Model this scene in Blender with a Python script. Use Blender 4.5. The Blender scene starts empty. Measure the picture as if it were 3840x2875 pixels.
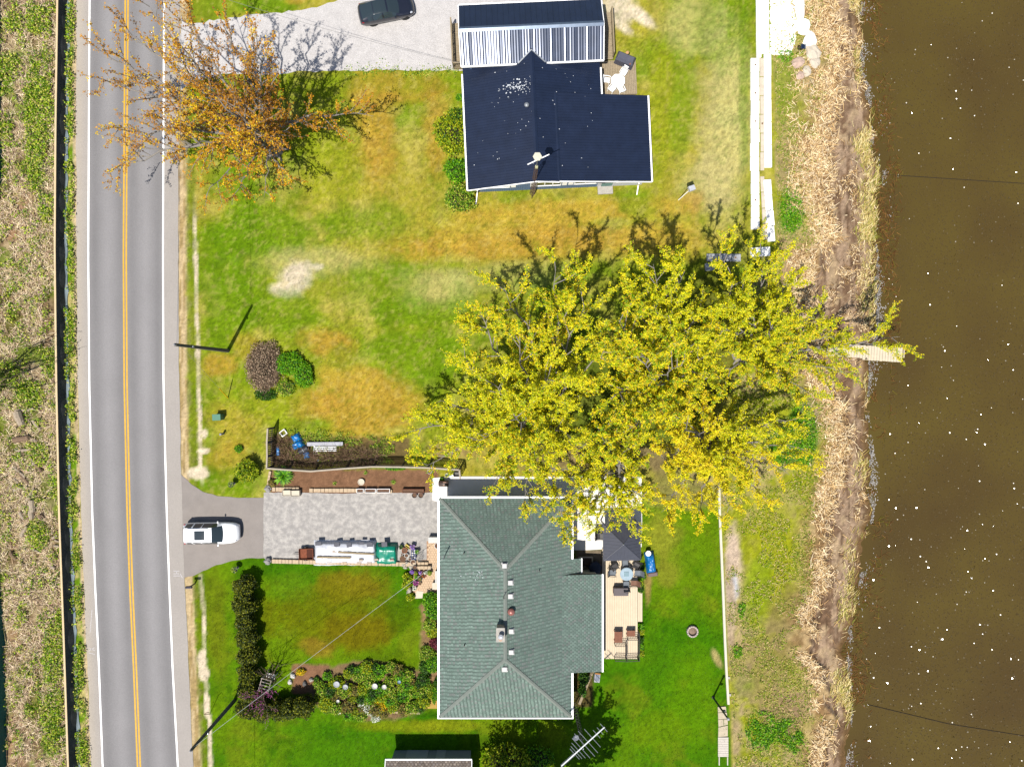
import bpy, bmesh, math, random
import numpy as np
from mathutils import Vector, Matrix

# ------------------------------------------------------------------ camera, sky, sun, exposure
SC = bpy.context.scene
COL = SC.collection
H = 61.0          # flying height of the camera over the lawn, metres
F = 2560.0        # focal length in photograph pixels (24 mm on a 36 mm frame)
cam_d = bpy.data.cameras.new('camera')
cam_d.sensor_fit = 'HORIZONTAL'; cam_d.sensor_width = 36.0; cam_d.lens = 24.0
cam_d.clip_start = 0.5; cam_d.clip_end = 9000.0
cam = bpy.data.objects.new('camera', cam_d); COL.objects.link(cam)
cam.location = (0, 0, H); cam.rotation_euler = (0, 0, 0)
SC.camera = cam

SUNV = Vector((0.223, 0.42, -1.0))                 # way the light travels (from the pole's shadow)
EL = math.atan(1.0 / math.hypot(SUNV.x, SUNV.y))
AZ = math.atan2(-SUNV.x, -SUNV.y)
W = bpy.data.worlds.new('World'); SC.world = W; W.use_nodes = True
wn = W.node_tree.nodes; wl = W.node_tree.links
sky = wn.new('ShaderNodeTexSky'); sky.sky_type = 'NISHITA'; sky.sun_disc = False
sky.sun_elevation = EL; sky.sun_rotation = AZ % (2 * math.pi)
bg = wn['Background']; bg.inputs['Strength'].default_value = 0.075
wl.new(sky.outputs[0], bg.inputs[0])
sd = bpy.data.lights.new('sun', 'SUN'); sd.energy = 4.2; sd.angle = math.radians(0.53); sd.color = (1.0, 0.955, 0.88)
so = bpy.data.objects.new('sun', sd); COL.objects.link(so); so.location = (-20, -40, 90)
so.rotation_euler = SUNV.to_track_quat('-Z', 'Y').to_euler()
vs = SC.view_settings
vs.view_transform = 'Standard'; vs.look = 'None'; vs.gamma = 1.0; vs.use_curve_mapping = False
vs.exposure = 0.80
SC.cycles.max_bounces = 6; SC.cycles.diffuse_bounces = 2; SC.cycles.glossy_bounces = 3
SC.cycles.transmission_bounces = 4; SC.cycles.transparent_max_bounces = 6
SC.cycles.use_denoising = True

# ------------------------------------------------------------------ helpers
GAIN = 2.05
def at(px, py, z=0.0):
    k = (H - z) / F
    return Vector(((px - 1920.0) * k, (1437.5 - py) * k, z))
def P2(px, py, z=0.0):
    v = at(px, py, z); return (v.x, v.y)
M1 = H / F                                            # metres per photograph pixel on the lawn
def lin(v):
    v = v / 255.0
    return v / 12.92 if v <= 0.04045 else ((v + 0.055) / 1.055) ** 2.4
def c(r, g, b, k=1.0):
    """surface colour that shows as this 8-bit colour in full sun"""
    return (min(lin(r) / GAIN * k, .85), min(lin(g) / GAIN * k, .85), min(lin(b) / GAIN * k, .85))

def hash01(ix, iy, seed):
    h = (ix.astype(np.int64) * 374761393 + iy.astype(np.int64) * 668265263 + seed * 1442695041) & 0xffffffff
    h = ((h ^ (h >> 13)) * 1274126177) & 0xffffffff
    h = (h ^ (h >> 16)) & 0xffffffff
    return (h & 0xffffff) / float(0x1000000)
def vnoise(x, y, seed=0):
    x = np.asarray(x, float); y = np.asarray(y, float)
    ix = np.floor(x); iy = np.floor(y); fx = x - ix; fy = y - iy
    fx = fx * fx * (3 - 2 * fx); fy = fy * fy * (3 - 2 * fy)
    a = hash01(ix, iy, seed); b = hash01(ix + 1, iy, seed); d = hash01(ix, iy + 1, seed); e = hash01(ix + 1, iy + 1, seed)
    return (a * (1 - fx) + b * fx) * (1 - fy) + (d * (1 - fx) + e * fx) * fy
def fbm(x, y, seed=0, oc=4):
    s = 0; a = .5; t = 0
    for i in range(oc):
        s = s + a * vnoise(x * 2 ** i + i * 17.3, y * 2 ** i - i * 9.1, seed + i); t += a; a *= .55
    return s / t
def sstep(a, b, x):
    t = np.clip((x - a) / (b - a), 0, 1); return t * t * (3 - 2 * t)

MATS = {}
def mat(name, col, rough=.8, var=.18, scale=2.0, bump=0.0, bscale=30.0, metal=0.0, spec=.3, attr=None,
        coat=0.0, transl=0.0, detail=4.0, fine=0.0, alpha=1.0, col2=None, tr=0.0):
    if name in MATS: return MATS[name]
    m = bpy.data.materials.new(name); m.use_nodes = True
    nt = m.node_tree; N = nt.nodes; L = nt.links
    bs = N['Principled BSDF']
    bs.inputs['Roughness'].default_value = rough
    bs.inputs['Metallic'].default_value = metal
    bs.inputs['Specular IOR Level'].default_value = spec
    bs.inputs['Coat Weight'].default_value = coat
    geo = N.new('ShaderNodeNewGeometry')
    if attr:
        a = N.new('ShaderNodeAttribute'); a.attribute_name = attr; basec = a.outputs['Color']
    else:
        rgb = N.new('ShaderNodeRGB'); rgb.outputs[0].default_value = (*col, 1); basec = rgb.outputs[0]
    cur = basec
    if var > 0 or col2:
        nz = N.new('ShaderNodeTexNoise'); nz.inputs['Scale'].default_value = scale; nz.inputs['Detail'].default_value = detail
        nz.inputs['Roughness'].default_value = .62
        L.new(geo.outputs['Position'], nz.inputs['Vector'])
        if col2:
            cr = N.new('ShaderNodeValToRGB'); cr.color_ramp.elements[0].position = .42; cr.color_ramp.elements[1].position = .62
            L.new(nz.outputs['Fac'], cr.inputs[0])
            mx = N.new('ShaderNodeMix'); mx.data_type = 'RGBA'
            L.new(cr.outputs[0], mx.inputs[0]); L.new(cur, mx.inputs[6]); mx.inputs[7].default_value = (*col2, 1)
            cur = mx.outputs[2]
        if var > 0:
            mr = N.new('ShaderNodeMapRange'); mr.inputs[1].default_value = .25; mr.inputs[2].default_value = .75
            mr.inputs[3].default_value = 1 - var; mr.inputs[4].default_value = 1 + var
            L.new(nz.outputs['Fac'], mr.inputs[0])
            mul = N.new('ShaderNodeVectorMath'); mul.operation = 'SCALE'
            L.new(cur, mul.inputs[0]); L.new(mr.outputs[0], mul.inputs['Scale']); cur = mul.outputs[0]
    if fine > 0:
        n2 = N.new('ShaderNodeTexNoise'); n2.inputs['Scale'].default_value = bscale; n2.inputs['Detail'].default_value = 3
        L.new(geo.outputs['Position'], n2.inputs['Vector'])
        m2 = N.new('ShaderNodeMapRange'); m2.inputs[1].default_value = .3; m2.inputs[2].default_value = .7
        m2.inputs[3].default_value = 1 - fine; m2.inputs[4].default_value = 1 + fine
        L.new(n2.outputs['Fac'], m2.inputs[0])
        mu2 = N.new('ShaderNodeVectorMath'); mu2.operation = 'SCALE'
        L.new(cur, mu2.inputs[0]); L.new(m2.outputs[0], mu2.inputs['Scale']); cur = mu2.outputs[0]
    L.new(cur, bs.inputs['Base Color'])
    if bump > 0:
        n3 = N.new('ShaderNodeTexNoise'); n3.inputs['Scale'].default_value = bscale; n3.inputs['Detail'].default_value = 4
        L.new(geo.outputs['Position'], n3.inputs['Vector'])
        bp = N.new('ShaderNodeBump'); bp.inputs['Strength'].default_value = bump; bp.inputs['Distance'].default_value = .05
        L.new(n3.outputs['Fac'], bp.inputs['Height']); L.new(bp.outputs[0], bs.inputs['Normal'])
    if transl > 0:
        tb = N.new('ShaderNodeBsdfTranslucent'); L.new(cur, tb.inputs['Color'])
        ms = N.new('ShaderNodeMixShader'); ms.inputs[0].default_value = transl
        L.new(bs.outputs[0], ms.inputs[1]); L.new(tb.outputs[0], ms.inputs[2])
        L.new(ms.outputs[0], N['Material Output'].inputs[0])
    if tr > 0:
        bs.inputs['Transmission Weight'].default_value = tr
    if alpha < 1:
        bs.inputs['Alpha'].default_value = alpha
    MATS[name] = m
    return m

def chamf(cx, cy, cz, sx, sy, sz, b):
    """vertices and faces of a box with chamfered upright and upper edges"""
    hx, hy = sx / 2, sy / 2
    def ring(x, y, bb): return [(-x + bb, -y), (x - bb, -y), (x, -y + bb), (x, y - bb), (x - bb, y), (-x + bb, y), (-x, y - bb), (-x, -y + bb)]
    vs_ = []
    for (z, s, bb) in ((cz - sz / 2, 0, b), (cz + sz / 2 - b, 0, b), (cz + sz / 2, b, b * .6)):
        for (x, y) in ring(hx - s, hy - s, bb): vs_.append((cx + x, cy + y, z))
    fs = []
    for k in (0, 8):
        for i in range(8):
            j = (i + 1) % 8; fs.append((k + i, k + j, k + 8 + j, k + 8 + i))
    fs.append(tuple(range(16, 24))); fs.append(tuple(reversed(range(0, 8))))
    return vs_, fs

class MB:
    def __init__(s): s.v = []; s.f = []
    def add(s, vs_, fs, R=None):
        o = len(s.v)
        if R is not None: vs_ = [tuple(R @ Vector(v)) for v in vs_]
        s.v += [tuple(v) for v in vs_]; s.f += [tuple(i + o for i in f) for f in fs]
        return s
    def box(s, cx, cy, cz, sx, sy, sz, rz=0, R=None, cham=0):
        if cham: vs_, fs = chamf(0, 0, 0, sx, sy, sz, cham)
        else:
            x, y, z = sx / 2, sy / 2, sz / 2
            vs_ = [(-x, -y, -z), (x, -y, -z), (x, y, -z), (-x, y, -z), (-x, -y, z), (x, -y, z), (x, y, z), (-x, y, z)]
            fs = [(0, 3, 2, 1), (4, 5, 6, 7), (0, 1, 5, 4), (1, 2, 6, 5), (2, 3, 7, 6), (3, 0, 4, 7)]
        Mx = Matrix.Translation((cx, cy, cz)) @ (R.to_4x4() if R is not None else Matrix.Rotation(rz, 4, 'Z'))
        return s.add(vs_, fs, Mx)
    def bar(s, a, b, w, h, up=(0, 0, 1)):
        a = Vector(a); b = Vector(b); d = b - a; L_ = d.length
        if L_ < 1e-6: return s
        x = d.normalized(); u = Vector(up)
        if abs(x.dot(u)) > .98: u = Vector((1, 0, 0))
        y = u.cross(x).normalized(); z = x.cross(y)
        R = Matrix((x, y, z)).transposed()
        m = (a + b) / 2
        return s.box(m.x, m.y, m.z, L_, w, h, R=R)
    def prism(s, pts, z0, z1):
        n = len(pts)
        vs_ = [(p[0], p[1], z0) for p in pts] + [(p[0], p[1], z1) for p in pts]
        fs = [tuple(range(n, 2 * n)), tuple(reversed(range(n)))]
        for i in range(n): j = (i + 1) % n; fs.append((i, j, n + j, n + i))
        return s.add(vs_, fs)
    def tube(s, pts, r, n=6, cap=True):
        pts = [Vector(p) for p in pts]
        if not hasattr(r, '__len__'): r = [r] * len(pts)
        o = len(s.v); prev = None
        for i, p in enumerate(pts):
            a = pts[max(i - 1, 0)]; b = pts[min(i + 1, len(pts) - 1)]
            d = (b - a).normalized() if (b - a).length > 1e-9 else Vector((0, 0, 1))
            if prev is None:
                u = Vector((0, 0, 1)) if abs(d.z) < .9 else Vector((1, 0, 0))
            else: u = prev
            x = (u - d * u.dot(d)).normalized(); y = d.cross(x); prev = x
            for k in range(n):
                t = 2 * math.pi * k / n
                s.v.append(tuple(p + (x * math.cos(t) + y * math.sin(t)) * r[i]))
        for i in range(len(pts) - 1):
            for k in range(n):
                k2 = (k + 1) % n
                s.f.append((o + i * n + k, o + i * n + k2, o + (i + 1) * n + k2, o + (i + 1) * n + k))
        if cap:
            s.f.append(tuple(o + k for k in reversed(range(n))))
            s.f.append(tuple(o + (len(pts) - 1) * n + k for k in range(n)))
        return s
    def lathe(s, prof, cx=0, cy=0, cz=0, n=16, sx=1, sy=1):
        o = len(s.v)
        for (r, z) in prof:
            for k in range(n):
                t = 2 * math.pi * k / n
                s.v.append((cx + r * sx * math.cos(t), cy + r * sy * math.sin(t), cz + z))
        m = len(prof)
        for i in range(m - 1):
            for k in range(n):
                k2 = (k + 1) % n
                s.f.append((o + i * n + k, o + i * n + k2, o + (i + 1) * n + k2, o + (i + 1) * n + k))
        s.f.append(tuple(o + k for k in reversed(range(n))))
        s.f.append(tuple(o + (m - 1) * n + k for k in range(n)))
        return s
    def blob(s, cx, cy, cz, rx, ry, rz_, seed=0, lump=.15, nu=12, nv=7):
        rg = random.Random(seed); ph = [rg.uniform(0, 6.28) for _ in range(4)]
        def rr(t, p): return 1 + lump * (math.sin(3 * t + ph[0]) * math.sin(2 * p + ph[1]) + .6 * math.sin(5 * t + ph[2]) * math.cos(3 * p + ph[3]))
        o = len(s.v)
        s.v.append((cx, cy, cz - rz_))
        for j in range(1, nv):
            p = -math.pi / 2 + math.pi * j / nv
            for i in range(nu):
                t = 2 * math.pi * i / nu; k = rr(t, p)
                s.v.append((cx + rx * k * math.cos(p) * math.cos(t), cy + ry * k * math.cos(p) * math.sin(t), cz + rz_ * k * math.sin(p)))
        s.v.append((cx, cy, cz + rz_)); last = len(s.v) - 1
        for i in range(nu):
            i2 = (i + 1) % nu
            s.f.append((o, o + 1 + i2, o + 1 + i)); s.f.append((last, last - nu + i, last - nu + i2))
        for j in range(nv - 2):
            for i in range(nu):
                i2 = (i + 1) % nu; a = o + 1 + j * nu
                s.f.append((a + i, a + i2, a + nu + i2, a + nu + i))
        return s
    def mesh(s, name, smooth=False):
        me = bpy.data.meshes.new(name); me.from_pydata(s.v, [], s.f); me.update()
        if smooth: me.shade_smooth()
        return me
    def build(s, name, m, parent=None, loc=None, rz=0, smooth=False):
        return obj(name, s.mesh(name, smooth), m, parent, loc, rz)

def obj(name, me, m=None, parent=None, loc=None, rz=0):
    o = bpy.data.objects.new(name, me); COL.objects.link(o)
    if m is not None and me is not None and len(me.materials) == 0: me.materials.append(m)
    if parent is not None: o.parent = parent
    if loc is not None: o.location = loc
    if rz: o.rotation_euler = (0, 0, rz)
    return o
def tag(o, label, cat, group=None):
    o['label'] = label; o['category'] = cat
    if group: o['group'] = group
    return o
def struct(o, label=None):
    o['kind'] = 'structure'
    if label: o['label'] = label
    return o
def stuff(o): o['kind'] = 'stuff'; return o
def thing(name, label, cat, loc=(0, 0, 0), rz=0, group=None):
    o = bpy.data.objects.new(name, None); COL.objects.link(o); o.empty_display_size = .3
    o.location = loc; o.rotation_euler = (0, 0, rz)
    return tag(o, label, cat, group)
def kids(o): return KIDS.get(o.name, [])
def copy_tree(root, loc, rz=0, label=None, scale=None, group=None, s_children=None):
    def cp(o, par):
        q = o.copy(); COL.objects.link(q)
        if par is not None: q.parent = par
        for ch in list(o.children): cp(ch, q)
        return q
    q = cp(root, None); q.location = loc; q.rotation_euler = (0, 0, rz)
    if label: q['label'] = label
    if group: q['group'] = group
    if scale is not None: q.scale = (scale, scale, scale) if not hasattr(scale, '__len__') else scale
    return q
def mesh_np(name, V, Fq, col=None, smooth=False, n=4):
    """mesh from numpy arrays: V (k,3), Fq (m,n)"""
    me = bpy.data.meshes.new(name)
    V = np.ascontiguousarray(V, np.float32); Fq = np.ascontiguousarray(Fq, np.int32)
    me.vertices.add(len(V)); me.vertices.foreach_set('co', V.ravel())
    me.loops.add(Fq.size); me.loops.foreach_set('vertex_index', Fq.ravel())
    me.polygons.add(len(Fq)); me.polygons.foreach_set('loop_start', np.arange(0, Fq.size, n, dtype=np.int32))
    me.polygons.foreach_set('loop_total', np.full(len(Fq), n, np.int32))
    me.update(calc_edges=True)
    if col is not None:
        at_ = me.color_attributes.new('col', 'FLOAT_COLOR', 'POINT')
        C4 = np.ones((len(V), 4), np.float32); C4[:, :3] = col
        at_.data.foreach_set('color', C4.ravel())
    if smooth: me.polygons.foreach_set('use_smooth', np.ones(len(Fq), bool))
    return me
def ipl(tab):
    """function of photograph row -> photograph column along a traced line"""
    ys = np.array([t[0] for t in tab], float); xs = np.array([t[1] for t in tab], float)
    return lambda y: np.interp(y, ys, xs)
# ------------------------------------------------------------------ terrain
BANK = ipl([(-400,3110),(0,3125),(250,3150),(420,3120),(600,3085),(900,3110),(1080,3040),(1300,3045),(1480,3140),(1700,3185),(1850,3130),(2000,3105),(2200,3090),(2300,3040),(2500,3055),(2600,3085),(2720,3110),(2875,3090),(3300,3080)])
SHORE = ipl([(-400,3200),(0,3213),(300,3235),(450,3262),(600,3275),(650,3302),(720,3290),(960,3285),(1300,3270),(1500,3250),(1700,3258),(1900,3262),(2000,3250),(2100,3225),(2300,3197),(2450,3162),(2560,3190),(2650,3196),(2760,3180),(2875,3165),(3300,3150)])
WALLX = ipl([(-400,2885),(0,2885),(210,2892),(940,2905),(990,2880),(1100,2780),(1850,2697),(1930,2700),(2300,2716),(2650,2734),(2875,2742),(3300,2750)])
WZ = -1.0                                             # water level
def shore_X(Y):
    k = (H - WZ) / F
    py = 1437.5 - Y / k
    return (SHORE(py) - 1920) * k + (fbm(Y * .7, Y * 0 + 3, 5, 3) - .5) * 1.1
def bank_X(Y):
    k = (H + .3) / F
    py = 1437.5 - Y / k
    return (BANK(py) - 1920) * k + (fbm(Y * .9, Y * 0 + 8, 6, 3) - .5) * 1.6
def wall_X(Y): return (WALLX(1437.5 - Y / M1) - 1920) * M1
def tz(X, Y):
    """height of the ground"""
    X = np.asarray(X, float); Y = np.asarray(Y, float)
    xw = shore_X(Y); xb = np.minimum(bank_X(Y), xw - 1.0); xr = wall_X(Y)
    z = np.zeros(np.broadcast(X, Y).shape)
    t = np.clip((X - xr) / np.maximum(xb - xr, .5), 0, 1)
    z = np.where(X > xr, -.32 * sstep(.0, 1.0, t) + .05 * (fbm(X * .8, Y * .8, 21, 3) - .5) * np.clip((X - xr), 0, 1), z)
    t2 = np.clip((X - xb) / .7, 0, 1)
    z = np.where(X > xb, -.32 - .38 * sstep(0, 1, t2) - .30 * np.clip((X - xb) / np.maximum(xw - xb, .5), 0, 1) + .07 * (fbm(X * 1.3, Y * .8, 31, 3) - .5), z)
    z = np.where(X > xw, np.maximum(WZ - .10 * (X - xw), -4.0), z)
    left = sstep(-39.5, -44, X) * .35 * (fbm(X * .35, Y * .35, 41, 3) - .35)
    return z + left
def tzf(X, Y): return float(tz(np.array([X]), np.array([Y]))[0])

def axis(lo, hi, st, far):
    mid = np.arange(lo, hi + 1e-6, st)
    g = []; d = 2.0; p = 0
    while p < far: p += d; g.append(p); d *= 1.8
    g = np.array(g)
    return np.concatenate([(lo - g)[::-1], mid, hi + g])
gx = axis(-48, 37, .17, 3000); gy = axis(-37.5, 37.5, .17, 3000)
GX, GY = np.meshgrid(gx, gy); X = GX.ravel(); Y = GY.ravel()
Z = tz(X, Y)
px = 1920 + X / M1; py = 1437.5 - Y / M1
n1 = fbm(X * .12, Y * .12, 1); n2 = fbm(X * .45, Y * .45, 2); n3 = fbm(X * 1.7, Y * 1.7, 3); n4 = vnoise(X * 6, Y * 6, 4)
n5 = fbm(X * .9, Y * .9, 77)
def C(r, g, b): return np.array(c(r, g, b))
def mixc(A, B, t): return A * (1 - t)[:, None] + B * t[:, None]
def blob(cx, cy, rx, ry, ang=0, warp=.55, soft=.5, seed=9):
    a = math.radians(ang); dx = px - cx; dy = py - cy
    u = (dx * math.cos(a) + dy * math.sin(a)) / rx; v = (-dx * math.sin(a) + dy * math.cos(a)) / ry
    d = np.sqrt(u * u + v * v) + warp * (n2 - .5) * 1.6 + warp * .8 * (n3 - .5)
    return 1 - sstep(1 - soft, 1 + soft * .4, d)
one = np.ones(len(X))
# north lawn
col = mixc(C(182,172,58)[None] * one[:, None], C(148,164,32)[None] * one[:, None], sstep(.35, .65, n1))
col = mixc(col, C(206,190,96), sstep(.50, .74, n2) * .5)
col = mixc(col, C(112,150,16), sstep(.52, .76, fbm(X * .3, Y * .3, 12)) * .6)
ORANGE = C(206,160,62); GREEN = C(110,152,12); PALE = C(218,204,136); BARE = C(246,228,196); LIME = C(168,176,36); GOLD = C(210,176,66)
for (cx, cy, rx, ry, an, K, s) in [
    (1400,430,110,260,0,ORANGE,.75),(1640,470,60,200,0,ORANGE,.6),(1530,330,150,60,0,ORANGE,.5),(1480,300,300,50,0,GREEN,.3),
    (1250,600,120,250,0,LIME,.6),(1020,880,240,130,0,GREEN,.75),(1350,830,180,90,0,GREEN,.55),(900,700,120,120,0,GREEN,.7),
    (2000,910,560,70,-3,ORANGE,.8),(2200,790,480,50,-3,GOLD,.85),(2480,900,280,80,0,GOLD,.7),(1800,860,200,90,0,GOLD,.6),
    (1180,980,260,60,0,PALE,.5),(1108,1035,62,75,20,BARE,1.15),(1060,1085,50,30,0,BARE,.9),(1190,1000,25,14,0,BARE,.9),
    (1900,1040,260,60,-4,PALE,.4),(1640,1080,160,90,0,PALE,.5),(1380,1080,260,110,0,GREEN,.4),(1560,1170,260,60,0,GREEN,.55),
    (1500,1300,330,60,-8,GREEN,.6),(1560,1390,280,50,-8,GREEN,.55),(860,1150,110,260,0,GREEN,.65),(1060,1180,160,90,0,GREEN,.6),
    (1240,1290,130,60,20,ORANGE,.75),(820,1370,70,50,0,ORANGE,.7),(1390,1530,210,150,0,ORANGE,.75),(1180,1520,90,60,0,ORANGE,.6),
    (1320,1420,130,80,30,GOLD,.7),(880,1620,130,120,0,GOLD,.5),(860,1730,110,90,0,ORANGE,.45),(760,1800,60,60,0,GREEN,.7),(1290,1340,70,50,0,GREEN,.5),
    (900,1800,150,60,0,GREEN,.6),(1000,1500,130,90,0,LIME,.6),(930,1300,60,60,0,ORANGE,.45),
    (2470,420,60,330,2,LIME,.8),(2560,400,50,300,2,GREEN,.5),(2720,480,110,420,2,PALE,.75),(2600,90,150,110,0,PALE,.5),(2700,120,90,160,0,GREEN,.4),
    (2650,700,120,120,0,PALE,.6),(2590,760,60,60,0,ORANGE,.6),(2380,760,90,60,30,GREEN,.6),(2790,300,22,400,0,GREEN,.5),
    (2330,40,60,60,0,BARE,.9),(2400,60,80,26,35,BARE,1.0),(2330,95,50,18,40,BARE,.9),(2290,20,40,60,0,BARE,.8),
    (2100,1150,500,200,0,GREEN,.4),(800,30,90,60,0,GREEN,.6),(1000,15,140,40,0,GREEN,.8),(1110,0,40,18,0,ORANGE,.6)]:
    col = mixc(col, K, np.clip(blob(cx, cy, rx, ry, an) * s, 0, 1))
n6 = vnoise(X * 3.1, Y * 3.1, 44) * .6 + vnoise(X * 5.7, Y * 5.7, 45) * .4
col = mixc(col, C(212,196,112), sstep(.55, .78, n6) * .30)
col = mixc(col, C(92,128,10), sstep(.55, .78, 1 - n6) * .32)
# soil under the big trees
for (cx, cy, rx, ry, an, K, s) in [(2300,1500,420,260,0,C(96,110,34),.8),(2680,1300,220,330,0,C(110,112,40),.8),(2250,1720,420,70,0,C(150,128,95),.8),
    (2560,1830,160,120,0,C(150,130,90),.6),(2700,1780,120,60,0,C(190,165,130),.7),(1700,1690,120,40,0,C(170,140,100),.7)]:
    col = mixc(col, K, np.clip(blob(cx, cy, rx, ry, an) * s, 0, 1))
# mower stripes, faint
col = col * (1 + .05 * np.sin(px / 27.0 + 2 * n2))[:, None]
# south lawn: lusher
ms = sstep(1880, 1925, py + 30 * (n3 - .5)) * sstep(690, 720, px) * (1 - sstep(-6, 10, px - WALLX(py)))
sl = mixc(C(78,132,4)[None] * one[:, None], C(110,146,10)[None] * one[:, None], sstep(.35, .65, n1))
sl = mixc(sl, C(128,138,24), sstep(.55, .75, n2) * .5)
sl = mixc(sl, C(150,150,40), sstep(.6, .8, n6) * .3) if False else sl
sl = mixc(sl, C(46,104,0), sstep(.52, .75, fbm(X * .5, Y * .5, 14)) * .6)
for (cx, cy, rx, ry, an, K, s) in [(1330,2200,170,80,0,C(140,122,22),.8),(1250,2320,300,130,0,C(118,118,8),.75),(1190,2430,70,40,20,C(160,128,40),.7),(1350,2360,140,80,0,C(128,110,12),.6),(1500,2300,60,90,0,C(70,104,2),.6),
    (1100,2200,80,60,0,C(110,140,20),.5),(1450,2480,140,60,0,C(86,112,4),.5),(800,2300,60,200,0,C(122,134,20),.6),(820,2420,40,180,0,C(120,130,18),.5),
    (830,2700,60,120,0,C(120,150,8),.5),(1500,2720,220,26,0,C(140,150,20),.7),(1700,2720,150,30,0,C(150,158,25),.7),(1250,2740,120,40,0,C(60,120,0),.4),
    (2480,2010,80,110,0,C(160,160,50),.75),(2500,2140,60,60,0,C(150,150,45),.7),(2560,2080,60,60,0,C(120,150,20),.5),(2590,2330,90,120,0,C(60,125,0),.5),
    (2600,2640,110,200,0,C(110,155,6),.6),(2690,2470,14,40,-25,C(190,175,110),1.0),(2575,2220,22,26,0,C(120,140,30),.7),(2480,2750,100,100,0,C(120,150,10),.5),
    (2430,2190,14,90,0,C(180,150,90),.8)]:
    sl = mixc(sl, K, np.clip(blob(cx, cy, rx, ry, an) * s, 0, 1))
col = mixc(col, sl, ms)
# beds of bare soil
def rectm(x0, y0, x1, y1, f=6, wob=8):
    w = wob * (n3 - .5) * 2
    return sstep(x0 - f, x0 + f, px + w) * (1 - sstep(x1 - f, x1 + f, px + w)) * sstep(y0 - f, y0 + f, py + w) * (1 - sstep(y1 - f, y1 + f, py + w))
SOIL = C(150,112,84)
for r_ in [(1012,1760,1645,1862),(1095,2490,1235,2600)]: col = mixc(col, SOIL, rectm(*r_))
col = mixc(col, C(150,124,90), np.clip(blob(1400,2590,250,112,2,warp=.2,soft=.12) * 1.2, 0, 1))
col = mixc(col, C(165,128,96), np.clip(rectm(1578,2260,1665,2560,8,14) * .9, 0, 1))
col = mixc(col, C(120,95,68), np.clip(rectm(1020,1640,1540,1752,10,12) * .85, 0, 1))
col = mixc(col, C(100,80,50), np.clip(rectm(2150,2520,2225,2650,6,6) * .9, 0, 1))
col = mixc(col, C(150,134,112), np.clip(rectm(2160,2060,2275,2160,4,2), 0, 1))
# shore strip east of the retaining walls
wx = WALLX(py); me_ = sstep(0, 14, px - wx)
sg = mixc(C(196,176,122)[None] * one[:, None], C(160,166,38)[None] * one[:, None], sstep(.38, .6, n2 * .6 + n3 * .4))
for (cx, cy, rx, ry, an, K, s) in [(2960,470,60,260,0,C(165,160,80),.6),(2945,330,50,120,0,C(150,165,50),.7),(2970,780,55,100,10,C(84,150,10),.9),(2960,1000,90,110,0,C(190,160,120),1.0),(3000,620,90,140,0,C(170,150,105),.7),
    (3010,1630,70,140,0,C(60,140,10),1.0),(2930,1660,60,90,0,C(70,140,10),.8),(3040,1560,60,60,0,C(190,165,140),.7),(2750,2080,40,160,0,C(222,198,172),1.0),(2742,2200,30,60,0,C(200,205,215),.9),(2730,2300,30,200,0,C(205,180,150),.9),
    (2900,2100,120,260,0,C(170,174,26),.8),(2960,2350,100,220,0,C(140,120,80),.6),(2800,2560,60,60,0,C(120,150,30),.7),(2870,2550,90,200,0,C(165,145,95),.7),(2780,2500,60,120,0,C(180,155,115),.6),(2850,2200,60,160,8,C(140,166,20),.7),
    (2755,2750,40,120,0,C(190,165,130),.7),(2960,2680,120,100,0,C(165,135,105),.8),(2940,100,55,110,0,C(196,176,140),.9)]:
    sg = mixc(sg, K, np.clip(blob(cx, cy, rx, ry, an) * s, 0, 1))
col = mixc(col, sg, me_)
# straw fringe, mud bank, beach
xb = bank_X(Y); xw = shore_X(Y)
fr = sstep(-3.2, -.4, X - xb + 1.6 * (n3 - .5)) * me_
col = mixc(col, mixc(C(206,176,128)[None] * one[:, None], C(160,126,86)[None] * one[:, None], sstep(.4, .65, n5)), fr)
mud = mixc(C(186,158,130)[None] * one[:, None], C(136,108,84)[None] * one[:, None], sstep(.38, .64, fbm(X * 2.6, Y * .6, 55, 5)))
mud = mixc(mud, C(98,76,56), sstep(.60, .74, fbm(X * 3.4, Y * .45, 57, 4)) * .8)
mud = mixc(mud, C(206,178,140), sstep(.58, .70, fbm(X * 1.1, Y * .9, 58, 5)) * .8)
col = mixc(col, mud, sstep(-.1, .35, X - np.minimum(xb, xw - 1)) * me_)
col = mixc(col, C(128,100,66), sstep(-.9, -.2, X - xw) * me_)
col = mixc(col, C(80,56,34), sstep(-.1, .8, X - xw) * me_)
# verges of the road
RE = ipl([(-400,676),(0,675),(500,670),(960,668),(1440,672),(1780,680),(2140,690),(2500,708),(2875,724),(3300,745)])      # east edge of the asphalt
RW = ipl([(-400,288),(0,287),(480,285),(960,287),(1440,291),(1920,303),(2200,315),(2500,328),(2875,342),(3300,362)])       # west edge
dx = px - RE(py)
sand = C(222,196,150); sand2 = C(190,164,112)
vs1 = (1 - sstep(30, 48, dx + 22 * (n3 - .5) * 2)) * sstep(-6, 0, dx)
col = mixc(col, mixc(sand[None] * one[:, None], sand2[None] * one[:, None], sstep(.45, .62, vnoise(px / 5.0, py / 60.0, 8))), vs1)
gl = (1 - sstep(10, 22, np.abs(dx - 46) + 14 * (n3 - .5))) * (py > 0)
col = mixc(col, C(120,140,22), gl * .7)
pl = ipl([(-400,730),(600,728),(960,733),(1300,742),(1560,748),(1750,752),(1900,770),(2140,750),(2300,765),(2500,768),(2700,786),(2875,790),(3300,800)])
gap = sstep(.36, .5, vnoise(py / 60.0, py * 0, 71))
pw = (1 - sstep(4, 10, np.abs(px - pl(py)) + 9 * (n3 - .5))) * sstep(700, 900, py) * (1 - sstep(1790, 1830, py) * (1 - sstep(2140, 2165, py)))
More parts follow.
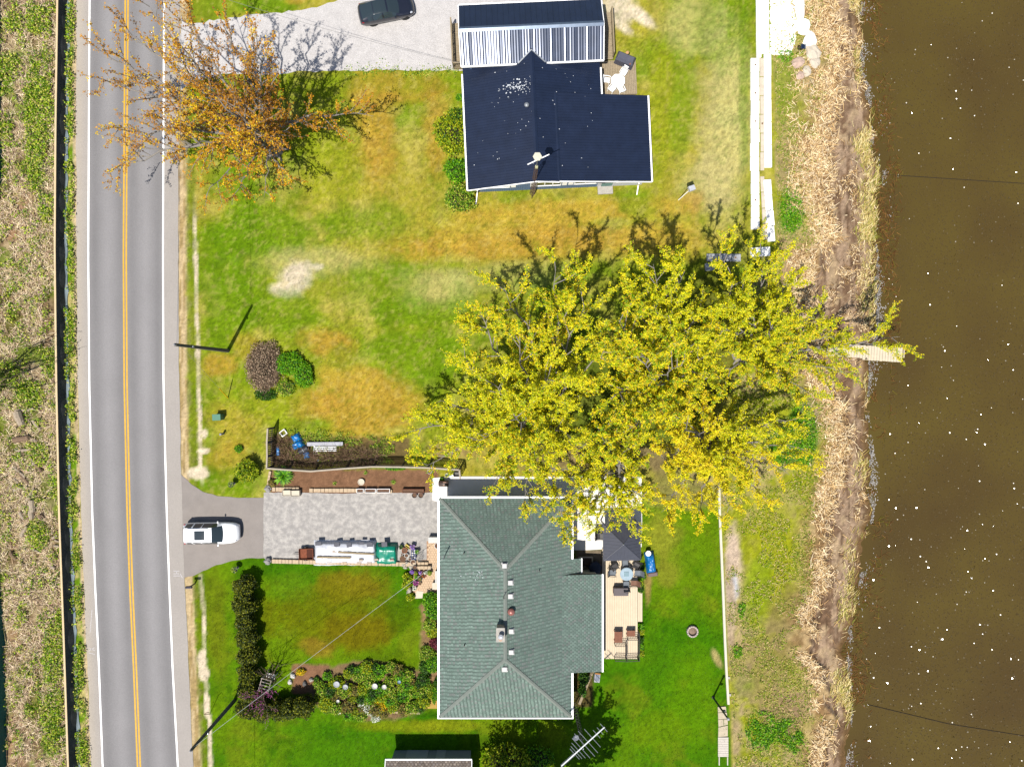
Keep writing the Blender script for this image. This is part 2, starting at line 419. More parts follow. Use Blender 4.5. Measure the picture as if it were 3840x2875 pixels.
col = mixc(col, BARE, pw * (.5 + .5 * gap))
for (cx, cy, rx, ry) in [(768,1625,16,22),(760,1690,30,16),(745,1770,40,30),(757,2480,16,50),(765,2520,22,30),(775,2640,12,50)]:
    col = mixc(col, BARE, np.clip(blob(cx, cy, rx, ry, 0, .5, .3), 0, 1))
# west of the road
dw = RW(py) - px
wv = sstep(0, 6, dw)
ws = mixc(C(205,190,120)[None] * one[:, None], C(112,150,20)[None] * one[:, None], sstep(.42, .58, n3 * .6 + n5 * .4))
col = mixc(col, ws, wv); col = mixc(col, C(225,200,160), sstep(-4, 2, dw) * (1 - sstep(6, 16, dw + 8 * (n3 - .5))))
wl_ = sstep(48, 56, dw)
wst = mixc(C(190,168,130)[None] * one[:, None], C(140,116,84)[None] * one[:, None], sstep(.4, .62, n5))
wst = mixc(wst, C(116,140,30), sstep(.5, .62, fbm(X * .3, Y * .22, 66)) * .8)
for (cx, cy, rx, ry, an, K, s) in [(150,420,60,240,0,C(120,165,12),.9),(40,280,60,90,0,C(110,150,20),.7),(110,300,60,60,0,C(200,170,140),.8),(70,780,110,120,0,C(185,145,110),.8),(150,600,40,100,0,C(110,160,12),.9),
    (60,1150,120,120,0,C(120,95,70),.6),(60,1480,120,70,0,C(90,120,25),.8),(130,1800,90,160,0,C(120,150,30),.6),(200,2450,40,120,0,C(80,140,8),.8),(80,2500,80,200,0,C(165,130,95),.8),(200,2750,50,120,0,C(100,145,20),.8),(60,2750,60,120,0,C(180,140,110),.8)]:
    wst = mixc(wst, K, np.clip(blob(cx, cy, rx, ry, an) * s, 0, 1))
col = mixc(col, wst, wl_)
col = col * (.72 + .56 * n4)[:, None] * (.84 + .32 * n3)[:, None]
nx, ny = len(gx), len(gy)
ii = np.arange(ny - 1)[:, None] * nx + np.arange(nx - 1)[None]
Fq = np.stack([ii, ii + 1, ii + nx + 1, ii + nx], -1).reshape(-1, 4)
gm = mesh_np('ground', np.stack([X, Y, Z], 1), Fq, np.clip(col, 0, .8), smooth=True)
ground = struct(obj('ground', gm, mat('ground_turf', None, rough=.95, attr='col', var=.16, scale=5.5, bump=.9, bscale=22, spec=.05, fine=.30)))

# ------------------------------------------------------------------ water
NWx = 90; wy = np.concatenate([np.linspace(-2500, -60, 8), np.linspace(-52, 52, 60), np.linspace(60, 2500, 8)])
wxs = np.concatenate([np.linspace(26, 40, 60), np.linspace(41, 60, 20), np.geomspace(65, 3000, 12)])
WXm, WYm = np.meshgrid(wxs, wy)
wv_ = np.stack([WXm.ravel(), WYm.ravel(), np.full(WXm.size, WZ)], 1)
ii = np.arange(len(wy) - 1)[:, None] * len(wxs) + np.arange(len(wxs) - 1)[None]
wme = mesh_np('water', wv_, np.stack([ii, ii + 1, ii + len(wxs) + 1, ii + len(wxs)], -1).reshape(-1, 4), smooth=True)
wm = bpy.data.materials.new('brown_water'); wm.use_nodes = True
nt = wm.node_tree; N = nt.nodes; L = nt.links; bs = N['Principled BSDF']
geo = N.new('ShaderNodeNewGeometry')
bs.inputs['Roughness'].default_value = .10; bs.inputs['IOR'].default_value = 1.33; bs.inputs['Specular IOR Level'].default_value = .5
nz = N.new('ShaderNodeTexNoise'); nz.inputs['Scale'].default_value = .09; nz.inputs['Detail'].default_value = 5
L.new(geo.outputs['Position'], nz.inputs['Vector'])
cr = N.new('ShaderNodeValToRGB'); cr.color_ramp.elements[0].position = .35; cr.color_ramp.elements[1].position = .68
cr.color_ramp.elements[0].color = (*c(92,74,38), 1); cr.color_ramp.elements[1].color = (*c(106,90,40), 1)
L.new(nz.outputs['Fac'], cr.inputs[0]); L.new(cr.outputs[0], bs.inputs['Base Color'])
mp = N.new('ShaderNodeMapping'); mp.inputs['Scale'].default_value = (2.2, 1.6, 1)
L.new(geo.outputs['Position'], mp.inputs['Vector'])
na = N.new('ShaderNodeTexNoise'); na.inputs['Scale'].default_value = 3.0; na.inputs['Detail'].default_value = 3; na.inputs['Roughness'].default_value = .55
L.new(mp.outputs[0], na.inputs['Vector'])
bp = N.new('ShaderNodeBump'); bp.inputs['Strength'].default_value = .5; bp.inputs['Distance'].default_value = .06
L.new(na.outputs['Fac'], bp.inputs['Height']); L.new(bp.outputs[0], bs.inputs['Normal'])
water = struct(obj('water', wme, wm))
RIPM = mat('wavelet_water', c(100,82,40), rough=.13, var=.1, scale=.1, spec=.5)

# ------------------------------------------------------------------ road, drives, walks
def strip(name, xl, xr, y0, y1, z, m, nu=1, step=40, colf=None, parent=None):
    ys = np.arange(y0, y1 + step, step, dtype=float); us = np.linspace(0, 1, nu + 1)
    yy, uu = np.meshgrid(ys, us, indexing='ij')
    xx = xl(yy) * (1 - uu) + xr(yy) * uu
    k = (H - z) / F
    V = np.stack([(xx.ravel() - 1920) * k, (1437.5 - yy.ravel()) * k, np.full(xx.size, z)], 1)
    ii = np.arange(len(ys) - 1)[:, None] * (nu + 1) + np.arange(nu)[None]
    Fq = np.stack([ii, ii + nu + 1, ii + nu + 2, ii + 1], -1).reshape(-1, 4)
    cl = None if colf is None else colf(xx.ravel(), yy.ravel())
    return obj(name, mesh_np(name, V, Fq, cl), m, parent)
LW = ipl([(-900,342),(0,336),(480,333),(960,331),(1440,335),(1920,346),(2200,357),(2500,371),(2875,385),(3700,430)])
LY = ipl([(-900,482),(0,475),(480,471),(960,468),(1440,471),(1920,482),(2200,492),(2500,506),(2875,521),(3700,565)])
LE = ipl([(-900,622),(0,615),(480,613),(960,611),(1440,613),(1920,625),(2200,635),(2500,647),(2875,667),(3700,710)])
def road_col(x, y):
    t = (x - LW(y)) / (LE(y) - LW(y))
    base = np.tile(np.array(c(160,157,157)), (len(x), 1))
    lane = np.where(t < .5, t / .5, (t - .5) / .5)
    dark = np.exp(-((lane - .18) / .13) ** 2) + np.exp(-((lane - .86) / .12) ** 2)
    lightk = np.exp(-((lane - .52) / .14) ** 2)
    w = vnoise(x / 14., y / 260., 3) * .4 + .8
    base = base * (1 - .15 * dark * w + .12 * lightk * w)[:, None]
    sh = ((t < 0) | (t > 1)).astype(float)
    base = base * (1 - sh)[:, None] + np.array(c(192,184,176)) * sh[:, None]
    shw = sstep(0, -.17, t); base = base * (1 - .55 * shw)[:, None] + np.array(c(216,202,182)) * (.55 * shw)[:, None]
    return np.clip(base * (.93 + .14 * fbm(x / 60., y / 90., 19))[:, None], 0, .8)
RWj = lambda y: RW(y) + 4 * (vnoise(y / 35., y * 0, 4) - .5)
REj = lambda y: RE(y) + 3 * (vnoise(y / 30., y * 0, 5) - .5)
road = struct(strip('road', RWj, REj, -900, 3700, .03, mat('asphalt', None, rough=.9, attr='col', var=.10, scale=9, fine=.16, bscale=70, bump=.25, spec=.2), nu=60, step=12, colf=road_col))
WP = mat('white_road_paint', (.8,.8,.78), rough=.7, var=.12, scale=4, fine=.1, bscale=40)
YP = mat('yellow_road_paint', c(246,192,60), rough=.7, var=.15, scale=3, fine=.1, bscale=40)
for (LN, off) in ((LW, 0), (LE, 0)):
    struct(strip('road_marking', lambda y, LN=LN: LN(y) - 3.0, lambda y, LN=LN: LN(y) + 3.0, -900, 3700, .034, WP))
for off in (-5.2, 5.2):
    struct(strip('road_marking', lambda y, o=off: LY(y) + o - 3.1, lambda y, o=off: LY(y) + o + 3.1, -900, 3700, .034, YP))
# surveyors' chalk letters sprayed on the asphalt
chalk = MB()
for (a, b) in [((650,2140),(672,2140)),((650,2158),(676,2158)),((662,2140),(662,2150)),((650,2150),(672,2150)),((676,2150),(684,2166)),
               ((333,2428),(356,2438)),((333,2440),(354,2426)),((333,2446),(356,2452)),((345,2285),(338,2370))]:
    pa = at(*a, .0335); pb = at(*b, .0335); chalk.bar((pa.x, pa.y, .0335), (pb.x, pb.y, .0335), .05, .001)
struct(chalk.build('road_marking', mat('chalk_paint', c(225,220,220), var=.3, scale=20)))

def sheet(name, pts, z, m, jit=0, seg=18, thick=None, seed=3, parent=None):
    """flat sheet over a traced outline; outline roughened by jit pixels"""
    out = []
    n = len(pts)
    for i in range(n):
        a = pts[i]; b = pts[(i + 1) % n]; d = math.hypot(b[0] - a[0], b[1] - a[1]); k = max(1, int(d / seg)) if jit else 1
        for j in range(k):
            t = j / k; x = a[0] + (b[0] - a[0]) * t; y = a[1] + (b[1] - a[1]) * t
            if jit:
                x += jit * 2 * (float(vnoise(np.array(x / 16.), np.array(y / 16.), seed)) - .5); y += jit * 2 * (float(vnoise(np.array(x / 16. + 50), np.array(y / 16.), seed + 1)) - .5)
            out.append(P2(x, y, z))
    mb = MB()
    if thick: mb.prism(out[::-1] if False else out, z - thick, z)
    else: mb.add([(p[0], p[1], z) for p in out], [tuple(range(len(out)))])
    me = mb.mesh(name)
    bm = bmesh.new(); bm.from_mesh(me); bmesh.ops.triangulate(bm, faces=bm.faces[:]); bmesh.ops.recalc_face_normals(bm, faces=bm.faces[:])
    if not thick:
        for f in bm.faces:
            if f.normal.z < 0: f.normal_flip()
    bm.to_mesh(me); bm.free()
    return obj(name, me, m, parent)
GRAVEL = mat('pale_gravel', c(234,229,226), rough=.95, var=.10, scale=1.2, bump=1.0, bscale=26, fine=.28, spec=.1)
struct(sheet('gravel_drive', [(676,60),(700,92),(745,84),(840,74),(960,54),(1060,48),(1190,26),(1275,2),(1400,-260),(2300,-260),(2262,-20),(2255,60),(1770,120),(1745,262),(1600,266),(1450,262),(1290,266),(1160,268),(1000,282),(870,274),(780,292),(710,312),(674,340)], .022, GRAVEL, jit=7))
OLD = mat('old_asphalt', c(190,185,180), rough=.95, col2=c(214,208,200), var=.12, scale=1.9, detail=12, bump=.6, bscale=34, fine=.24, spec=.15)
NEW = mat('newer_asphalt', c(172,163,156), rough=.95, var=.10, scale=.8, bump=.4, bscale=60, fine=.14, spec=.15)
struct(sheet('driveway_apron', [(676,1776),(690,1786),(716,1815),(760,1843),(815,1858),(880,1864),(988,1866),(988,2092),(925,2094),(870,2102),(810,2118),(760,2142),(722,2160),(686,2166)], .024, NEW, jit=2.5))
struct(sheet('driveway', [(988,1846),(1080,1846),(1300,1850),(1450,1846),(1650,1846),(1652,1960),(1620,2100),(1560,2112),(1340,2104),(1010,2100),(988,2092)], .024, OLD, jit=2.0))
CONC = mat('pale_concrete', c(250,246,240, 1.25), rough=.85, var=.05, scale=1.5, fine=.05, bscale=30)
struct(sheet('concrete_walk', [(1620,1792),(1690,1786),(2168,1786),(2168,1862),(2160,1880),(1640,1880),(1622,1876)], .05, CONC, thick=.06))
struct(sheet('concrete_patio', [(2168,1786),(2406,1786),(2408,1960),(2406,2050),(2268,2058),(2200,2062),(2140,2062),(2140,1880),(2168,1860)], .06, CONC, thick=.07))
# ------------------------------------------------------------------ shared house materials
WHITE = mat('white_trim', (.80,.80,.79), rough=.5, var=.05, scale=3)
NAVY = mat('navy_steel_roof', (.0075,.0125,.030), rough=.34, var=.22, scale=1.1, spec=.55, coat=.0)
NAVYLIT = mat('navy_steel_roof_sunlit', (.030,.042,.075), rough=.24, var=.2, scale=1.6, spec=.9, metal=.4)  # same navy steel, with sun sheen put into its paler colour and gloss
BLUEW = mat('blue_grey_siding', c(118,146,184), rough=.7, var=.08, scale=2)
WHITEW = mat('white_siding', c(240,242,250), rough=.7, var=.05)
GLASS = mat('window_glass', (.02,.03,.035), rough=.06, var=0, spec=.7)
CONC2 = mat('grey_concrete', c(206,200,190), rough=.9, var=.15, scale=4, fine=.12, bscale=40)
OLDWOOD = mat('weathered_wood', c(178,160,128), rough=.9, var=.22, scale=6, fine=.2, bscale=50)
DARKST = mat('dark_steel', (.03,.028,.027), rough=.5, var=.2, metal=.5)
GALV = mat('galvanised_steel', c(190,195,200), rough=.45, var=.12, metal=.5)

rgr = random.Random(31)
def ribbed(name, m, parent, p0, e, s, w, pitch=.23, rib=.024, rw=.045, jit=.0015):
    """steel roof sheet: p0 eave corner, e unit vector along the eave, s vector eave -> ridge, w width"""
    p0 = Vector(p0); e = Vector(e); s = Vector(s); n = e.cross(s).normalized()
    if n.z < 0: n = -n
    prof = []; u = 0.0
    while u < w:
        a = min(pitch - rw, w - u); j1, j2 = rgr.uniform(-jit, jit), rgr.uniform(-jit, jit); prof += [(u, j1), (u + a * .5, (j1 + j2) * .5 - abs(jit) * .6), (u + a, j2)]
        if u + pitch < w: prof += [(u + pitch - rw * .75, rib), (u + pitch - rw * .25, rib)]
        u += pitch
    V = []; Fs = []
    for (u, h) in prof:
        a = p0 + e * u + n * h; V += [a, a + s]
    for i in range(len(prof) - 1): Fs.append((2 * i, 2 * i + 2, 2 * i + 3, 2 * i + 1))
    mb = MB(); mb.add(V, Fs)
    # underside, so that the sheet has thickness
    q = [p0 - n * .03, p0 + e * w - n * .03, p0 + e * w + s - n * .03, p0 + s - n * .03]
    t = [p0, p0 + e * w, p0 + e * w + s, p0 + s]
    mb.add(q + t, [(0, 3, 2, 1), (0, 1, 5, 4), (1, 2, 6, 5), (3, 0, 4, 7)])
    return mb.build(name, m, parent)

# ------------------------------------------------------------------ blue house with the dark steel roofs
TH = math.radians(2.6)
NO = Vector((-3.764, 16.55, 0))
NH = thing('house', 'blue-sided bungalow with a ribbed dark navy steel roof on several slopes', 'house', NO, TH)
def nloc(px_, py_, z=0):
    """local coordinates in the blue house's frame of a pixel at height z"""
    d = at(px_, py_, z) - Vector((NO.x, NO.y, 0)); cs, sn = math.cos(TH), math.sin(TH)
    return Vector((d.x * cs + d.y * sn, -d.x * sn + d.y * cs, z))
RX, RZ, EZ = 5.87, 4.35, 2.6
ribbed('roof_slope', NAVY, NH, (0, 0, EZ), (0, 1, 0), (RX, 0, RZ - EZ), 10.9)
ribbed('roof_slope', NAVY, NH, (11.75, 0.02, EZ), (0, 1, 0), (RX - 11.75, 0, RZ - EZ), 10.9)
ribbed('roof_slope', NAVY, NH, (15.75, .1, 2.4), (0, 1, 0), (7.75 - 15.75, 0, 1.42), 7.35)
ribbed('roof_slope', NAVYLIT, NH, (0, 9.96, 4.0), (1, 0, 0), (0, 2.52, 1.0), 11.85, jit=.011)
ribbed('roof_slope', NAVY, NH, (0, 15.0, 4.0), (1, 0, 0), (0, -2.52, 1.0), 11.85, pitch=.46)
def ridge_cap(name, m, parent, a, b, perp, drop, w):
    a = Vector(a); b = Vector(b); p = Vector(perp)
    V = [a + p * w - Vector((0, 0, drop)), a + Vector((0, 0, .05)), a - p * w - Vector((0, 0, drop)), b + p * w - Vector((0, 0, drop)), b + Vector((0, 0, .05)), b - p * w - Vector((0, 0, drop))]
    mb = MB(); mb.add(V, [(0, 1, 4, 3), (1, 2, 5, 4), (0, 2, 1), (3, 4, 5), (0, 3, 5, 2)])
    return mb.build(name, m, parent)
ridge_cap('ridge_cap', NAVY, NH, (RX, -.03, RZ + .02), (RX, 10.95, RZ + .02), (1, 0, 0), .03, .2)
ridge_cap('ridge_cap', mat('pale_ridge_steel', (.10,.13,.18), rough=.3, metal=.6, spec=.7), NH, (-.03, 12.48, 5.02), (11.88, 12.48, 5.02), (0, 1, 0), .05, .22)
ridge_cap('ridge_cap', NAVY, NH, (7.75, .08, 3.85), (7.75, 7.47, 3.85), (1, 0, 0), .02, .13)
def trim(a, b, w=.1, h=.16, nm='fascia', m=WHITE, par=NH): MB().bar(a, b, w, h).build(nm, m, par)
trim((-.06, -.05, 2.53), (-.06, 9.9, 2.53), .14, .14)
trim((-.02, -.05, 2.49), (RX, -.05, RZ - .1), .06, .15)
trim((RX, -.052, RZ - .1), (7.75, -.052, 3.72), .06, .15)
trim((7.75, .03, 3.72), (15.8, .03, 2.31), .06, .15)
trim((15.82, .05, 2.32), (15.82, 7.45, 2.32), .14, .14)
trim((11.82, 7.5, 2.52), (11.82, 9.95, 2.52), .14, .14)
trim((11.6, 9.8, 2.55), (10.8, 9.8, 2.8), .1, .1)
trim((-.02, 9.9, 3.92), (4.85, 9.9, 3.92), .12, .12)
trim((6.95, 9.9, 3.92), (11.9, 9.9, 3.92), .12, .12)
trim((-.05, 9.9, 3.93), (-.05, 12.5, 4.93), .06, .12); trim((11.9, 9.9, 3.93), (11.9, 12.5, 4.93), .06, .12)
trim((11.9, 15.03, 3.93), (11.9, 12.5, 4.93), .06, .12); trim((-.05, 15.03, 3.93), (-.05, 12.5, 4.93), .06, .12)
trim((-.02, 15.06, 3.92), (11.9, 15.06, 3.92), .12, .12)
# valley flashing where the main ridge pushes through the upper slope
for sx in (-1, 1):
    MB().bar((RX + sx * 1.14, 9.93, 4.055), (RX, 10.86, 4.42), .10, .02).build('valley_flashing', GALV, NH)
def wall_prism(name, m, prof, y0, y1, par):
    mb = MB(); n = len(prof)
    V = [(x, y0, z) for x, z in prof] + [(x, y1, z) for x, z in prof]
    Fs = [tuple(range(n)), tuple(reversed(range(n, 2 * n)))] + [(i, n + i, n + (i + 1) % n, (i + 1) % n) for i in range(n)]
    mb.add(V, Fs); return mb.build(name, m, par)
wall_prism('wall', BLUEW, [(.65, 0), (11.35, 0), (11.35, 3.05), (7.75, 3.68), (RX, 4.2), (.65, 2.68)], .5, .65, NH)
wall_prism('wall', WHITEW, [(11.352, 0), (15.35, 0), (15.35, 2.36), (11.352, 3.05)], .498, .648, NH)
mb = MB()
x = .72
while x < 11.3:
    top = 2.6 + (x - .65) * .28 if x < RX else (4.1 - (x - RX) * .3 if x < 7.75 else 3.5 - (x - 7.75) * .17)
    mb.box(x, .492, top / 2, .03, .02, top); x += .2
mb.build('siding_batten', BLUEW, NH)['kind'] = 'stuff'
wall_prism('wall', BLUEW, [(.65, 0), (.8, 0), (.8, 2.75), (.65, 2.7)], .652, 10.2, NH)
wall_prism('wall', WHITEW, [(15.2, 0), (15.352, 0), (15.352, 2.36), (15.2, 2.38)], .65, 7.1, NH)
wall_prism('wall', WHITEW, [(11.3, 0), (15.19, 0), (15.19, 2.36), (11.3, 3.0)], 6.95, 7.1, NH)
wall_prism('wall', BLUEW, [(11.2, 0), (11.35, 0), (11.35, 2.7), (11.2, 2.75)], 7.11, 14.5, NH)
wall_prism('wall', BLUEW, [(.65, 0), (.8, 0), (.8, 4.0), (.65, 4.0)], 10.21, 14.5, NH)
wall_prism('wall', BLUEW, [(.81, 0), (11.19, 0), (11.19, 4.0), (.81, 4.0)], 14.35, 14.5, NH)
def window(par, x, z, w, h, y=.47, panes=1, shut=False, m=WHITE):
    mb = MB()
    for (a, b, d, e) in ((x, z - h / 2, w + .12, .1), (x, z + h / 2, w + .12, .1)): mb.box(a, y, b, d, .08, e)
    for i in range(panes + 1):
        mb.box(x - w / 2 + w * i / panes, y + .002, z, .07, .08, h - .1)
    o = mb.build('window', m, par)
    for i in range(panes):
        MB().box(x - w / 2 + w * (i + .5) / panes, y + .02, z, w / panes - .07, .03, h - .1).build('pane', GLASS, o)
    if shut:
        for sx in (-1, 1): MB().box(x + sx * (w / 2 + .34), y, z, .42, .05, h + .1, cham=0).build('shutter', WHITE, par)
    return o
def nx_(px_): return nloc(px_, 700, 1.2).x
window(NH, nx_(2057), 1.7, 2.1, 1.1, panes=3, shut=True)
window(NH, nx_(2195), 1.75, 1.9, 1.1, panes=2, shut=True)
window(NH, nx_(1870), 1.75, 1.9, 1.1, panes=2, shut=True)
window(NH, nx_(2333), 1.7, .85, 1.0, panes=1); window(NH, nx_(2366), 1.7, .75, 1.0, panes=1)
dr = MB().box(nx_(2280), .47, 1.25, .95, .06, 2.05).build('door', mat('teal_door', c(120,170,165), rough=.5), NH)
MB().box(nx_(2280) + .35, .425, 1.2, .05, .05, .14).build('handle', GALV, dr)
MB().box(nx_(2280), .432, 1.6, .5, .012, .7).build('pane', GLASS, dr)
# stoop
st = MB(); p = nloc(2270, 711, .2)
st.box(p.x, p.y + .12, .11, 1.35, 1.0, .22, cham=.02).build('doorstep', CONC2, NH)
# downspouts lying out on the lawn
for (a, b, d) in (((1790,715,1.9),(1790,722,.25),(1785,766,.1)), ((2396,688,1.8),(2394,694,.25),(2388,731,.1))):
    q = [nloc(*a), nloc(*b), nloc(*d)]
    MB().tube([q[0], q[1], q[2]], .055, 6).build('downspout', WHITE, NH)
# roof fittings: flue with hood, square vent, bird droppings
fl = nloc(1975, 395, 4.3)
f_ = MB().box(fl.x, fl.y, RZ - .33, .42, .42, .14, cham=.03).build('flue', GALV, NH)
MB().lathe([(.1, 0), (.1, .35)], fl.x, fl.y, RZ - .3, 12).build('flue_pipe', GALV, f_)
MB().lathe([(.2, 0), (.21, .03), (.16, .12), (.05, .19)], fl.x, fl.y, RZ + .03, 14).build('flue_hood', GALV, f_)
v2 = nloc(1972, 237, 4.2)
MB().box(v2.x, v2.y, RZ - .38 + .1, .3, .3, .2, rz=.78, cham=.03).build('roof_vent', GALV, NH)
rg = random.Random(4); dp = MB()
def slope_z(x): return EZ + x * (RZ - EZ) / RX if x < RX else RZ - (x - RX) * (RZ - EZ) / RX
for k in range(150):
    if k < 95:
        q = nloc(rg.gauss(1925, 26) if k < 60 else rg.gauss(1980, 14), rg.gauss(325, 16), 4.0)
    else: q = nloc(rg.uniform(1760, 2230), rg.uniform(260, 650), 3.6)
    if not (.2 < q.x < 11.5 and .2 < q.y < 9.7): continue
    if q.x > 7.6 and q.y < 7.6: zz = 3.82 - (q.x - 7.75) * .1775
    else: zz = slope_z(q.x)
    r = rg.uniform(.015, .05) if k > 45 else rg.uniform(.03, .085)
    nn = 6; ph = rg.uniform(0, 6)
    V = [(q.x + r * rg.uniform(.6, 1.2) * math.cos(ph + 6.283 * i / nn), q.y + r * rg.uniform(.5, 1.1) * math.sin(ph + 6.283 * i / nn)) for i in range(nn)]
    sl = (RZ - EZ) / RX * (1 if q.x < RX else -1)
    if q.x > 7.6 and q.y < 7.6: sl = -.1775
    dp.add([(x, y, zz + (x - q.x) * sl + .03) for x, y in V], [tuple(range(nn))])
stuff(dp.build('bird_droppings', mat('bird_dropping', c(235,240,245), var=.1), NH))

# lattice mast with a flat dish beside the house
def lattice(name, label, base, top, w0, w1, m, nseg=14):
    b = Vector(base); t = Vector(top)
    T = thing(name, label, 'mast', b); d = t - b
    mb = MB(); cn = []
    for k in range(3):
        a = 2 * math.pi * k / 3 + .4
        u = Vector((math.cos(a), math.sin(a), 0)); cn.append((u * w0, d + u * w1))
        mb.tube([u * w0, d + u * w1], .022, 5)
    mb.build('upright', m, T)
    br = MB()
    for i in range(nseg):
        for k in range(3):
            a0, a1 = cn[k]; b0, b1 = cn[(k + 1) % 3]
            t0, t1 = i / nseg, (i + 1) / nseg
            br.bar(a0.lerp(a1, t0), b0.lerp(b1, t1), .018, .018); br.bar(a0.lerp(a1, t1), b0.lerp(b1, t1), .014, .014)
    br.build('lattice_bracing', m, T)
    return T
nb = at(1995, 733, 0); ntp = at(2001, 636, 7.4)
TW = lattice('antenna_mast', 'rusty lattice mast with a white panel dish standing against the blue house', nb, (nb.x + .12, nb.y + .15, 7.4), .26, .14, mat('rusty_steel', c(120,96,84), rough=.8, var=.3, scale=9), 16)
top = Vector((.14, .17, 7.4))
MB().tube([top - Vector((0, 0, .3)), top + Vector((0, 0, 1.9))], .03, 6).build('pole', GALV, TW)
MB().bar(top + Vector((-.75, -.35, 1.75)), top + Vector((.9, .42, 1.75)), .07, .05).build('boom', WHITE, TW)
MB().lathe([(.02, -.09), (.3, -.05), (.36, 0), (.33, .03), (.05, .05)], top.x, top.y + .2, top.z + 1.95, 6).build('dish', mat('cream_dish', c(245,240,215), rough=.5, var=.05), TW)
MB().box(top.x, top.y, top.z + .1, .22, .22, .3, cham=.03).build('rotator', mat('pale_plastic', c(215,215,170), rough=.6), TW)

# ------------------------------------------------------------------ planks
def planks(par, x0, x1, y0, y1, z, along, w, gap, m, th=.04, nm='plank', seed=1, jit=.0):
    """boards side by side; along = 'x' or 'y' is their length direction; each one an object"""
    rg = random.Random(seed)
    span = (y1 - y0) if along == 'x' else (x1 - x0); Ln = (x1 - x0) if along == 'x' else (y1 - y0)
    n = max(1, int(round(span / (w + gap)))); w = span / n - gap
    me = MB().box(0, 0, 0, Ln if along == 'x' else w, w if along == 'x' else Ln, th, cham=.008).mesh(nm)
    for i in range(n):
        q = (i + .5) * (w + gap)
        lx = (x0 + x1) / 2 + rg.uniform(-jit, jit) if along == 'x' else x0 + q; ly = y0 + q if along == 'x' else (y0 + y1) / 2 + rg.uniform(-jit, jit)
        o = obj(nm, me, m, par, (lx, ly, z + rg.uniform(-.003, .003)))
def railing(par, pts, h, m, post_sp=1.1, bal_sp=.14, z=0, nm='railing', bal=True):
    mb = MB(); bl = MB()
    for a, b in zip(pts, pts[1:]):
        a = Vector((*a, z)); b = Vector((*b, z)); L_ = (b - a).length; n = max(1, round(L_ / post_sp))
        for i in range(n + 1):
            q = a.lerp(b, i / n); mb.box(q.x, q.y, z + h / 2, .08, .08, h)
        mb.bar(a + Vector((0, 0, h + .02)), b + Vector((0, 0, h + .02)), .12, .04)
        mb.bar(a + Vector((0, 0, .12)), b + Vector((0, 0, .12)), .05, .06)
        k = max(1, int(L_ / bal_sp))
        for i in range(k):
            q = a.lerp(b, (i + .5) / k); bl.box(q.x, q.y, z + h / 2 + .04, .04, .04, h - .14)
    o = mb.build(nm, m, par)
    if bal: bl.build('balusters', m, o)['kind'] = 'stuff'
    return o
GREYWOOD = mat('grey_deck_wood', c(186,168,138), rough=.9, var=.2, scale=5, fine=.2, bscale=45)
# west porch landing of the blue house
a = nloc(1699, 255, .5); b = nloc(1738, 85, .5)
PW = thing('porch_deck', 'narrow weathered porch deck with a railing facing the gravel drive', 'deck', NO, TH)
planks(PW, a.x, .7, a.y, b.y, .42, 'x', .14, .012, GREYWOOD, seed=2)
MB().box((a.x + .66) / 2, (a.y + b.y) / 2, .2, .62 - a.x, b.y - a.y - .1, .38).build('framing', OLDWOOD, PW)
railing(PW, [(.5, a.y + .02), (a.x + .04, a.y + .02), (a.x + .04, b.y)], .95, OLDWOOD, z=.44)
# east rail porch and low deck
PE = thing('side_deck', 'grey wooden side deck with a patio set, beside the navy-roofed house', 'deck', NO, TH)
c0 = nloc(2270, 357, .25); c1 = nloc(2384, 227, .25)
planks(PE, 11.4, c1.x, c0.y, c1.y + .1, .22, 'y', .14, .012, GREYWOOD, seed=3)
MB().box((11.4 + c1.x) / 2, (c0.y + c1.y) / 2, .09, c1.x - 11.46, c1.y - c0.y, .17).build('framing', OLDWOOD, PE)
e0 = nloc(2268, 225, .5); e1 = nloc(2292, 45, .5)
planks(PE, 11.4, e1.x, c1.y + .12, e1.y, .42, 'x', .14, .012, GREYWOOD, seed=4)
MB().box((11.4 + e1.x) / 2, (c1.y + e1.y) / 2 + .1, .19, e1.x - 11.46, e1.y - c1.y - .3, .37).build('framing', OLDWOOD, PE)
railing(PE, [(e1.x - .04, e1.y), (e1.x - .04, c1.y + .3)], .95, OLDWOOD, z=.44)
MB().bar((11.6, c1.y - .1, .5), (12.3, c1.y - .75, .3), .5, .06).build('ramp_board', OLDWOOD, PE)

# ------------------------------------------------------------------ white patio set
PLASTIC = mat('white_plastic', (.82,.82,.82), rough=.4, var=.03, spec=.4)
def patio_chair(label, loc, rz, group):
    T = thing('patio_chair', label, 'chair', loc, rz, group)
    mb = MB()
    for i in range(6): mb.box(-.19 + .076 * i, .0, .42, .055, .42, .03)
    mb.box(0, .21, .42, .46, .04, .035); mb.box(0, -.21, .42, .46, .04, .035); mb.build('seat', PLASTIC, T)
    bk = MB()
    for i in range(5): bk.bar((-.16 + .08 * i, -.22, .45), (-.16 + .08 * i, -.4, .86), .045, .025)
    bk.bar((-.22, -.4, .87), (.22, -.4, .87), .05, .06); bk.build('backrest', PLASTIC, T)
    for sx in (-1, 1):
        MB().tube([(sx * .25, -.34, .64), (sx * .28, -.1, .65), (sx * .28, .18, .64), (sx * .25, .26, .6)], .03, 6).build('armrest', PLASTIC, T)
        for sy in (-1, 1): MB().bar((sx * .22, sy * .19, .41), (sx * .25, sy * .24 + (.03 if sy > 0 else -.03), 0), .045, .045).build('leg', PLASTIC, T)
    return T
def w_of(v): 
    cs, sn = math.cos(TH), math.sin(TH); return Vector((NO.x + v.x * cs - v.y * sn, NO.y + v.x * sn + v.y * cs, v.z))
tc = at(2317, 303, .95); dz = .24
tt = thing('patio_table', 'white plastic patio table on the grey side deck', 'table', (tc.x, tc.y, dz))
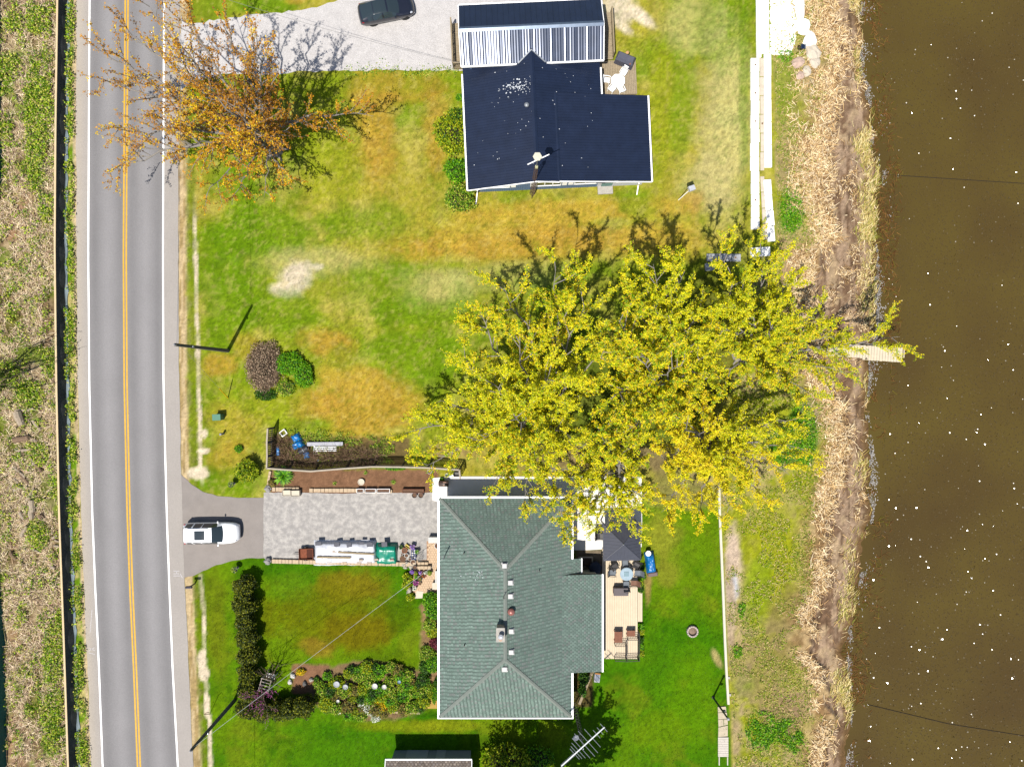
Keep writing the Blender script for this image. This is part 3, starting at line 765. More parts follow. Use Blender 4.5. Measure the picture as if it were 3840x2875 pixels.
oc = [(.66 * math.cos(math.pi / 8 + i * math.pi / 4), .62 * math.sin(math.pi / 8 + i * math.pi / 4)) for i in range(8)]
MB().prism(oc, .68, .72).build('tabletop', PLASTIC, tt)
for sx in (-1, 1):
    for sy in (-1, 1): MB().bar((sx * .4, sy * .4, .69), (sx * .46, sy * .46, 0), .06, .06).build('leg', PLASTIC, tt)
for (cx, cy, a) in [(2338,271,-35),(2277,300,-262),(2295,332,-205),(2329,334,-163)]:
    q = at(cx, cy, .7); d = Vector((tc.x - q.x, tc.y - q.y)); patio_chair('white slatted plastic armchair drawn up to the white patio table', (q.x, q.y, dz), math.atan2(d.y, d.x) - math.pi / 2, 'white patio chairs')
# covered grill on the lawn corner of the side deck
g = at(2345, 222, .9); G_ = thing('covered_grill', 'grill under a grey fitted cover with an orange badge beside the grey deck', 'grill', (g.x, g.y, .24), math.radians(-22))
cov = MB(); V = [(-.85,-.42,0),(.85,-.42,0),(.85,.42,0),(-.85,.42,0),(-.82,-.4,.75),(.82,-.4,.75),(.82,.4,.8),(-.82,.4,.8),(-.7,-.22,.98),(.7,-.22,.98),(.7,.25,1.02),(-.7,.25,1.02)]
cov.add(V, [(0,1,5,4),(1,2,6,5),(2,3,7,6),(3,0,4,7),(4,5,9,8),(5,6,10,9),(6,7,11,10),(7,4,8,11),(8,9,10,11),(0,3,2,1)])
cov.build('cover', mat('grey_vinyl', c(98,100,116), rough=.55, var=.14, scale=3), G_)
MB().box(.55, -.31, .88, .07, .22, .012, R=Matrix.Rotation(.4, 3, 'Y')).build('badge', mat('orange_badge', c(220,120,60), var=.05), G_)
fb = at(2352, 200, 1.2); tag(MB().blob(0, 0, .0, .17, .15, .10, 3, .08, 10, 6).build('cushion', mat('tan_cushion', c(225,175,120), var=.1), None, (fb.x, fb.y, 1.34)), 'round tan cushion lying on the grey grill cover', 'cushion')
# ------------------------------------------------------------------ green-roofed house
SH0 = Vector((-.557, -19.1, 0))
SH = thing('house', 'long low house under a hipped roof of green-grey shingles', 'house', SH0)
def wb(mb, name, m, par, off=SH0, smooth=False):
    mb.v = [(v[0] - off.x, v[1] - off.y, v[2] - off.z) for v in mb.v]
    return mb.build(name, m, par, smooth=smooth)
SHB = mat('shingle_base_green', c(104,122,113), rough=.95, var=.2, scale=1.2, fine=.2, bscale=50)  # darker green base, left open in the gaps between tabs
SHT = mat('shingle_green', None, rough=.95, attr='col', var=.10, scale=.8, fine=.12, bscale=60)
X0, X1, Y0, Y1, XR, YRN, YRS, ZE, ZR = -6.194, 5.08, -28.47, -9.80, -.557, -15.44, -22.83, 2.7, 4.57
PT = (ZR - ZE) / (X1 - XR)
def scan(poly, g, v):
    """interval of u (across) where the plan polygon is cut by the line dot(p,g)=v"""
    pr = (-g[1], g[0]); us = []
    n = len(poly)
    for i in range(n):
        a, b = poly[i], poly[(i + 1) % n]
        va = a[0] * g[0] + a[1] * g[1]; vb = b[0] * g[0] + b[1] * g[1]
        if (va - v) * (vb - v) < 0:
            t = (v - va) / (vb - va); x = a[0] + (b[0] - a[0]) * t; y = a[1] + (b[1] - a[1]) * t
            us.append(x * pr[0] + y * pr[1])
    return (min(us), max(us)) if len(us) >= 2 else None
def shingles(poly, g, zf, par, off, tones, expo=.17, tabw=.30, slot=.115, seed=1, lift=.009, hole=None):
    rg = np.random.RandomState(seed); pr = (-g[1], g[0])
    vv = [p[0] * g[0] + p[1] * g[1] for p in poly]; v = min(vv); row = 0; V = []; Fq = []; Cc = []
    while v < max(vv):
        it = scan(poly, g, v + expo / 2)
        if it:
            u = it[0] + (row % 2) * tabw / 2 - tabw + rg.uniform(-.03, .03)
            while u < it[1]:
                w = tabw - slot * rg.uniform(.75, 1.3)
                a = max(u, it[0]); b = min(u + w, it[1])
                if b - a > .03:
                    k = len(V); cc = np.array(tones[rg.randint(len(tones))]) * rg.uniform(.86, 1.12)
                    for (uu, v_, h) in ((a, v, lift), (b, v, lift), (b, v + expo * .98, lift * .35), (a, v + expo * .98, lift * .35), (a, v - .002, 0), (b, v - .002, 0)):
                        x = uu * pr[0] + v_ * g[0]; y = uu * pr[1] + v_ * g[1]
                        V.append((x - off.x, y - off.y, zf(x, y) + h)); Cc.append(cc)
                    Fq += [(k, k + 3, k + 2, k + 1), (k + 4, k, k + 1, k + 5)]
                u += tabw
        v += expo; row += 1
    V = np.array(V); Fq = np.array(Fq)
    me = mesh_np('shingle_courses', V, Fq, np.array(Cc))
    return stuff(obj('shingle_courses', me, SHT, par))
def deckface(poly, zf, par, off, m):
    mb = MB(); n = len(poly)
    top = [(x, y, zf(x, y)) for x, y in poly]; bot = [(x, y, zf(x, y) - .08) for x, y in poly]
    mb.add(top + bot, [tuple(range(n)), tuple(reversed(range(n, 2 * n)))] + [(i, n + i, n + (i + 1) % n, (i + 1) % n) for i in range(n)])
    me_ = wb(mb, 'roof_slope', m, par, off)
    bm = bmesh.new(); bm.from_mesh(me_.data); bmesh.ops.recalc_face_normals(bm, faces=bm.faces[:]); bm.to_mesh(me_.data); bm.free()
    return me_
TONES = [c(134,156,145), c(126,148,137), c(140,160,150), c(130,150,140), c(138,146,141)]
zW = lambda x, y: ZE + (x - X0) * PT
zE = lambda x, y: ZR - (x - XR) * PT
zN = lambda x, y: ZE + (Y1 - y) * (ZR - ZE) / (Y1 - YRN)
zS = lambda x, y: ZE + (y - Y0) * (ZR - ZE) / (YRS - Y0)
zWg = lambda x, y: 2.99 - (x - 4.19) * .10
pW = [(X0, Y0), (XR, YRS), (XR, YRN), (X0, Y1)]
pN = [(X0, Y1), (XR, YRN), (X1, Y1)]
pS = [(X0, Y0), (X1, Y0), (XR, YRS)]
pE = [(X1, Y1), (XR, YRN), (XR, YRS), (X1, Y0)]
pX = [(5.085, -15.0), (5.085, -16.28), (5.94, -16.28), (5.94, -15.0)]
pG = [(4.19, -16.3), (4.19, -24.62), (7.68, -24.62), (7.68, -16.3)]
for i, (pl_, g_, zf) in enumerate([(pW, (1, 0), zW), (pN, (0, -1), zN), (pS, (0, 1), zS), (pE, (-1, 0), zE), (pX, (-1, 0), zE), (pG, (-1, 0), zWg)]):
    rs = deckface(pl_, zf, SH, SH0, SHB)
    shingles(pl_, g_, zf, rs, Vector((SH0.x, SH0.y, 0)), TONES, seed=i + 1)
# cap shingles along hips and ridge, each one a piece
CAPM = mat('cap_shingle', c(142,150,142), rough=.95, var=.12, scale=2, fine=.15, bscale=50)
capme = MB().add([(-.15, 0, -.05), (0, 0, .0), (.15, 0, -.05), (-.15, .25, -.075), (0, .25, -.02), (.15, .25, -.075), (-.15, 0, -.065), (0, 0, -.016), (.15, 0, -.065)],
    [(0, 1, 4, 3), (1, 2, 5, 4), (6, 7, 1, 0), (7, 8, 2, 1)]).mesh('cap_shingle')
def caps(a, b, lift=.07):
    a = Vector(a); b = Vector(b); d = b - a; n = int(d.length / .21); y = d.normalized(); x = y.cross(Vector((0, 0, 1))).normalized(); z = x.cross(y)
    R = Matrix((x, y, z)).transposed().to_4x4()
    for i in range(n):
        o = obj('cap_shingle', capme, CAPM, SH); p = a + d * (i / n) + z * (lift + .008)
        o.matrix_local = Matrix.Translation(p - SH0) @ R
for cn in ((X0, Y0), (X1, Y0)): caps((*cn, ZE), (XR, YRS, ZR))
for cn in ((X0, Y1), (X1, Y1)): caps((*cn, ZE), (XR, YRN, ZR))
caps((XR, YRS - .1, ZR), (XR, YRN + .1, ZR), .08)
# fascia and gutters
def tr2(a, b, w=.17, h=.13): wb(MB().bar(a, b, w, h), 'gutter', WHITE, SH)
zg = ZE - .03
tr2((X0 - .08, Y0 - .1, zg), (X0 - .08, Y1 + .1, zg)); tr2((X0 - .16, Y1 + .085, zg - .003), (X1 + .16, Y1 + .085, zg - .003)); tr2((X0 - .16, Y0 - .085, zg - .003), (X1 + .16, Y0 - .085, zg - .003), .1)
tr2((X1 + .08, Y1 + .1, zg), (X1 + .08, -14.98, zg)); tr2((X1 + .08, -24.66, zg), (X1 + .08, Y0 - .1, zg)); tr2((5.98, -14.98, 2.39), (5.98, -16.25, 2.39), .1)
tr2((7.75, -16.28, 2.6), (7.75, -24.64, 2.6), .14)
wb(MB().prism([(X0 + .4, Y0 + .4), (X1 - .4, Y0 + .4), (X1 - .4, Y1 - .4), (X0 + .4, Y1 - .4)], 0, 2.72), 'wall', mat('cream_siding', c(215,210,195), var=.06), SH)
wb(MB().prism([(X1 - .45, -24.3), (7.35, -24.3), (7.35, -16.6), (X1 - .45, -16.6)], 0, 2.5), 'wall', MATS['cream_siding'], SH)
V = [(4.2, 2.98), (7.66, 2.63), (7.66, 2.3), (5.9, 2.38), (5.1, 2.66)]
mb = MB(); n = 5; mb.add([(x, -16.33, z) for x, z in V] + [(x, -16.5, z) for x, z in V], [tuple(range(n)), tuple(reversed(range(n, 2 * n)))] + [(i, n + i, n + (i + 1) % n, (i + 1) % n) for i in range(n)])
wb(mb, 'cheek_wall', mat('shaded_cheek', c(70,76,80), var=.1), SH)  # shade on this north-facing wall put into its dark colour
# roof fittings
def onroof(px_, py_, zf, guess=4.2):
    z = guess
    for _ in range(6):
        q = at(px_, py_, z); z = zf(q.x, q.y)
    return at(px_, py_, z)
VENTM = mat('white_vent', c(226,224,222), rough=.5, var=.05)
for (a, b, zf) in [(1892,2119,zN),(1914,2182,zE),(1914,2233,zE),(1917,2364,zE),(1917,2442,zE),(1893,2506,zS)]:
    q = onroof(a, b, zf); vt = MB()
    vt.box(q.x, q.y, q.z + .02, .5, .5, .02); vt.box(q.x, q.y, q.z + .12, .40, .40, .18, cham=.03); wb(vt, 'roof_vent', VENTM, SH)
q = onroof(1917, 2290, zE); wb(MB().lathe([(.14, -.2), (.14, .16), (.30, .18), (.31, .24), (.26, .34), (.14, .41), (.06, .44)], q.x, q.y, q.z, 18), 'copper_vent', mat('copper_paint', c(196,130,120), rough=.35, var=.08, metal=.3), SH, smooth=True)
q = at(1877, 2378, 5.3)
ch = wb(MB().box(q.x, q.y, 4.7, .62, 1.06, 1.3, cham=.02), 'chimney', mat('tan_brick', c(222,206,184), rough=.9, var=.12, scale=5), SH)
wb(MB().box(q.x, q.y, 5.38, .72, 1.16, .08, cham=.02), 'chimney_cap', CONC2, ch, off=Vector((SH0.x, SH0.y, 0)))
wb(MB().lathe([(.17, 0), (.17, .3), (.22, .31), (.2, .42), (.06, .5)], q.x + .03, q.y - .02, 5.42, 14), 'chimney_pot', mat('pale_pot', c(225,228,235), rough=.4, metal=.2), ch)
wb(MB().lathe([(.15, 0), (.13, .16)], q.x, q.y - .34, 5.42, 12), 'chimney_pot', mat('clay_pot_pale', c(225,190,165), rough=.8), ch)
for (a, b, zf) in [(2022,2137,zE),(1742,2416,zW),(1740,2072,zW)]:
    q = onroof(a, b, zf, 3.8); wb(MB().tube([(q.x, q.y, q.z - .1), (q.x, q.y, q.z + .35)], .05, 8), 'vent_pipe', DARKST, SH)
q = onroof(1890, 2232, zW, 4.5); r_ = MB(); r_.tube([q, q + Vector((0, 0, .9))], .03, 6); r_.bar(q + Vector((-.15, 0, .8)), q + Vector((.2, .05, .85)), .03, .03); wb(r_, 'roof_bracket', DARKST, SH)
sm = onroof(1672, 2074, zW, 2.9)
wb(MB().tube([sm + Vector((0, 0, -.4)), sm + Vector((0, 0, 1.7)), sm + Vector((-.1, -.05, 1.8))], .045, 8), 'service_mast', GALV, SH)
SMT = sm + Vector((0, 0, 1.6))
dp = MB(); rg = random.Random(8)
for k in range(26):
    q = onroof(rg.gauss(1778, 34), rg.gauss(2158, 12), zW, 3.6); r = rg.uniform(.015, .045)
    dp.add([(q.x + r * math.cos(t) * rg.uniform(.6, 1.3), q.y + r * math.sin(t) * rg.uniform(.6, 1.3), zW(q.x + r * math.cos(t), 0) + .022) for t in (0, 1, 2, 3, 4, 5)], [tuple(range(6))])
stuff(wb(dp, 'bird_droppings', MATS['bird_dropping'], SH))

# ------------------------------------------------------------------ timber deck, steps and railings behind the green-roofed house
PINE = mat('pale_pine', c(255,234,202), rough=.85, var=.07, scale=2.2, fine=.05, bscale=60)
DZ = .35
d0 = at(2258, 2470, DZ); d1 = at(2391, 2058, DZ)
DK = thing('deck', 'pale pine deck along the back of the green-roofed house', 'deck', (d0.x, d0.y, 0))
yl0, yl1 = d0.y, d1.y
planks(DK, 0, d1.x - d0.x, 0.02, yl1 - yl0, DZ - .02, 'y', .145, .012, PINE, seed=5)
MB().box((d1.x - d0.x) / 2, (yl1 - yl0) / 2, (DZ - .05) / 2, d1.x - d0.x - .05, yl1 - yl0 - .1, DZ - .05).build('framing', OLDWOOD, DK)
s0 = at(2391, 2330, .2); s1 = at(2409, 2216, .2)
planks(DK, s0.x - d0.x + .02, s1.x - d0.x, s0.y - d0.y, s1.y - d0.y, .18, 'y', .15, .012, PINE, seed=6, nm='step_board')
MB().box((s0.x + s1.x) / 2 - d0.x, (s0.y + s1.y) / 2 - d0.y, .08, s1.x - s0.x - .06, s1.y - s0.y - .06, .15).build('step_frame', OLDWOOD, DK)
BLK = mat('black_iron', (.02,.018,.017), rough=.5, var=.1)
def iron_rail(label, pts, h=.9, sp=.13, flat=True):
    """pts: pixel corners on the deck"""
    Q = [at(a, b, DZ) for a, b in pts]; o0 = Q[0]
    T = thing('iron_railing', label, 'railing', (o0.x, o0.y, DZ))
    Q = [q - o0 for q in Q]
    up = Vector((0, 0, 1))
    fr = MB(); bl = MB()
    for a, b in zip(Q, Q[1:]):
        for hh in (h, h * .55, .1): fr.bar(a + up * hh, b + up * hh, .035, .035)
        n = max(1, int((b - a).length / sp))
        for i in range(n + 1):
            p = a.lerp(b, i / n); bl.bar(p + up * .02, p + up * h, .018, .018)
    for p in Q: fr.box(p.x, p.y, h / 2 + .02, .05, .05, h + .04)
    fr.build('rail_frame', BLK, T); bl.build('balusters', BLK, T)['kind'] = 'stuff'
    return T
iron_rail('black iron railing folded round the pale deck corner beside the brown tables', [(2303,2408),(2345,2408),(2345,2458)])
iron_rail('black iron railing of slats along the edge of the pale deck', [(2391,2360),(2391,2462)])
iron_rail('black iron stair gate standing across the pale deck', [(2350,2385),(2388,2385)])
iron_rail('black iron railing closing the end of the pale deck steps', [(2303,2462),(2345,2464),(2388,2462)])
def slat_table(label, px_, py_, w, l, h, m, z0=DZ):
    q = at(px_, py_, z0 + h); T = thing('slat_table', label, 'table', (q.x, q.y, z0))
    n = int(l / .1)
    me = MB().box(0, 0, 0, w, l / n - .012, .03, cham=.005).mesh('slat')
    for i in range(n): obj('slat', me, m, T, (0, -l / 2 + (i + .5) * l / n, h))
    for sx in (-1, 1):
        for sy in (-1, 1): MB().box(sx * (w / 2 - .06), sy * (l / 2 - .06), (h - .015) / 2, .06, .06, h - .015).build('leg', m, T)
    MB().box(0, 0, h - .06, w - .1, l - .1, .06).build('apron', m, T)
CEDAR = mat('cedar_brown', c(160,104,78), rough=.7, var=.2, scale=7)
slat_table('brown slatted table standing free on the pale deck', 2319, 2388, .72, .95, .6, CEDAR)
slat_table('brown slatted bench beside the black stair gate', 2366, 2374, .75, .5, .55, CEDAR)
# rectangular grey storage ottoman
q = at(2329, 2219, DZ + .7); T = thing('storage_box', 'grey wicker storage box with a flat rounded lid on the pale deck', 'box', (q.x, q.y, DZ))
wick = mat('grey_wicker', c(122,114,116), rough=.8, var=.12, scale=14)
MB().box(0, 0, .3, 1.22, .62, .6, cham=.05).build('body', wick, T); MB().box(0, 0, .65, 1.3, .7, .1, cham=.05).build('lid', wick, T)
# round glass table and sling chairs
q = at(2350, 2152, DZ + .72); GT = thing('glass_table', 'round glass-topped table with a pale rim among grey sling chairs', 'table', (q.x, q.y, DZ)); gtc = q
MB().lathe([(.50, 0), (.54, -.015), (.58, 0), (.54, .02)], 0, 0, .71, 28).build('rim', mat('pale_blue_rim', c(176,200,214), rough=.4), GT)
MB().lathe([(.5, 0), (.5, .012)], 0, 0, .705, 28).build('glass_top', mat('table_glass', (.35,.42,.46), rough=.05, var=0, alpha=.55, spec=.6), GT)
for k in range(4):
    a = math.pi / 4 + k * math.pi / 2; MB().bar((.42 * math.cos(a), .42 * math.sin(a), .69), (.3 * math.cos(a), .3 * math.sin(a), 0), .035, .035).build('leg', BLK, GT)
MB().box(-.02, .02, .74, .42, .42, .04, cham=.02).build('tray', mat('pale_tray', c(150,180,190), rough=.3, var=.25, scale=12), GT)
SLING = mat('grey_sling', c(128,136,144), rough=.75, var=.1, scale=8)
def sling_chair(label, x, y, rz, z0, group, m=SLING):
    T = thing('sling_chair', label, 'chair', (x, y, z0), rz, group)
    V = []; n = 7; prof = [(.30,.40),(.05,.36),(-.18,.38),(-.27,.50),(-.36,.72),(-.44,.95)]
    mb = MB()
    for (yy, zz) in prof: V += [(-.25, yy, zz), (.25, yy, zz)]
    mb.add(V, [(2 * i, 2 * i + 1, 2 * i + 3, 2 * i + 2) for i in range(len(prof) - 1)])
    mb.add([(x_, y_, z_ - .02) for x_, y_, z_ in V], [(2 * i, 2 * i + 2, 2 * i + 3, 2 * i + 1) for i in range(len(prof) - 1)]); mb.build('sling_seat', m, T)
    for sx in (-1, 1):
        MB().tube([(sx * .27, .34, .38), (sx * .27, .05, .35), (sx * .27, -.2, .38), (sx * .27, -.46, .98)], .022, 6).build('side_rail', BLK, T)
        MB().tube([(sx * .28, .30, 0), (sx * .30, .32, .58), (sx * .31, .1, .62), (sx * .30, -.28, .58), (sx * .29, -.38, 0)], .02, 6).build('arm_and_legs', BLK, T)
    MB().tube([(-.27, -.46, .98), (0, -.50, 1.02), (.27, -.46, .98)], .022, 6).build('top_rail', BLK, T)
    return T
for (a, b, lab) in [(2345,2112,0),(2297,2148,0),(2394,2150,0),(2349,2194,0)]:
    p = at(a, b, DZ + .5); d = gtc - p; sling_chair('grey sling armchair pulled up to the round glass table', p.x, p.y, math.atan2(d.y, d.x) - math.pi / 2, DZ if a < 2400 else DZ, 'grey sling chairs')
for (a, b, r) in [(2305,2125,30),(2388,2120,-30)]:
    p = at(a, b, DZ + .5); sling_chair('dark wire armchair standing back from the round glass table', p.x, p.y, math.radians(180 + r), DZ, 'dark wire chairs', BLK)
p = at(2378, 2185, DZ + .3); sling_chair('rusty wire garden chair at the edge of the pale deck', p.x, p.y, math.radians(90), DZ, None, mat('rust_wire', c(150,110,90), var=.2))
# gazebo
g0 = at(2332, 2031, 2.3); GZ = thing('gazebo', 'grey metal gazebo with a four-sided hard roof over the pale patio', 'gazebo', (g0.x, g0.y, .06), math.radians(1.2))
hw, hh_ = 1.60, 1.58; ez, pz = 2.25, 3.15
GZM = mat('grey_gazebo_metal', c(84,86,98), rough=.5, var=.08, scale=2, spec=.4)
cor = [(-hw, -hh_), (hw, -hh_), (hw, hh_), (-hw, hh_)]
pk = at(2333, 2037, 3.2) - g0; pk = Vector((0, 0, pz))
for i in range(4):
    a = Vector((*cor[i], ez)); b = Vector((*cor[(i + 1) % 4], ez)); e = (b - a); nrib = 11
    fc = MB(); fc.add([a, b, pk, a - Vector((0, 0, .05)), b - Vector((0, 0, .05)), pk - Vector((0, 0, .08))], [(0, 1, 2), (5, 4, 3), (0, 3, 4, 1)])
    sl_ = fc.build('roof_panel', GZM, GZ)
    rb = MB(); mid = (a + b) / 2; up = (pk - mid)
    nrm = e.cross(up).normalized()
    for k in range(1, nrib):
        t = k / nrib; base = a.lerp(b, t); f = 1 - abs(2 * t - 1)
        rb.bar(base + nrm * .006, base + up * f + nrm * .006, .025, .02, up=nrm)
    rb.build('roof_ribs', GZM, sl_)['kind'] = 'stuff'
    MB().bar(a + Vector((0, 0, .02)), pk + Vector((0, 0, .02)), .06, .03).build('hip_cap', GZM, GZ)
    MB().bar(a - Vector((0, 0, .06)), b - Vector((0, 0, .06)), .05, .1).build('eave_beam', GZM, GZ)
    MB().box(cor[i][0] * .93, cor[i][1] * .93, ez / 2, .09, .09, ez).build('post', GZM, GZ)
MB().lathe([(.07, 0), (.05, .06), (.02, .12)], 0, 0, pz, 8).build('finial', GALV, GZ)
# coil of garden hose on the patio
q = at(2212, 1920, .1); hz = MB(); hz.tube([(q.x * 0 + (.18 + .004 * i) * math.cos(i * .5), (.18 + .004 * i) * math.sin(i * .5), .03 + .0006 * i) for i in range(40)], .016, 5)
tag(hz.build('garden_hose', mat('hose_green', c(150,160,120), rough=.5), None, (q.x, q.y, .06)), 'coiled garden hose lying on the white patio', 'hose')
# iron chairs in the patio
for i, (a, b) in enumerate([(2248,1985),(2248,2010)]):
    p = at(a, b, .4); sling_chair('slim black iron chair half under the edge of the gazebo', p.x, p.y, math.radians(-90), .06, 'black iron patio chairs', BLK)
# sunken entry: step frame and a covered round tub
q = at(2196, 2105, .4); E_ = thing('entry_step', 'wooden entry step with a white frame in the notch of the green-roofed house', 'step', (q.x, q.y, 0))
MB().box(0, 0, .15, 1.1, .7, .3, cham=.02).build('tread', mat('dark_brown_wood', c(90,70,56), var=.2), E_)
for (a, b, d, e) in ((0, .38, 1.25, .1), (.6, 0, .1, .85), (-.6, 0, .1, .85)): MB().box(a, b, .35, d, e, .1).build('frame_board', mat('cream_board', c(215,200,180), var=.1), E_)
q = at(2238, 2130, .8); T = thing('hot_tub', 'round dark blue covered tub tucked into the notch beside the deck', 'tub', (q.x - .12, q.y, 0))
MB().lathe([(.5, 0), (.52, .7)], 0, 0, 0, 18).build('tub', mat('dark_blue_vinyl', c(30,40,60), rough=.5), T); MB().lathe([(.55, 0), (.55, .06), (.3, .11), (.05, .12)], 0, 0, .7, 18).build('lid', MATS['dark_blue_vinyl'], T)
# blue tarpaulin bundle beside the deck
def tarp(name, label, cat, loc, sx, sy, h, m, seed, rz=0, nx=14, ny=10):
    rg = np.random.RandomState(seed); u = np.linspace(-1, 1, nx); v = np.linspace(-1, 1, ny); U, Vv = np.meshgrid(u, v)
    n_ = fbm(U * 2 + seed, Vv * 2, seed, 3); prof = np.clip(1 - np.maximum(np.abs(U), np.abs(Vv)) ** 6, 0, 1)
    Zz = h * prof * (.55 + .75 * n_); Xx = U * sx * (1 + .12 * (n_ - .5)) ; Yy = Vv * sy * (1 + .12 * (fbm(U * 3, Vv * 3 + 7, seed + 2, 2) - .5))
    ii = np.arange(ny - 1)[:, None] * nx + np.arange(nx - 1)[None]
    me = mesh_np(name, np.stack([Xx.ravel(), Yy.ravel(), Zz.ravel()], 1), np.stack([ii, ii + 1, ii + nx + 1, ii + nx], -1).reshape(-1, 4), smooth=False)
    o = obj(name, me, m, None, loc, rz); return tag(o, label, cat)
BLUET = mat('blue_tarpaulin', c(10,128,205), rough=.35, var=.25, scale=5, spec=.5)
p = at(2440, 2110, .4); T = thing('covered_barrow', 'bundle in bright blue tarpaulin with a white bucket, on the lawn by the deck', 'tarpaulin bundle', (p.x, p.y, 0), math.radians(8))
o = tarp('tarpaulin', '', '', (0, 0, 0), .42, .95, .8, BLUET, 5, nx=16, ny=22); o.parent = T
for k in ('label', 'category'): del o[k]
MB().lathe([(.2, 0), (.24, .32), (.2, .33)], -.12, .92, .3, 14).build('bucket', PLASTIC, T)
MB().box(.05, -1.02, .25, .85, .35, .5, cham=.06).build('grey_end_box', mat('grey_canvas', c(140,120,116), var=.12), T)
# air-conditioning unit and retaining board at the south-east corner
q = at(2240, 2540, .7); T = thing('heat_pump', 'small boxy outdoor unit with an orange trim beside the green-roofed house', 'outdoor unit', (q.x, q.y, 0), math.radians(-6))
MB().box(0, 0, .35, .5, .85, .7, cham=.03).build('casing', mat('pale_metal_case', c(190,190,196), rough=.4), T); MB().box(0, 0, .715, .36, .6, .02).build('grille', mat('grille_grey', c(120,130,150), rough=.4, var=.3, scale=20), T); MB().box(0, .36, .71, .5, .1, .03).build('trim', mat('orange_trim', c(215,150,70)), T)
q0 = at(2222, 2515, .3); q1 = at(2172, 2638, .3)
tag(MB().bar((0, 0, .2), (q1.x - q0.x, q1.y - q0.y, .2), .22, .4).build('retaining_board', OLDWOOD, None, (q0.x, q0.y, 0)), 'weathered board edging the dark bed behind the green-roofed house', 'board')

# ------------------------------------------------------------------ television aerial on a lattice tower
tb = at(2152, 2632, 0); TT = lattice('antenna_tower', 'steel lattice tower with a long comb-shaped television aerial beside the green-roofed house', (tb.x, tb.y, 0), (tb.x + .05, tb.y - .05, 6.4), .24, .16, DARKST, 14)
hub = Vector((.05, -.05, 6.4))
MB().tube([hub - Vector((0, 0, .4)), hub + Vector((0, 0, 1.3))], .03, 6).build('pole', GALV, TT)
A0 = at(2104, 2868, 7.5) - tb; A1 = at(2266, 2722, 7.5) - tb
am = (A0 + A1) / 2; sh_ = Vector((hub.x, hub.y, 0)) - Vector((am.x, am.y, 0)); A0 += sh_ * .35; A1 += sh_ * .35
bm_ = MB(); bm_.bar(A0, A1, .09, .08, up=(0, 0, 1)); bm_.build('aerial_boom', GALV, TT)
dv = (A1 - A0).normalized(); pv = Vector((-dv.y, dv.x, 0))
elm = MB(); LT = (A1 - A0).length
for t, w in [(.985,.42),(.9,.36),(.82,.42),(.72,.95),(.62,1.15),(.54,1.2),(.46,1.05),(.40,.8),(.35,.65),(.31,.55)] + [(.02 + .022 * i, .12) for i in range(13)]:
    p = A0 + dv * LT * t; elm.tube([p - pv * w, p + pv * w], .024, 5)
elm.build('aerial_elements', GALV, TT)
MB().lathe([(.04, 0), (.18, .05), (.24, .13), (.22, .12), (.05, .03)], -.35, -.2, 5.6, 14).build('dish', mat('grey_dish', c(150,155,165), rough=.4), TT)
MB().bar((-.33, -.18, 5.62), (.05, -.05, 5.4), .03, .03).build('dish_arm', GALV, TT)

# ------------------------------------------------------------------ shed at the south edge
s0 = at(1447, 2850, 2.3); s1 = at(1767, 2852, 2.3)
SHD = thing('shed', 'grey-sided garden shed with a brown shingle roof and white gutter', 'shed', ((s0.x + s1.x) / 2, s0.y - 2.2, 0))
so_ = Vector(SHD.location); sw = (s1.x - s0.x) / 2
wb(MB().prism([(so_.x - sw + .35, s0.y - 4.1), (so_.x + sw - .15, s0.y - 4.1), (so_.x + sw - .15, s0.y - .35), (so_.x - sw + .35, s0.y - .35)], 0, 2.3), 'wall', mat('grey_siding', c(150,160,165), var=.06), SHD, so_)
zs1 = lambda x, y: 2.3 + (s0.y - y) * .35; zs2 = lambda x, y: 2.3 + (y - (s0.y - 4.4)) * .35
BR = [c(170,155,140), c(150,136,124), c(186,170,156), c(160,148,140)]
for pl_, g_, zf in (([(s0.x, s0.y), (s1.x, s0.y), (s1.x, s0.y - 2.2), (s0.x, s0.y - 2.2)], (0, -1), zs1), ([(s0.x, s0.y - 4.4), (s1.x, s0.y - 4.4), (s1.x, s0.y - 2.2), (s0.x, s0.y - 2.2)], (0, 1), zs2)):
    rs = deckface(pl_, zf, SHD, so_, mat('shed_roof_base', c(120,106,96), var=.2)); shingles(pl_, g_, zf, rs, Vector((so_.x, so_.y, 0)), BR, seed=11)
wb(MB().bar((s0.x - .06, s0.y + .07, 2.26), (s1.x + .06, s0.y + .07, 2.26), .12, .1), 'gutter', WHITE, SHD, so_)
wb(MB().bar((s0.x - .05, s0.y, 2.24), (s0.x - .05, s0.y - 2.2, 3.02), .06, .12), 'fascia', WHITE, SHD, so_); wb(MB().bar((s1.x + .05, s0.y, 2.24), (s1.x + .05, s0.y - 2.2, 3.02), .06, .12), 'fascia', WHITE, SHD, so_)
for k in range(10):
    wb(MB().box(s0.x + (k + .5) * (s1.x - s0.x) / 10, s0.y + .06, 2.30, .03, .16, .05), 'gutter_hanger', WHITE, SHD, so_)
for (a, w) in ((-1.2, 1.9), (.9, .8)): wb(MB().box(so_.x + a, s0.y - .33, 1.0, w, .05, 1.9), 'door', mat('pale_grey_door', c(176,184,190), var=.05), SHD, so_)
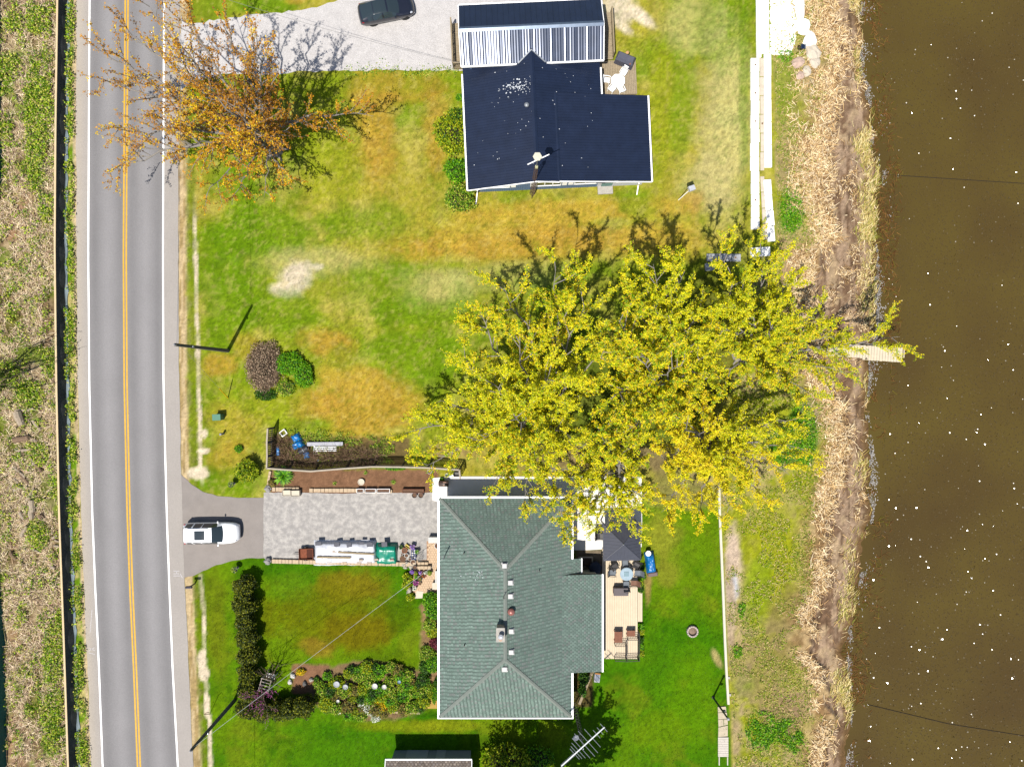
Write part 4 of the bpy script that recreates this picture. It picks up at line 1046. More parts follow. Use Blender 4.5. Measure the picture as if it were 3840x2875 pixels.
# ------------------------------------------------------------------ foliage helpers
def leafmat(name, transl=.3, rough=.55):
    return mat(name, None, rough=rough, attr='col', var=0, spec=.25, transl=transl)
LEAF = leafmat('leaf', .32)
STRAW = mat('straw', None, rough=.9, attr='col', var=0, spec=.1)
def rand_unit(rg, n):
    v = rg.normal(size=(n, 3)); return v / np.linalg.norm(v, axis=1)[:, None]
def leaves_np(P, size, rg, cols, per=1, up=.35, jit=.0, var=.22, fold=False, asp=.8):
    """square-ish leaf faces round the points P; cols = (m,3) palette"""
    P = np.repeat(P, per, axis=0); n = len(P)
    if jit > 0: P = P + rg.normal(size=(n, 3)) * jit
    nrm = rand_unit(rg, n); nrm[:, 2] = np.abs(nrm[:, 2]) + up; nrm /= np.linalg.norm(nrm, axis=1)[:, None]
    t = np.cross(nrm, rand_unit(rg, n)); t /= np.linalg.norm(t, axis=1)[:, None] + 1e-9; b = np.cross(nrm, t)
    s = (size * rg.uniform(.6, 1.35, n))[:, None] * .5
    V = np.stack([P - t * s, P - b * s * asp, P + t * s, P + b * s * asp], 1).reshape(-1, 3)
    pal = np.asarray(cols); ci = pal[rg.randint(len(pal), size=n)] if pal.ndim == 2 and len(pal) != n else np.repeat(pal, 1, axis=0)
    ci = ci * rg.uniform(1 - var, 1 + var, n)[:, None]
    Cc = np.repeat(ci, 4, axis=0)
    Fq = np.arange(4 * n).reshape(-1, 4)
    return V, Fq, Cc
def shell_points(rg, n, rx, ry, rz_, inner=.55, lump=.25, seed=0, bottom=-.35):
    d = rand_unit(rg, int(n * 1.6)); d = d[d[:, 2] > bottom][:n]
    r = inner + (1 - inner) * rg.uniform(0, 1, len(d)) ** .6
    az = np.arctan2(d[:, 1], d[:, 0]); k = 1 + lump * (fbm(az * 1.9 + seed, d[:, 2] * 2.8 + seed, seed + 3, 4) - .5) * 2.4
    return d * (r * k)[:, None] * np.array([rx, ry, rz_])
def lc(r, g, b, k=1.9): return c(r, g, b, k)
PALS = dict(
    cedar=[lc(70,82,14), lc(96,104,18), lc(44,58,14), lc(128,130,26), lc(34,48,12)],
    lime=[lc(150,165,20), lc(110,140,14), lc(176,180,30), lc(80,110,14)],
    green=[lc(70,130,10), lc(100,160,14), lc(50,100,14), lc(130,176,24)],
    dark=[lc(44,84,14), lc(60,104,20), lc(34,64,16), lc(84,120,30)],
    olive=[lc(110,112,40), lc(140,134,56), lc(84,90,34), lc(150,120,70)],
    brown=[lc(150,128,106), lc(120,98,78), lc(176,154,126), lc(96,78,62)],
    maroon=[lc(100,40,50), lc(76,30,40), lc(130,60,66)],
    purple=[lc(150,110,190), lc(120,80,170), lc(180,150,205)], white=[lc(240,240,230), lc(225,225,215), lc(120,150,40)],
    red=[lc(190,40,40), lc(150,30,30), lc(90,120,30)], pink=[lc(200,90,170), lc(160,60,140), lc(120,60,100)], yellow=[lc(235,200,20), lc(200,160,20), lc(120,140,30)],
    mixg=[lc(120,160,30), lc(90,130,20), lc(160,180,50), lc(60,100,20), lc(170,170,70)])
def leaf_cloud_obj(name, parent, ctr, rx, ry, rz_, n, size, pal, seed, inner=.5, up=.4, m=None, bottom=-.35):
    rg = np.random.RandomState(seed)
    P = shell_points(rg, n, rx, ry, rz_, inner, .38, seed, bottom) + np.array(ctr)
    V, Fq, Cc = leaves_np(P, size, rg, np.array(PALS[pal]) if isinstance(pal, str) else pal, up=up)
    return obj(name, mesh_np(name, V, Fq, Cc), m or LEAF, parent)
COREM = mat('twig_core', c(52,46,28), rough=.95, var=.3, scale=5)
def shrub(name, label, cat, px_, py_, rx, ry, h, n, size, pal, seed, group=None, z0=None, core=True, ground_px=False):
    zz = 0 if ground_px else h * .6
    q = at(px_, py_, zz); g = tzf(q.x, q.y) if z0 is None else z0
    T = thing(name, label, cat, (q.x, q.y, g), 0, group)
    leaf_cloud_obj('foliage', T, (0, 0, h * .5), rx, ry, h * .52, n, size, pal, seed)
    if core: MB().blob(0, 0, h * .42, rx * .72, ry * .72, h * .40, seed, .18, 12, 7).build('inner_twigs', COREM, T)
    MB().tube([(0, 0, -.05), (.02, .01, h * .4)], [.05, .03], 6).build('stem', COREM, T)
    return T
BARK = mat('grey_bark', c(168,160,150), rough=.95, var=.22, scale=3, fine=.2, bscale=14)
BARKD = mat('brown_bark', c(128,110,90), rough=.95, var=.25, scale=3, fine=.2, bscale=14)
class Tubes:
    """many thin branches collected as arrays"""
    def __init__(s): s.V = []; s.F = []; s.n = 0
    def add(s, P, R, sides):
        P = np.asarray(P); m = len(P); d = np.gradient(P, axis=0); d /= np.linalg.norm(d, axis=1)[:, None] + 1e-9
        ref = np.array([.31, .17, .93]) if abs(d[0][2]) < .9 else np.array([.9, .3, .1])
        x = np.cross(d, ref); x /= np.linalg.norm(x, axis=1)[:, None] + 1e-9; y = np.cross(d, x)
        t = np.arange(sides) * 2 * np.pi / sides
        V = P[:, None] + (x[:, None] * np.cos(t)[None, :, None] + y[:, None] * np.sin(t)[None, :, None]) * np.asarray(R)[:, None, None]
        s.V.append(V.reshape(-1, 3)); k = np.arange(sides); k2 = (k + 1) % sides
        for i in range(m - 1):
            a = s.n + i * sides; s.F.append(np.stack([a + k, a + k2, a + sides + k2, a + sides + k], 1))
        s.n += m * sides
    def mesh(s, name): return mesh_np(name, np.concatenate(s.V), np.concatenate(s.F), smooth=True)
def bez(a, b, d, n):
    t = np.linspace(0, 1, n)[:, None]; return (1 - t) ** 2 * a + 2 * t * (1 - t) * b + t * t * d
def tree(name, label, base, targets, seed, pal, trunk_h=2.6, trunk_r=.34, nsub=12, ntwig=9, sp=.12, lsize=.13, per=3, sublen=(.22,.42), twl=(.28,.8), bark=BARK, colf=None, leafp=1.0, ground=False, group=None, z0=0.0, spread=.06, var=.25):
    rg = np.random.RandomState(seed); b0 = at(*base); b = np.array([b0.x, b0.y, 0.0])
    T = thing(name, label, 'tree', (b0.x, b0.y, z0), 0, group)
    tb = Tubes(); tw = Tubes(); LP = []
    cz = np.array([0, 0, trunk_h]); top = cz + np.array([rg.normal() * .2, rg.normal() * .2, 0])
    tp = np.linspace(0, 1, 7)[:, None] * top[None]
    tp[1:-1] += rg.normal(size=(5, 3)) * .05
    rr = np.array([1.75, 1.25, 1.06, 1, .97, .93, .9]) * trunk_r
    tb.add(tp, rr, 10)
    for k in range(6):                                   # root flare
        a = k * 1.047 + rg.uniform(-.3, .3); tb.add([[math.cos(a) * trunk_r * 2.6, math.sin(a) * trunk_r * 2.6, -.05], [math.cos(a) * trunk_r * 1.3, math.sin(a) * trunk_r * 1.3, .22], [math.cos(a) * .2 * trunk_r, math.sin(a) * .2 * trunk_r, .9]], [trunk_r * .18, trunk_r * .38, trunk_r * .4], 6)
    for (tx, ty, tzz) in targets:
        e0 = at(tx, ty, 0 if ground else tzz); e = np.array([e0.x - b0.x, e0.y - b0.y, tzz - z0])
        s = top * rg.uniform(.72, 1.0); Lh = np.linalg.norm(e - s)
        mid = s + (e - s) * .38 + np.array([0, 0, 1]) * Lh * rg.uniform(.12, .24) + rg.normal(size=3) * Lh * .06
        n = 11; P = bez(s, mid, e, n); P[1:-1] += rg.normal(size=(n - 2, 3)) * Lh * .014
        r0 = min(trunk_r * .55, .02 + Lh * .0125); R = r0 * (1 - np.linspace(0, 1, n)) ** .9 + .010
        tb.add(P, R, 7)
        Ns = max(4, int(nsub * Lh / 8.0))
        for i in range(Ns):
            t = .16 + .84 * (i + rg.uniform(0, 1)) / Ns; k = min(int(t * (n - 1)), n - 2); f = t * (n - 1) - k
            p = P[k] * (1 - f) + P[k + 1] * f; d = P[k + 1] - P[k]; d /= np.linalg.norm(d)
            rd = rand_unit(rg, 1)[0]; pr = rd - d * rd.dot(d); pr /= np.linalg.norm(pr)
            v = d * rg.uniform(.45, .9) + pr * rg.uniform(.6, 1.0) + np.array([0, 0, rg.uniform(.0, .45)]); v /= np.linalg.norm(v)
            sl = Lh * rg.uniform(*sublen) * (1.15 - .7 * t) + .5
            m_ = 6; c1 = p + v * sl * .5 + rg.normal(size=3) * sl * .10; e1 = p + v * sl + np.array([0, 0, sl * rg.uniform(-.12, .22)])
            Q = bez(p, c1, e1, m_); rs = max(.012, r0 * .40 * (1 - .6 * t)); tb.add(Q, rs * (1 - np.linspace(0, 1, m_)) ** .7 + .006, 5)
            nt = max(3, int(ntwig * sl / 2.2))
            for j in range(nt):
                u = .22 + .78 * (j + rg.uniform(0, 1)) / nt; kk = min(int(u * (m_ - 1)), m_ - 2); ff = u * (m_ - 1) - kk
                p2 = Q[kk] * (1 - ff) + Q[kk + 1] * ff; d2 = Q[kk + 1] - Q[kk]; d2 /= np.linalg.norm(d2) + 1e-9
                w = d2 * rg.uniform(.5, 1.0) + rand_unit(rg, 1)[0] * .75 + np.array([0, 0, rg.uniform(.1, .5)]); w /= np.linalg.norm(w)
                l2 = rg.uniform(*twl) * (1.1 - .3 * u); E2 = p2 + w * l2 + np.array([0, 0, .1 * l2])
                S = bez(p2, p2 + w * l2 * .5 + rg.normal(size=3) * .06, E2, 4); tw.add(S, [.010, .008, .006, .003], 3)
                ncl = max(2, int(l2 / sp)); uu = np.linspace(.12, 1.0, ncl) + rg.uniform(-.04, .04, ncl); uu = np.clip(uu, 0, 1)
                if leafp < 1:
                    uu = uu[rg.uniform(0, 1, ncl) < leafp]
                if len(uu): LP.append((p2 * (1 - uu)[:, None] + E2 * uu[:, None]))
    obj('trunk', tb.mesh('trunk'), bark, T)
    obj('twigs', tw.mesh('twigs'), bark, T)
    if LP:
        LPa = np.concatenate(LP)
        wp = LPa + np.array([b0.x, b0.y, 0])
        pal = [np.array(pal[0]), np.array(pal[1])]; nn_ = fbm(wp[:, 0] * .28 + seed, wp[:, 1] * .28, 91, 3)
        mixf = sstep(.42, .62, nn_ + rg.normal(size=len(wp)) * .07)
        if colf is not None: mixf = np.clip(mixf + colf(1920 + wp[:, 0] / M1, 1437.5 - wp[:, 1] / M1), 0, 1)
        ca = pal[0][rg.randint(len(pal[0]), size=len(wp))]; cb = pal[1][rg.randint(len(pal[1]), size=len(wp))]
        cc = ca * (1 - mixf)[:, None] + cb * mixf[:, None]
        cc = np.repeat(cc, per, axis=0)
        V, Fq, Cc = leaves_np(LPa, lsize, rg, cc, per=per, up=1.0, jit=spread, var=var, asp=.75)
        obj('crown', mesh_np('crown', V, Fq, Cc), LEAF, T)
    return T
# ------------------------------------------------------------------ cars
def car(name, label, loc, rz, spec, paint, roofglass):
    T = thing(name, label, 'car', loc, rz)
    L_ = spec['L']; ts = np.linspace(0, 1, 81); K = spec['key']
    kt = np.array([k[0] for k in K])
    def ch(i):
        v = np.interp(ts, kt, [k[i] for k in K]); w = np.convolve(np.pad(v, 2, 'edge'), [.1, .2, .4, .2, .1], 'valid'); w[0] = v[0]; w[-1] = v[-1]; return w
    zt, zb, hw, rw = ch(1), ch(2), ch(3), ch(4)
    rings = []
    for i, t in enumerate(ts):
        h, r, b, z = hw[i], rw[i], zb[i], zt[i]; b = min(b, z - .03)
        low = .22 + .10 * max(0, abs(t - .5) - .42) / .08
        pr = [(h * .90, low), (h * .97, low + .14), (h, .52 * b + .1), (h * .995, b * .86), (h * .965, b)]
        pr += [(r + (h * .965 - r) * .35, b + (z - b) * .62), (r, z - (z - b) * .10), (r * .90, z - .018), (r * .62, z - .004), (r * .3, z), (0, z + .004)]
        rings.append(pr)
    npf = len(rings[0]); x = (ts - .5) * L_
    reg = {}
    def xx_(i, j):
        """plan curvature of nose, windscreen and tail"""
        t = ts[i]; f = 1 - (rings[i][j][0] / hw.max()) ** 2
        return x[i] + .16 * f * float(sstep(.5, .72, t)) - .10 * f * float(1 - sstep(.05, .25, t)) - .08
    def region(i, j, side):
        t = (ts[i] + ts[i + 1]) / 2
        if j in (4, 5):
            for (a, b) in spec['side']:
                if a < t < b: return ('side_window', a, side)
        if j >= 6:
            a, b = spec['wind']
            if a < t < b: return 'windshield'
            a, b = spec['rear']
            if a < t < b: return 'rear_window'
            a, b = spec['roof']
            if a < t < b and j >= (6 if roofglass else 8): return 'glass_roof'
        return 'body'
    for side in (1, -1):
        for i in range(len(ts) - 1):
            for j in range(npf - 1):
                R = region(i, j, side); d = reg.setdefault(R, MB())
                q = [(xx_(i, j), side * rings[i][j][0], rings[i][j][1]), (xx_(i + 1, j), side * rings[i + 1][j][0], rings[i + 1][j][1]), (xx_(i + 1, j + 1), side * rings[i + 1][j + 1][0], rings[i + 1][j + 1][1]), (xx_(i, j + 1), side * rings[i][j + 1][0], rings[i][j + 1][1])]
                if side < 0: q = q[::-1]
                d.add(q, [(3, 2, 1, 0)] if side > 0 else [(3, 2, 1, 0)])
    for end in (0, -1):
        ei = 0 if end == 0 else len(ts) - 1
        pts = [(xx_(ei, k_), p[0], p[1]) for k_, p in enumerate(rings[end])] + [(xx_(ei, npf - 2 - k_), -p[0], p[1]) for k_, p in enumerate(rings[end][-2::-1])]
        reg['body'].add(pts, [tuple(range(len(pts)))])
    objs = {}
    for R, mbx in reg.items():
        R = R[0] if isinstance(R, tuple) else R
        me = mbx.mesh(R)
        bm = bmesh.new(); bm.from_mesh(me); bmesh.ops.remove_doubles(bm, verts=bm.verts[:], dist=.0015); bmesh.ops.recalc_face_normals(bm, faces=bm.faces[:])
        if R != 'body':
            cz = sum((f.normal for f in bm.faces), Vector())
        bm.to_mesh(me); bm.free(); me.shade_smooth()
        objs[R] = obj(R, me, paint if R == 'body' else GLASS, T)
    MB().box(0, 0, .30, L_ * .86, spec['W'] * .8, .18).build('underbody', BLK, T)
    for fx in spec['axles']:
        for sy in (-1, 1):
            r = .34; yy = sy * (spec['W'] / 2 - .15)
            ty = MB(); ty.lathe([(.20, -.105), (.31, -.11), (r, -.08), (r, .08), (.31, .11), (.20, .105)], 0, 0, 0, 22)
            ty.v = [(v[0], v[2], v[1]) for v in ty.v]; w = ty.build('wheel', mat('tyre_rubber', (.02,.02,.02), rough=.8, var=.1), T, (fx, yy, r), smooth=True)
            rm = MB(); rm.lathe([(.215, -.03), (.22, .03)], 0, 0, 0, 18)
            for k in range(5):
                a = k * 2 * math.pi / 5; rm.bar((0, 0, .035 * 1), (.2 * math.cos(a), .2 * math.sin(a), .035), .06, .03)
            rm.v = [(v[0], v[2] * 1.0 + sy * .07, v[1]) for v in rm.v]; rm.build('rim', mat('alloy', c(150,152,158), rough=.35, metal=.7), w)
    for sy in (-1, 1):
        MB().blob(L_ * .5 - .32, sy * (spec['W'] / 2 - .27), spec['hz'], .20, .10, .06, 2, .03, 10, 6).build('headlight', mat('headlight', c(225,230,240), rough=.1, var=.05), T)
        MB().box(-L_ * .5 + .16, sy * (spec['W'] / 2 - .19), spec['tz'], .16, .26, .10, cham=.02).build('taillight', mat('red_lamp', c(190,20,30), rough=.2), T)
        mr_ = MB(); mr_.blob(spec['mx'], sy * (spec['W'] / 2 + .06), spec['mz'], .075, .13, .075, 1, .02, 8, 6); mr_.bar((spec['mx'] + .02, sy * (spec['W'] / 2 - .12), spec['mz'] - .06), (spec['mx'], sy * (spec['W'] / 2 + .02), spec['mz'] - .02), .06, .04); mr_.build('mirror', paint, T)
        for q in spec.get('rails', []): MB().tube([(q[0], sy * q[2], q[3]), ((q[0] + q[1]) / 2, sy * q[2], q[3] + .03), (q[1], sy * q[2], q[3] - .03)], .018, 5).build('roof_rail', BLK, T)
        MB().box(0, sy * (spec['W'] / 2 - .13), .25, spec['axles'][1] * 1.25, .04, .09).build('sill', BLK, T)
    return T
WPAINT = mat('white_car_paint', (.80,.80,.81), rough=.25, var=.02, coat=.6, spec=.5)
GPAINT = mat('graphite_car_paint', c(44,48,64), rough=.28, var=.05, coat=.7, spec=.6, metal=.3)
suv = dict(L=4.75, W=1.88, key=[(0,.62,.5,.76,.66),(.012,.86,.7,.82,.70),(.03,1.05,.9,.88,.70),(.10,1.60,1.02,.925,.63),(.18,1.665,1.02,.94,.645),(.42,1.69,1.0,.94,.655),(.56,1.64,.98,.94,.645),(.60,1.58,.98,.94,.64),(.735,1.10,.97,.94,.72),(.80,1.06,.96,.93,.74),(.92,.98,.86,.88,.70),(.965,.86,.74,.80,.62),(.99,.66,.52,.70,.55),(1,.50,.42,.62,.5)],
    side=[(.10,.23),(.245,.40),(.415,.66)], wind=(.592,.732), rear=(.032,.092), roof=(.285,.475), axles=(-1.42,1.38), hz=.82, tz=.98, mx=.72, mz=1.06, rails=[(-1.7,.1,.60,1.665)])
p = at(791, 1999, .85); car('parked_car', 'white sport utility car with a dark sunroof parked across the driveway mouth', (p.x, p.y, .026), math.radians(.8), suv, WPAINT, False)
sed = dict(L=4.72, W=1.9, key=[(0,.66,.55,.74,.62),(.015,.92,.78,.82,.66),(.05,1.05,.93,.89,.66),(.14,1.20,.95,.93,.60),(.28,1.40,.95,.945,.60),(.42,1.44,.94,.945,.61),(.52,1.41,.93,.945,.61),(.58,1.33,.92,.945,.62),(.73,.96,.90,.94,.72),(.80,.90,.86,.93,.74),(.92,.80,.74,.88,.70),(.97,.68,.60,.78,.60),(1,.46,.40,.60,.48)],
    side=[(.15,.24),(.25,.43),(.445,.67)], wind=(.545,.728), rear=(.065,.27), roof=(.285,.53), axles=(-1.45,1.44), hz=.70, tz=.86, mx=.68, mz=.98)
p = at(1459, 80, .33); a = math.radians(11.5)
car('parked_car', 'dark grey fastback sedan with a glass roof parked on the gravel drive', (p.x - math.sin(a) * .85, p.y + math.cos(a) * .85, .024), a, sed, GPAINT, True)

# ------------------------------------------------------------------ utility poles and lines
POLEM = mat('pole_wood', c(120,118,112), rough=.9, var=.2, scale=4)
def upole(label, base, h, lean=(0, 0)):
    b = at(*base); T = thing('utility_pole', label, 'pole', (b.x, b.y, 0))
    MB().tube([(0, 0, 0), (lean[0] * .5, lean[1] * .5, h * .5), (lean[0], lean[1], h)], [.17, .145, .115], 10).build('shaft', POLEM, T)
    MB().lathe([(.04, 0), (.07, .05), (.04, .1), (.07, .15), (.03, .2)], lean[0], lean[1], h, 8).build('insulator', mat('grey_porcelain', c(190,190,195), rough=.3), T)
    MB().box(lean[0] + .17, lean[1], h - 2.6, .12, .16, .2, cham=.02).build('bracket', GALV, T)
    return T, Vector((b.x + lean[0], b.y + lean[1], h))
U1, t1 = upole('grey wooden utility pole on the lawn beside the overgrown round island', (855, 1315), 9.6)
U2, t2 = upole('dark wooden utility pole rising at the corner of the cedar hedge', (880, 2625), 8.3)
WIRE = mat('wire_grey', c(150,150,150), rough=.5)
def wire(label, a, b, sag, r=.014, m=WIRE, n=24):
    a = Vector(a); b = Vector(b)
    pts = [(a.lerp(b, i / n) - Vector((0, 0, sag * 4 * (i / n) * (1 - i / n)))) - a for i in range(n + 1)]
    o = MB().tube(pts, r, 4).build('power_line', m, None, a); return tag(o, label, 'cable')
wire('overhead line running from the grey pole along the road verge past the orange tree', t1 - Vector((0, 0, .3)), (t1.x - .3, 75, 9.2), .9)
wire('overhead line running away from the hedge pole past the shed', t2 - Vector((0, 0, .3)), (t2.x + .4, -75, 8.2), .6)
wire('pale service cable from the hedge pole across the lawn to the green roof', t2 - Vector((0, 0, .4)), SMT, .55, .013, mat('pale_cable', c(225,225,220), rough=.5))
q = w_of(Vector((.1, 10.2, 3.9))); wire('thin service cable from the roadside to the corner of the navy roof', (t1.x, 30.5, 8.8), q, .7, .012)
ga = at(855, 1492, 0); wire('guy wire slanting from the grey pole to the lawn', t1 - Vector((0, 0, .8)), ga, 0, .01, n=2)
d = (t1 - Vector((0, 0, .8)) - ga).normalized()
tag(MB().tube([(0, 0, 0), d * 2.0], .045, 6).build('guy_marker', mat('yellow_plastic', c(240,200,20), rough=.5), None, ga), 'yellow plastic guard on the guy wire of the grey pole', 'guy guard')

# ------------------------------------------------------------------ street furniture and small things on the lawns
GRB = mat('green_box', c(92,150,124), rough=.5, var=.08)
q = at(812, 1565, .8); T = thing('utility_box', 'green metal utility box standing on the lawn near the road', 'utility box', (q.x, q.y, 0), .05)
MB().box(0, 0, .4, .7, .52, .8, cham=.06).build('cabinet', GRB, T); MB().box(0, .02, .83, .74, .56, .05, cham=.02).build('lid', GRB, T)
q = at(826, 1628, .7); tag(MB().lathe([(.09, 0), (.09, .55), (.11, .56), (.11, .68), (.07, .72)], 0, 0, 0, 8).build('marker_post', mat('grey_plastic', c(176,176,180)), None, (q.x, q.y, 0)), 'short grey marker post in the lawn below the green utility box', 'post')
q = at(731, 2187, 0); T = thing('mailbox', 'dark roadside mailbox on a post at the driveway mouth', 'mailbox', (q.x, q.y, 0), .03)
MB().box(0, 0, .52, .09, .09, 1.04).build('post', OLDWOOD, T)
mbx = MB(); prof = [(-.1, 0), (.1, 0)] + [(.1 * math.cos(t), .12 + .1 * math.sin(t)) for t in np.linspace(0, math.pi, 8)]
nn = len(prof); mbx.add([(-.27, y, 1.04 + z) for y, z in prof] + [(.27, y, 1.04 + z) for y, z in prof], [tuple(range(nn)), tuple(reversed(range(nn, 2 * nn)))] + [(i, (i + 1) % nn, nn + (i + 1) % nn, nn + i) for i in range(nn)])
mbx.build('box', mat('dark_blue_metal', c(60,58,78), rough=.4), T)
# bird house on a leaning pole
q = at(2544, 750, 0); T = thing('bird_house', 'white bird house on a leaning white pole on the dry lawn', 'bird house', (q.x, q.y, 0))
MB().tube([(0, 0, 0), (.5, .33, 2.15)], .035, 6).build('pole', WHITE, T)
hb = MB(); hb.box(.55, .36, 2.35, .5, .42, .36, rz=.35); hb.build('house_box', WHITEW, T)
MB().prism([(.55 + .34 * math.cos(a), .36 + .3 * math.sin(a)) for a in (.35 - .7, .35 + .7, .35 + 2.44, .35 + 3.84)], 2.54, 2.58).build('roof', mat('pale_grey_roof', c(215,218,225), var=.1), T)
# fire ring
q = at(2597, 2367, .2); T = thing('fire_pit', 'round stone fire pit in the lush lawn', 'fire pit', (q.x, q.y, 0))
fs = mat('fire_stone', c(214,196,188), rough=.95, var=.2, scale=5)
for k in range(14):
    a = k * 2 * math.pi / 14
    MB().box(.44 * math.cos(a), .44 * math.sin(a), .15, .14, .185, .3, rz=a, cham=.02).build('stone', fs, T)
MB().lathe([(.36, 0), (.36, .05), (.2, .12), (.05, .16)], 0, 0, 0, 14).build('ash_bed', mat('ash', c(160,135,115), var=.4, scale=14), T)
# lamp post by the retaining strip
q = at(2674, 2613, 0); T = thing('lamp_post', 'tall dark lamp post at the edge of the lawn by the stone steps', 'lamp post', (q.x, q.y, 0))
PM = mat('dark_green_metal', c(58,68,64), rough=.5)
MB().tube([(0, 0, 0), (.02, .12, 4.1)], [.09, .07], 8).build('pole', PM, T); MB().lathe([(.14, 0), (.14, .12)], 0, 0, 0, 10).build('base', PM, T)
MB().box(.02, .12, 4.2, .2, .2, .22, cham=.04).build('lamp_head', mat('lamp_grey', c(190,190,195), rough=.4), T)
MB().box(.16, .06, 2.7, .22, .2, .12, cham=.03).build('floodlight', PM, T)
# shepherd's hook by the verge
q = at(787, 2676, 0); T = thing('garden_hook', 'thin leaning garden hook on the verge beside the dark pole', 'hook', (q.x, q.y, 0))
MB().tube([(0, 0, 0), (.35, .9, 1.9), (.62, 1.1, 2.0), (.75, 1.0, 1.8)], .025, 6).build('rod', mat('rust_brown', c(130,90,60)), T)

def planter_stand(label, base, h, bowl, leafm, seed, fr=.28):
    q = at(base[0], base[1], h); T = thing('planter', label, 'planter', (q.x, q.y, 0))
    MB().lathe([(.12, 0), (.05, .06), (.04, h - .28), (.1, h - .25), (fr * .9, h - .02), (fr, h), (fr * .85, h - .03), (.05, h - .12)], 0, 0, 0, 14).build('bowl', bowl, T)
    leaf_cloud_obj('flowers', T, (0, 0, h + .05), fr * .9, fr * .9, .16, 90, .09, leafm, seed)
    return T

# ------------------------------------------------------------------ silt fence along the road, teal fence further west
FT = ipl([(-400,262),(0,250),(480,243),(960,240),(1440,246),(1920,256),(2400,274),(2875,290),(3300,305)])
SF = thing('silt_fence', 'long black silt fence with a tan timber top rail along the road', 'fence', (*P2(FT(1437), 1437), 0))
so2 = Vector(SF.location)
ys = np.arange(-420, 3320, 26.0)
RAIL = mat('tan_rail_timber', c(250,222,176), rough=.8, var=.10, scale=2)
fab = []; foot = []
for i, y in enumerate(ys):
    bx, by = P2(float(FT(y)), y); w = .05 * math.sin(i * 1.7) + .03 * math.sin(i * .6)
    fab.append([(bx + w - so2.x + .16, by - so2.y, .14), (bx - so2.x + .03 + w * .5, by - so2.y, .55), (bx - so2.x - .14, by - so2.y, .98)])
    ww = .07 * math.sin(i * 2.3) + .04 * math.sin(i * .9)
    foot.append([(bx - so2.x + .165 + w, by - so2.y, .15), (bx - so2.x + .22 + w + ww * .4, by - so2.y, .10), (bx - so2.x + .32 + ww, by - so2.y, .06)])
def loft(rows, nm, m, par):
    n = len(rows[0]); V = [v for r in rows for v in r]; Fs = []
    for i in range(len(rows) - 1):
        for j in range(n - 1): Fs.append((i * n + j, i * n + j + 1, (i + 1) * n + j + 1, (i + 1) * n + j))
    mb = MB(); mb.add(V, Fs); return mb.build(nm, m, par)
loft(fab, 'fabric', mat('black_geotextile', c(78,80,80), rough=.8, var=.35, scale=3, fine=.25, bscale=20), SF)
loft(foot, 'fabric_skirt', mat('grey_geotextile', c(150,166,172), rough=.8, var=.2, scale=4), SF)
pme = MB().box(0, 0, .5, .06, .06, 1.0).mesh('post')
for k, y in enumerate(np.arange(-400, 3300, 103.0)):
    bx, by = P2(float(FT(y)), y); obj('post', pme, mat('dark_stake', c(70,60,52)), SF, (bx - so2.x - .20, by - so2.y, 0))
    a = Vector((bx - so2.x - .16, by - so2.y, 1.0)); bx2, by2 = P2(float(FT(y + 103)), y + 103); b = Vector((bx2 - so2.x - .16, by2 - so2.y + .004, 1.0))
    MB().bar(a, b, .16, .045).build('top_rail', RAIL, SF)
TF = ipl([(-400,10),(200,6),(640,12),(900,-10),(1700,-16),(1950,-2),(2200,6),(2450,22),(2700,29),(2875,26),(3300,20)])
TS = thing('silt_fence', 'sagging teal fabric fence at the far side of the rough grass', 'fence', (*P2(0, 1437), 0)); so3 = Vector(TS.location); rows = []
for i, y in enumerate(np.arange(-400, 3300, 24.0)):
    bx, by = P2(float(TF(y)), y); z0 = tzf(bx, by); w = .06 * math.sin(i * 1.3) + .05 * math.sin(i * .47)
    rows.append([(bx - so3.x + w, by - so3.y, z0 + .02), (bx - so3.x - .03 + w * .6, by - so3.y, z0 + .5), (bx - so3.x - .10, by - so3.y, z0 + .95 + w)])
    if i % 6 == 0: MB().box(bx - so3.x - .14, by - so3.y, z0 + .5, .05, .05, 1.05).build('post', MATS['dark_stake'], TS)
loft(rows, 'fabric', mat('teal_geotextile', c(18,110,104), rough=.6, var=.25, scale=3), TS)

# ------------------------------------------------------------------ picket fence round the scrap yard
PF = thing('picket_fence', 'grey picket fence with pale top boards round the scrap heap', 'fence', (*P2(1000, 1755), 0)); pf0 = Vector(PF.location)
fp = [at(a, b, 1.72) for a, b in [(1003,1607),(1000,1660),(1001,1712),(999,1756),(1066,1761),(1165,1767),(1288,1757),(1392,1750),(1500,1751),(1600,1754),(1722,1762),(1726,1795)]]
PICK = mat('grey_picket', c(132,122,108), rough=.95, var=.25, scale=3); TOPB = mat('pale_top_board', c(205,192,172), rough=.9, var=.15, scale=3)
pkme = MB().box(0, 0, .80, .10, .025, 1.5, cham=.008).mesh('picket'); psme = MB().box(0, 0, .85, .11, .11, 1.7).mesh('post')
for a, b in zip(fp, fp[1:]):
    d = Vector((b.x - a.x, b.y - a.y, 0)); L_ = d.length; ang = math.atan2(d.y, d.x); n = max(1, int(L_ / .155))
    for i in range(n):
        q = a + d * ((i + .5) / n); o = obj('picket', pkme, PICK, PF, (q.x - pf0.x, q.y - pf0.y, 0), ang)
    obj('post', psme, PICK, PF, (a.x - pf0.x, a.y - pf0.y, 0), ang)
    A = Vector((a.x - pf0.x, a.y - pf0.y, 1.70)); B = Vector((b.x - pf0.x, b.y - pf0.y, 1.70))
    MB().bar(A, B, .13, .045).build('top_board', TOPB, PF)
    for zz in (.4, 1.35):
        off = Vector((-d.y, d.x, 0)).normalized() * -.045
        MB().bar(Vector((A.x, A.y, zz)) + off, Vector((B.x, B.y, zz)) + off, .04, .09).build('stringer', PICK, PF)

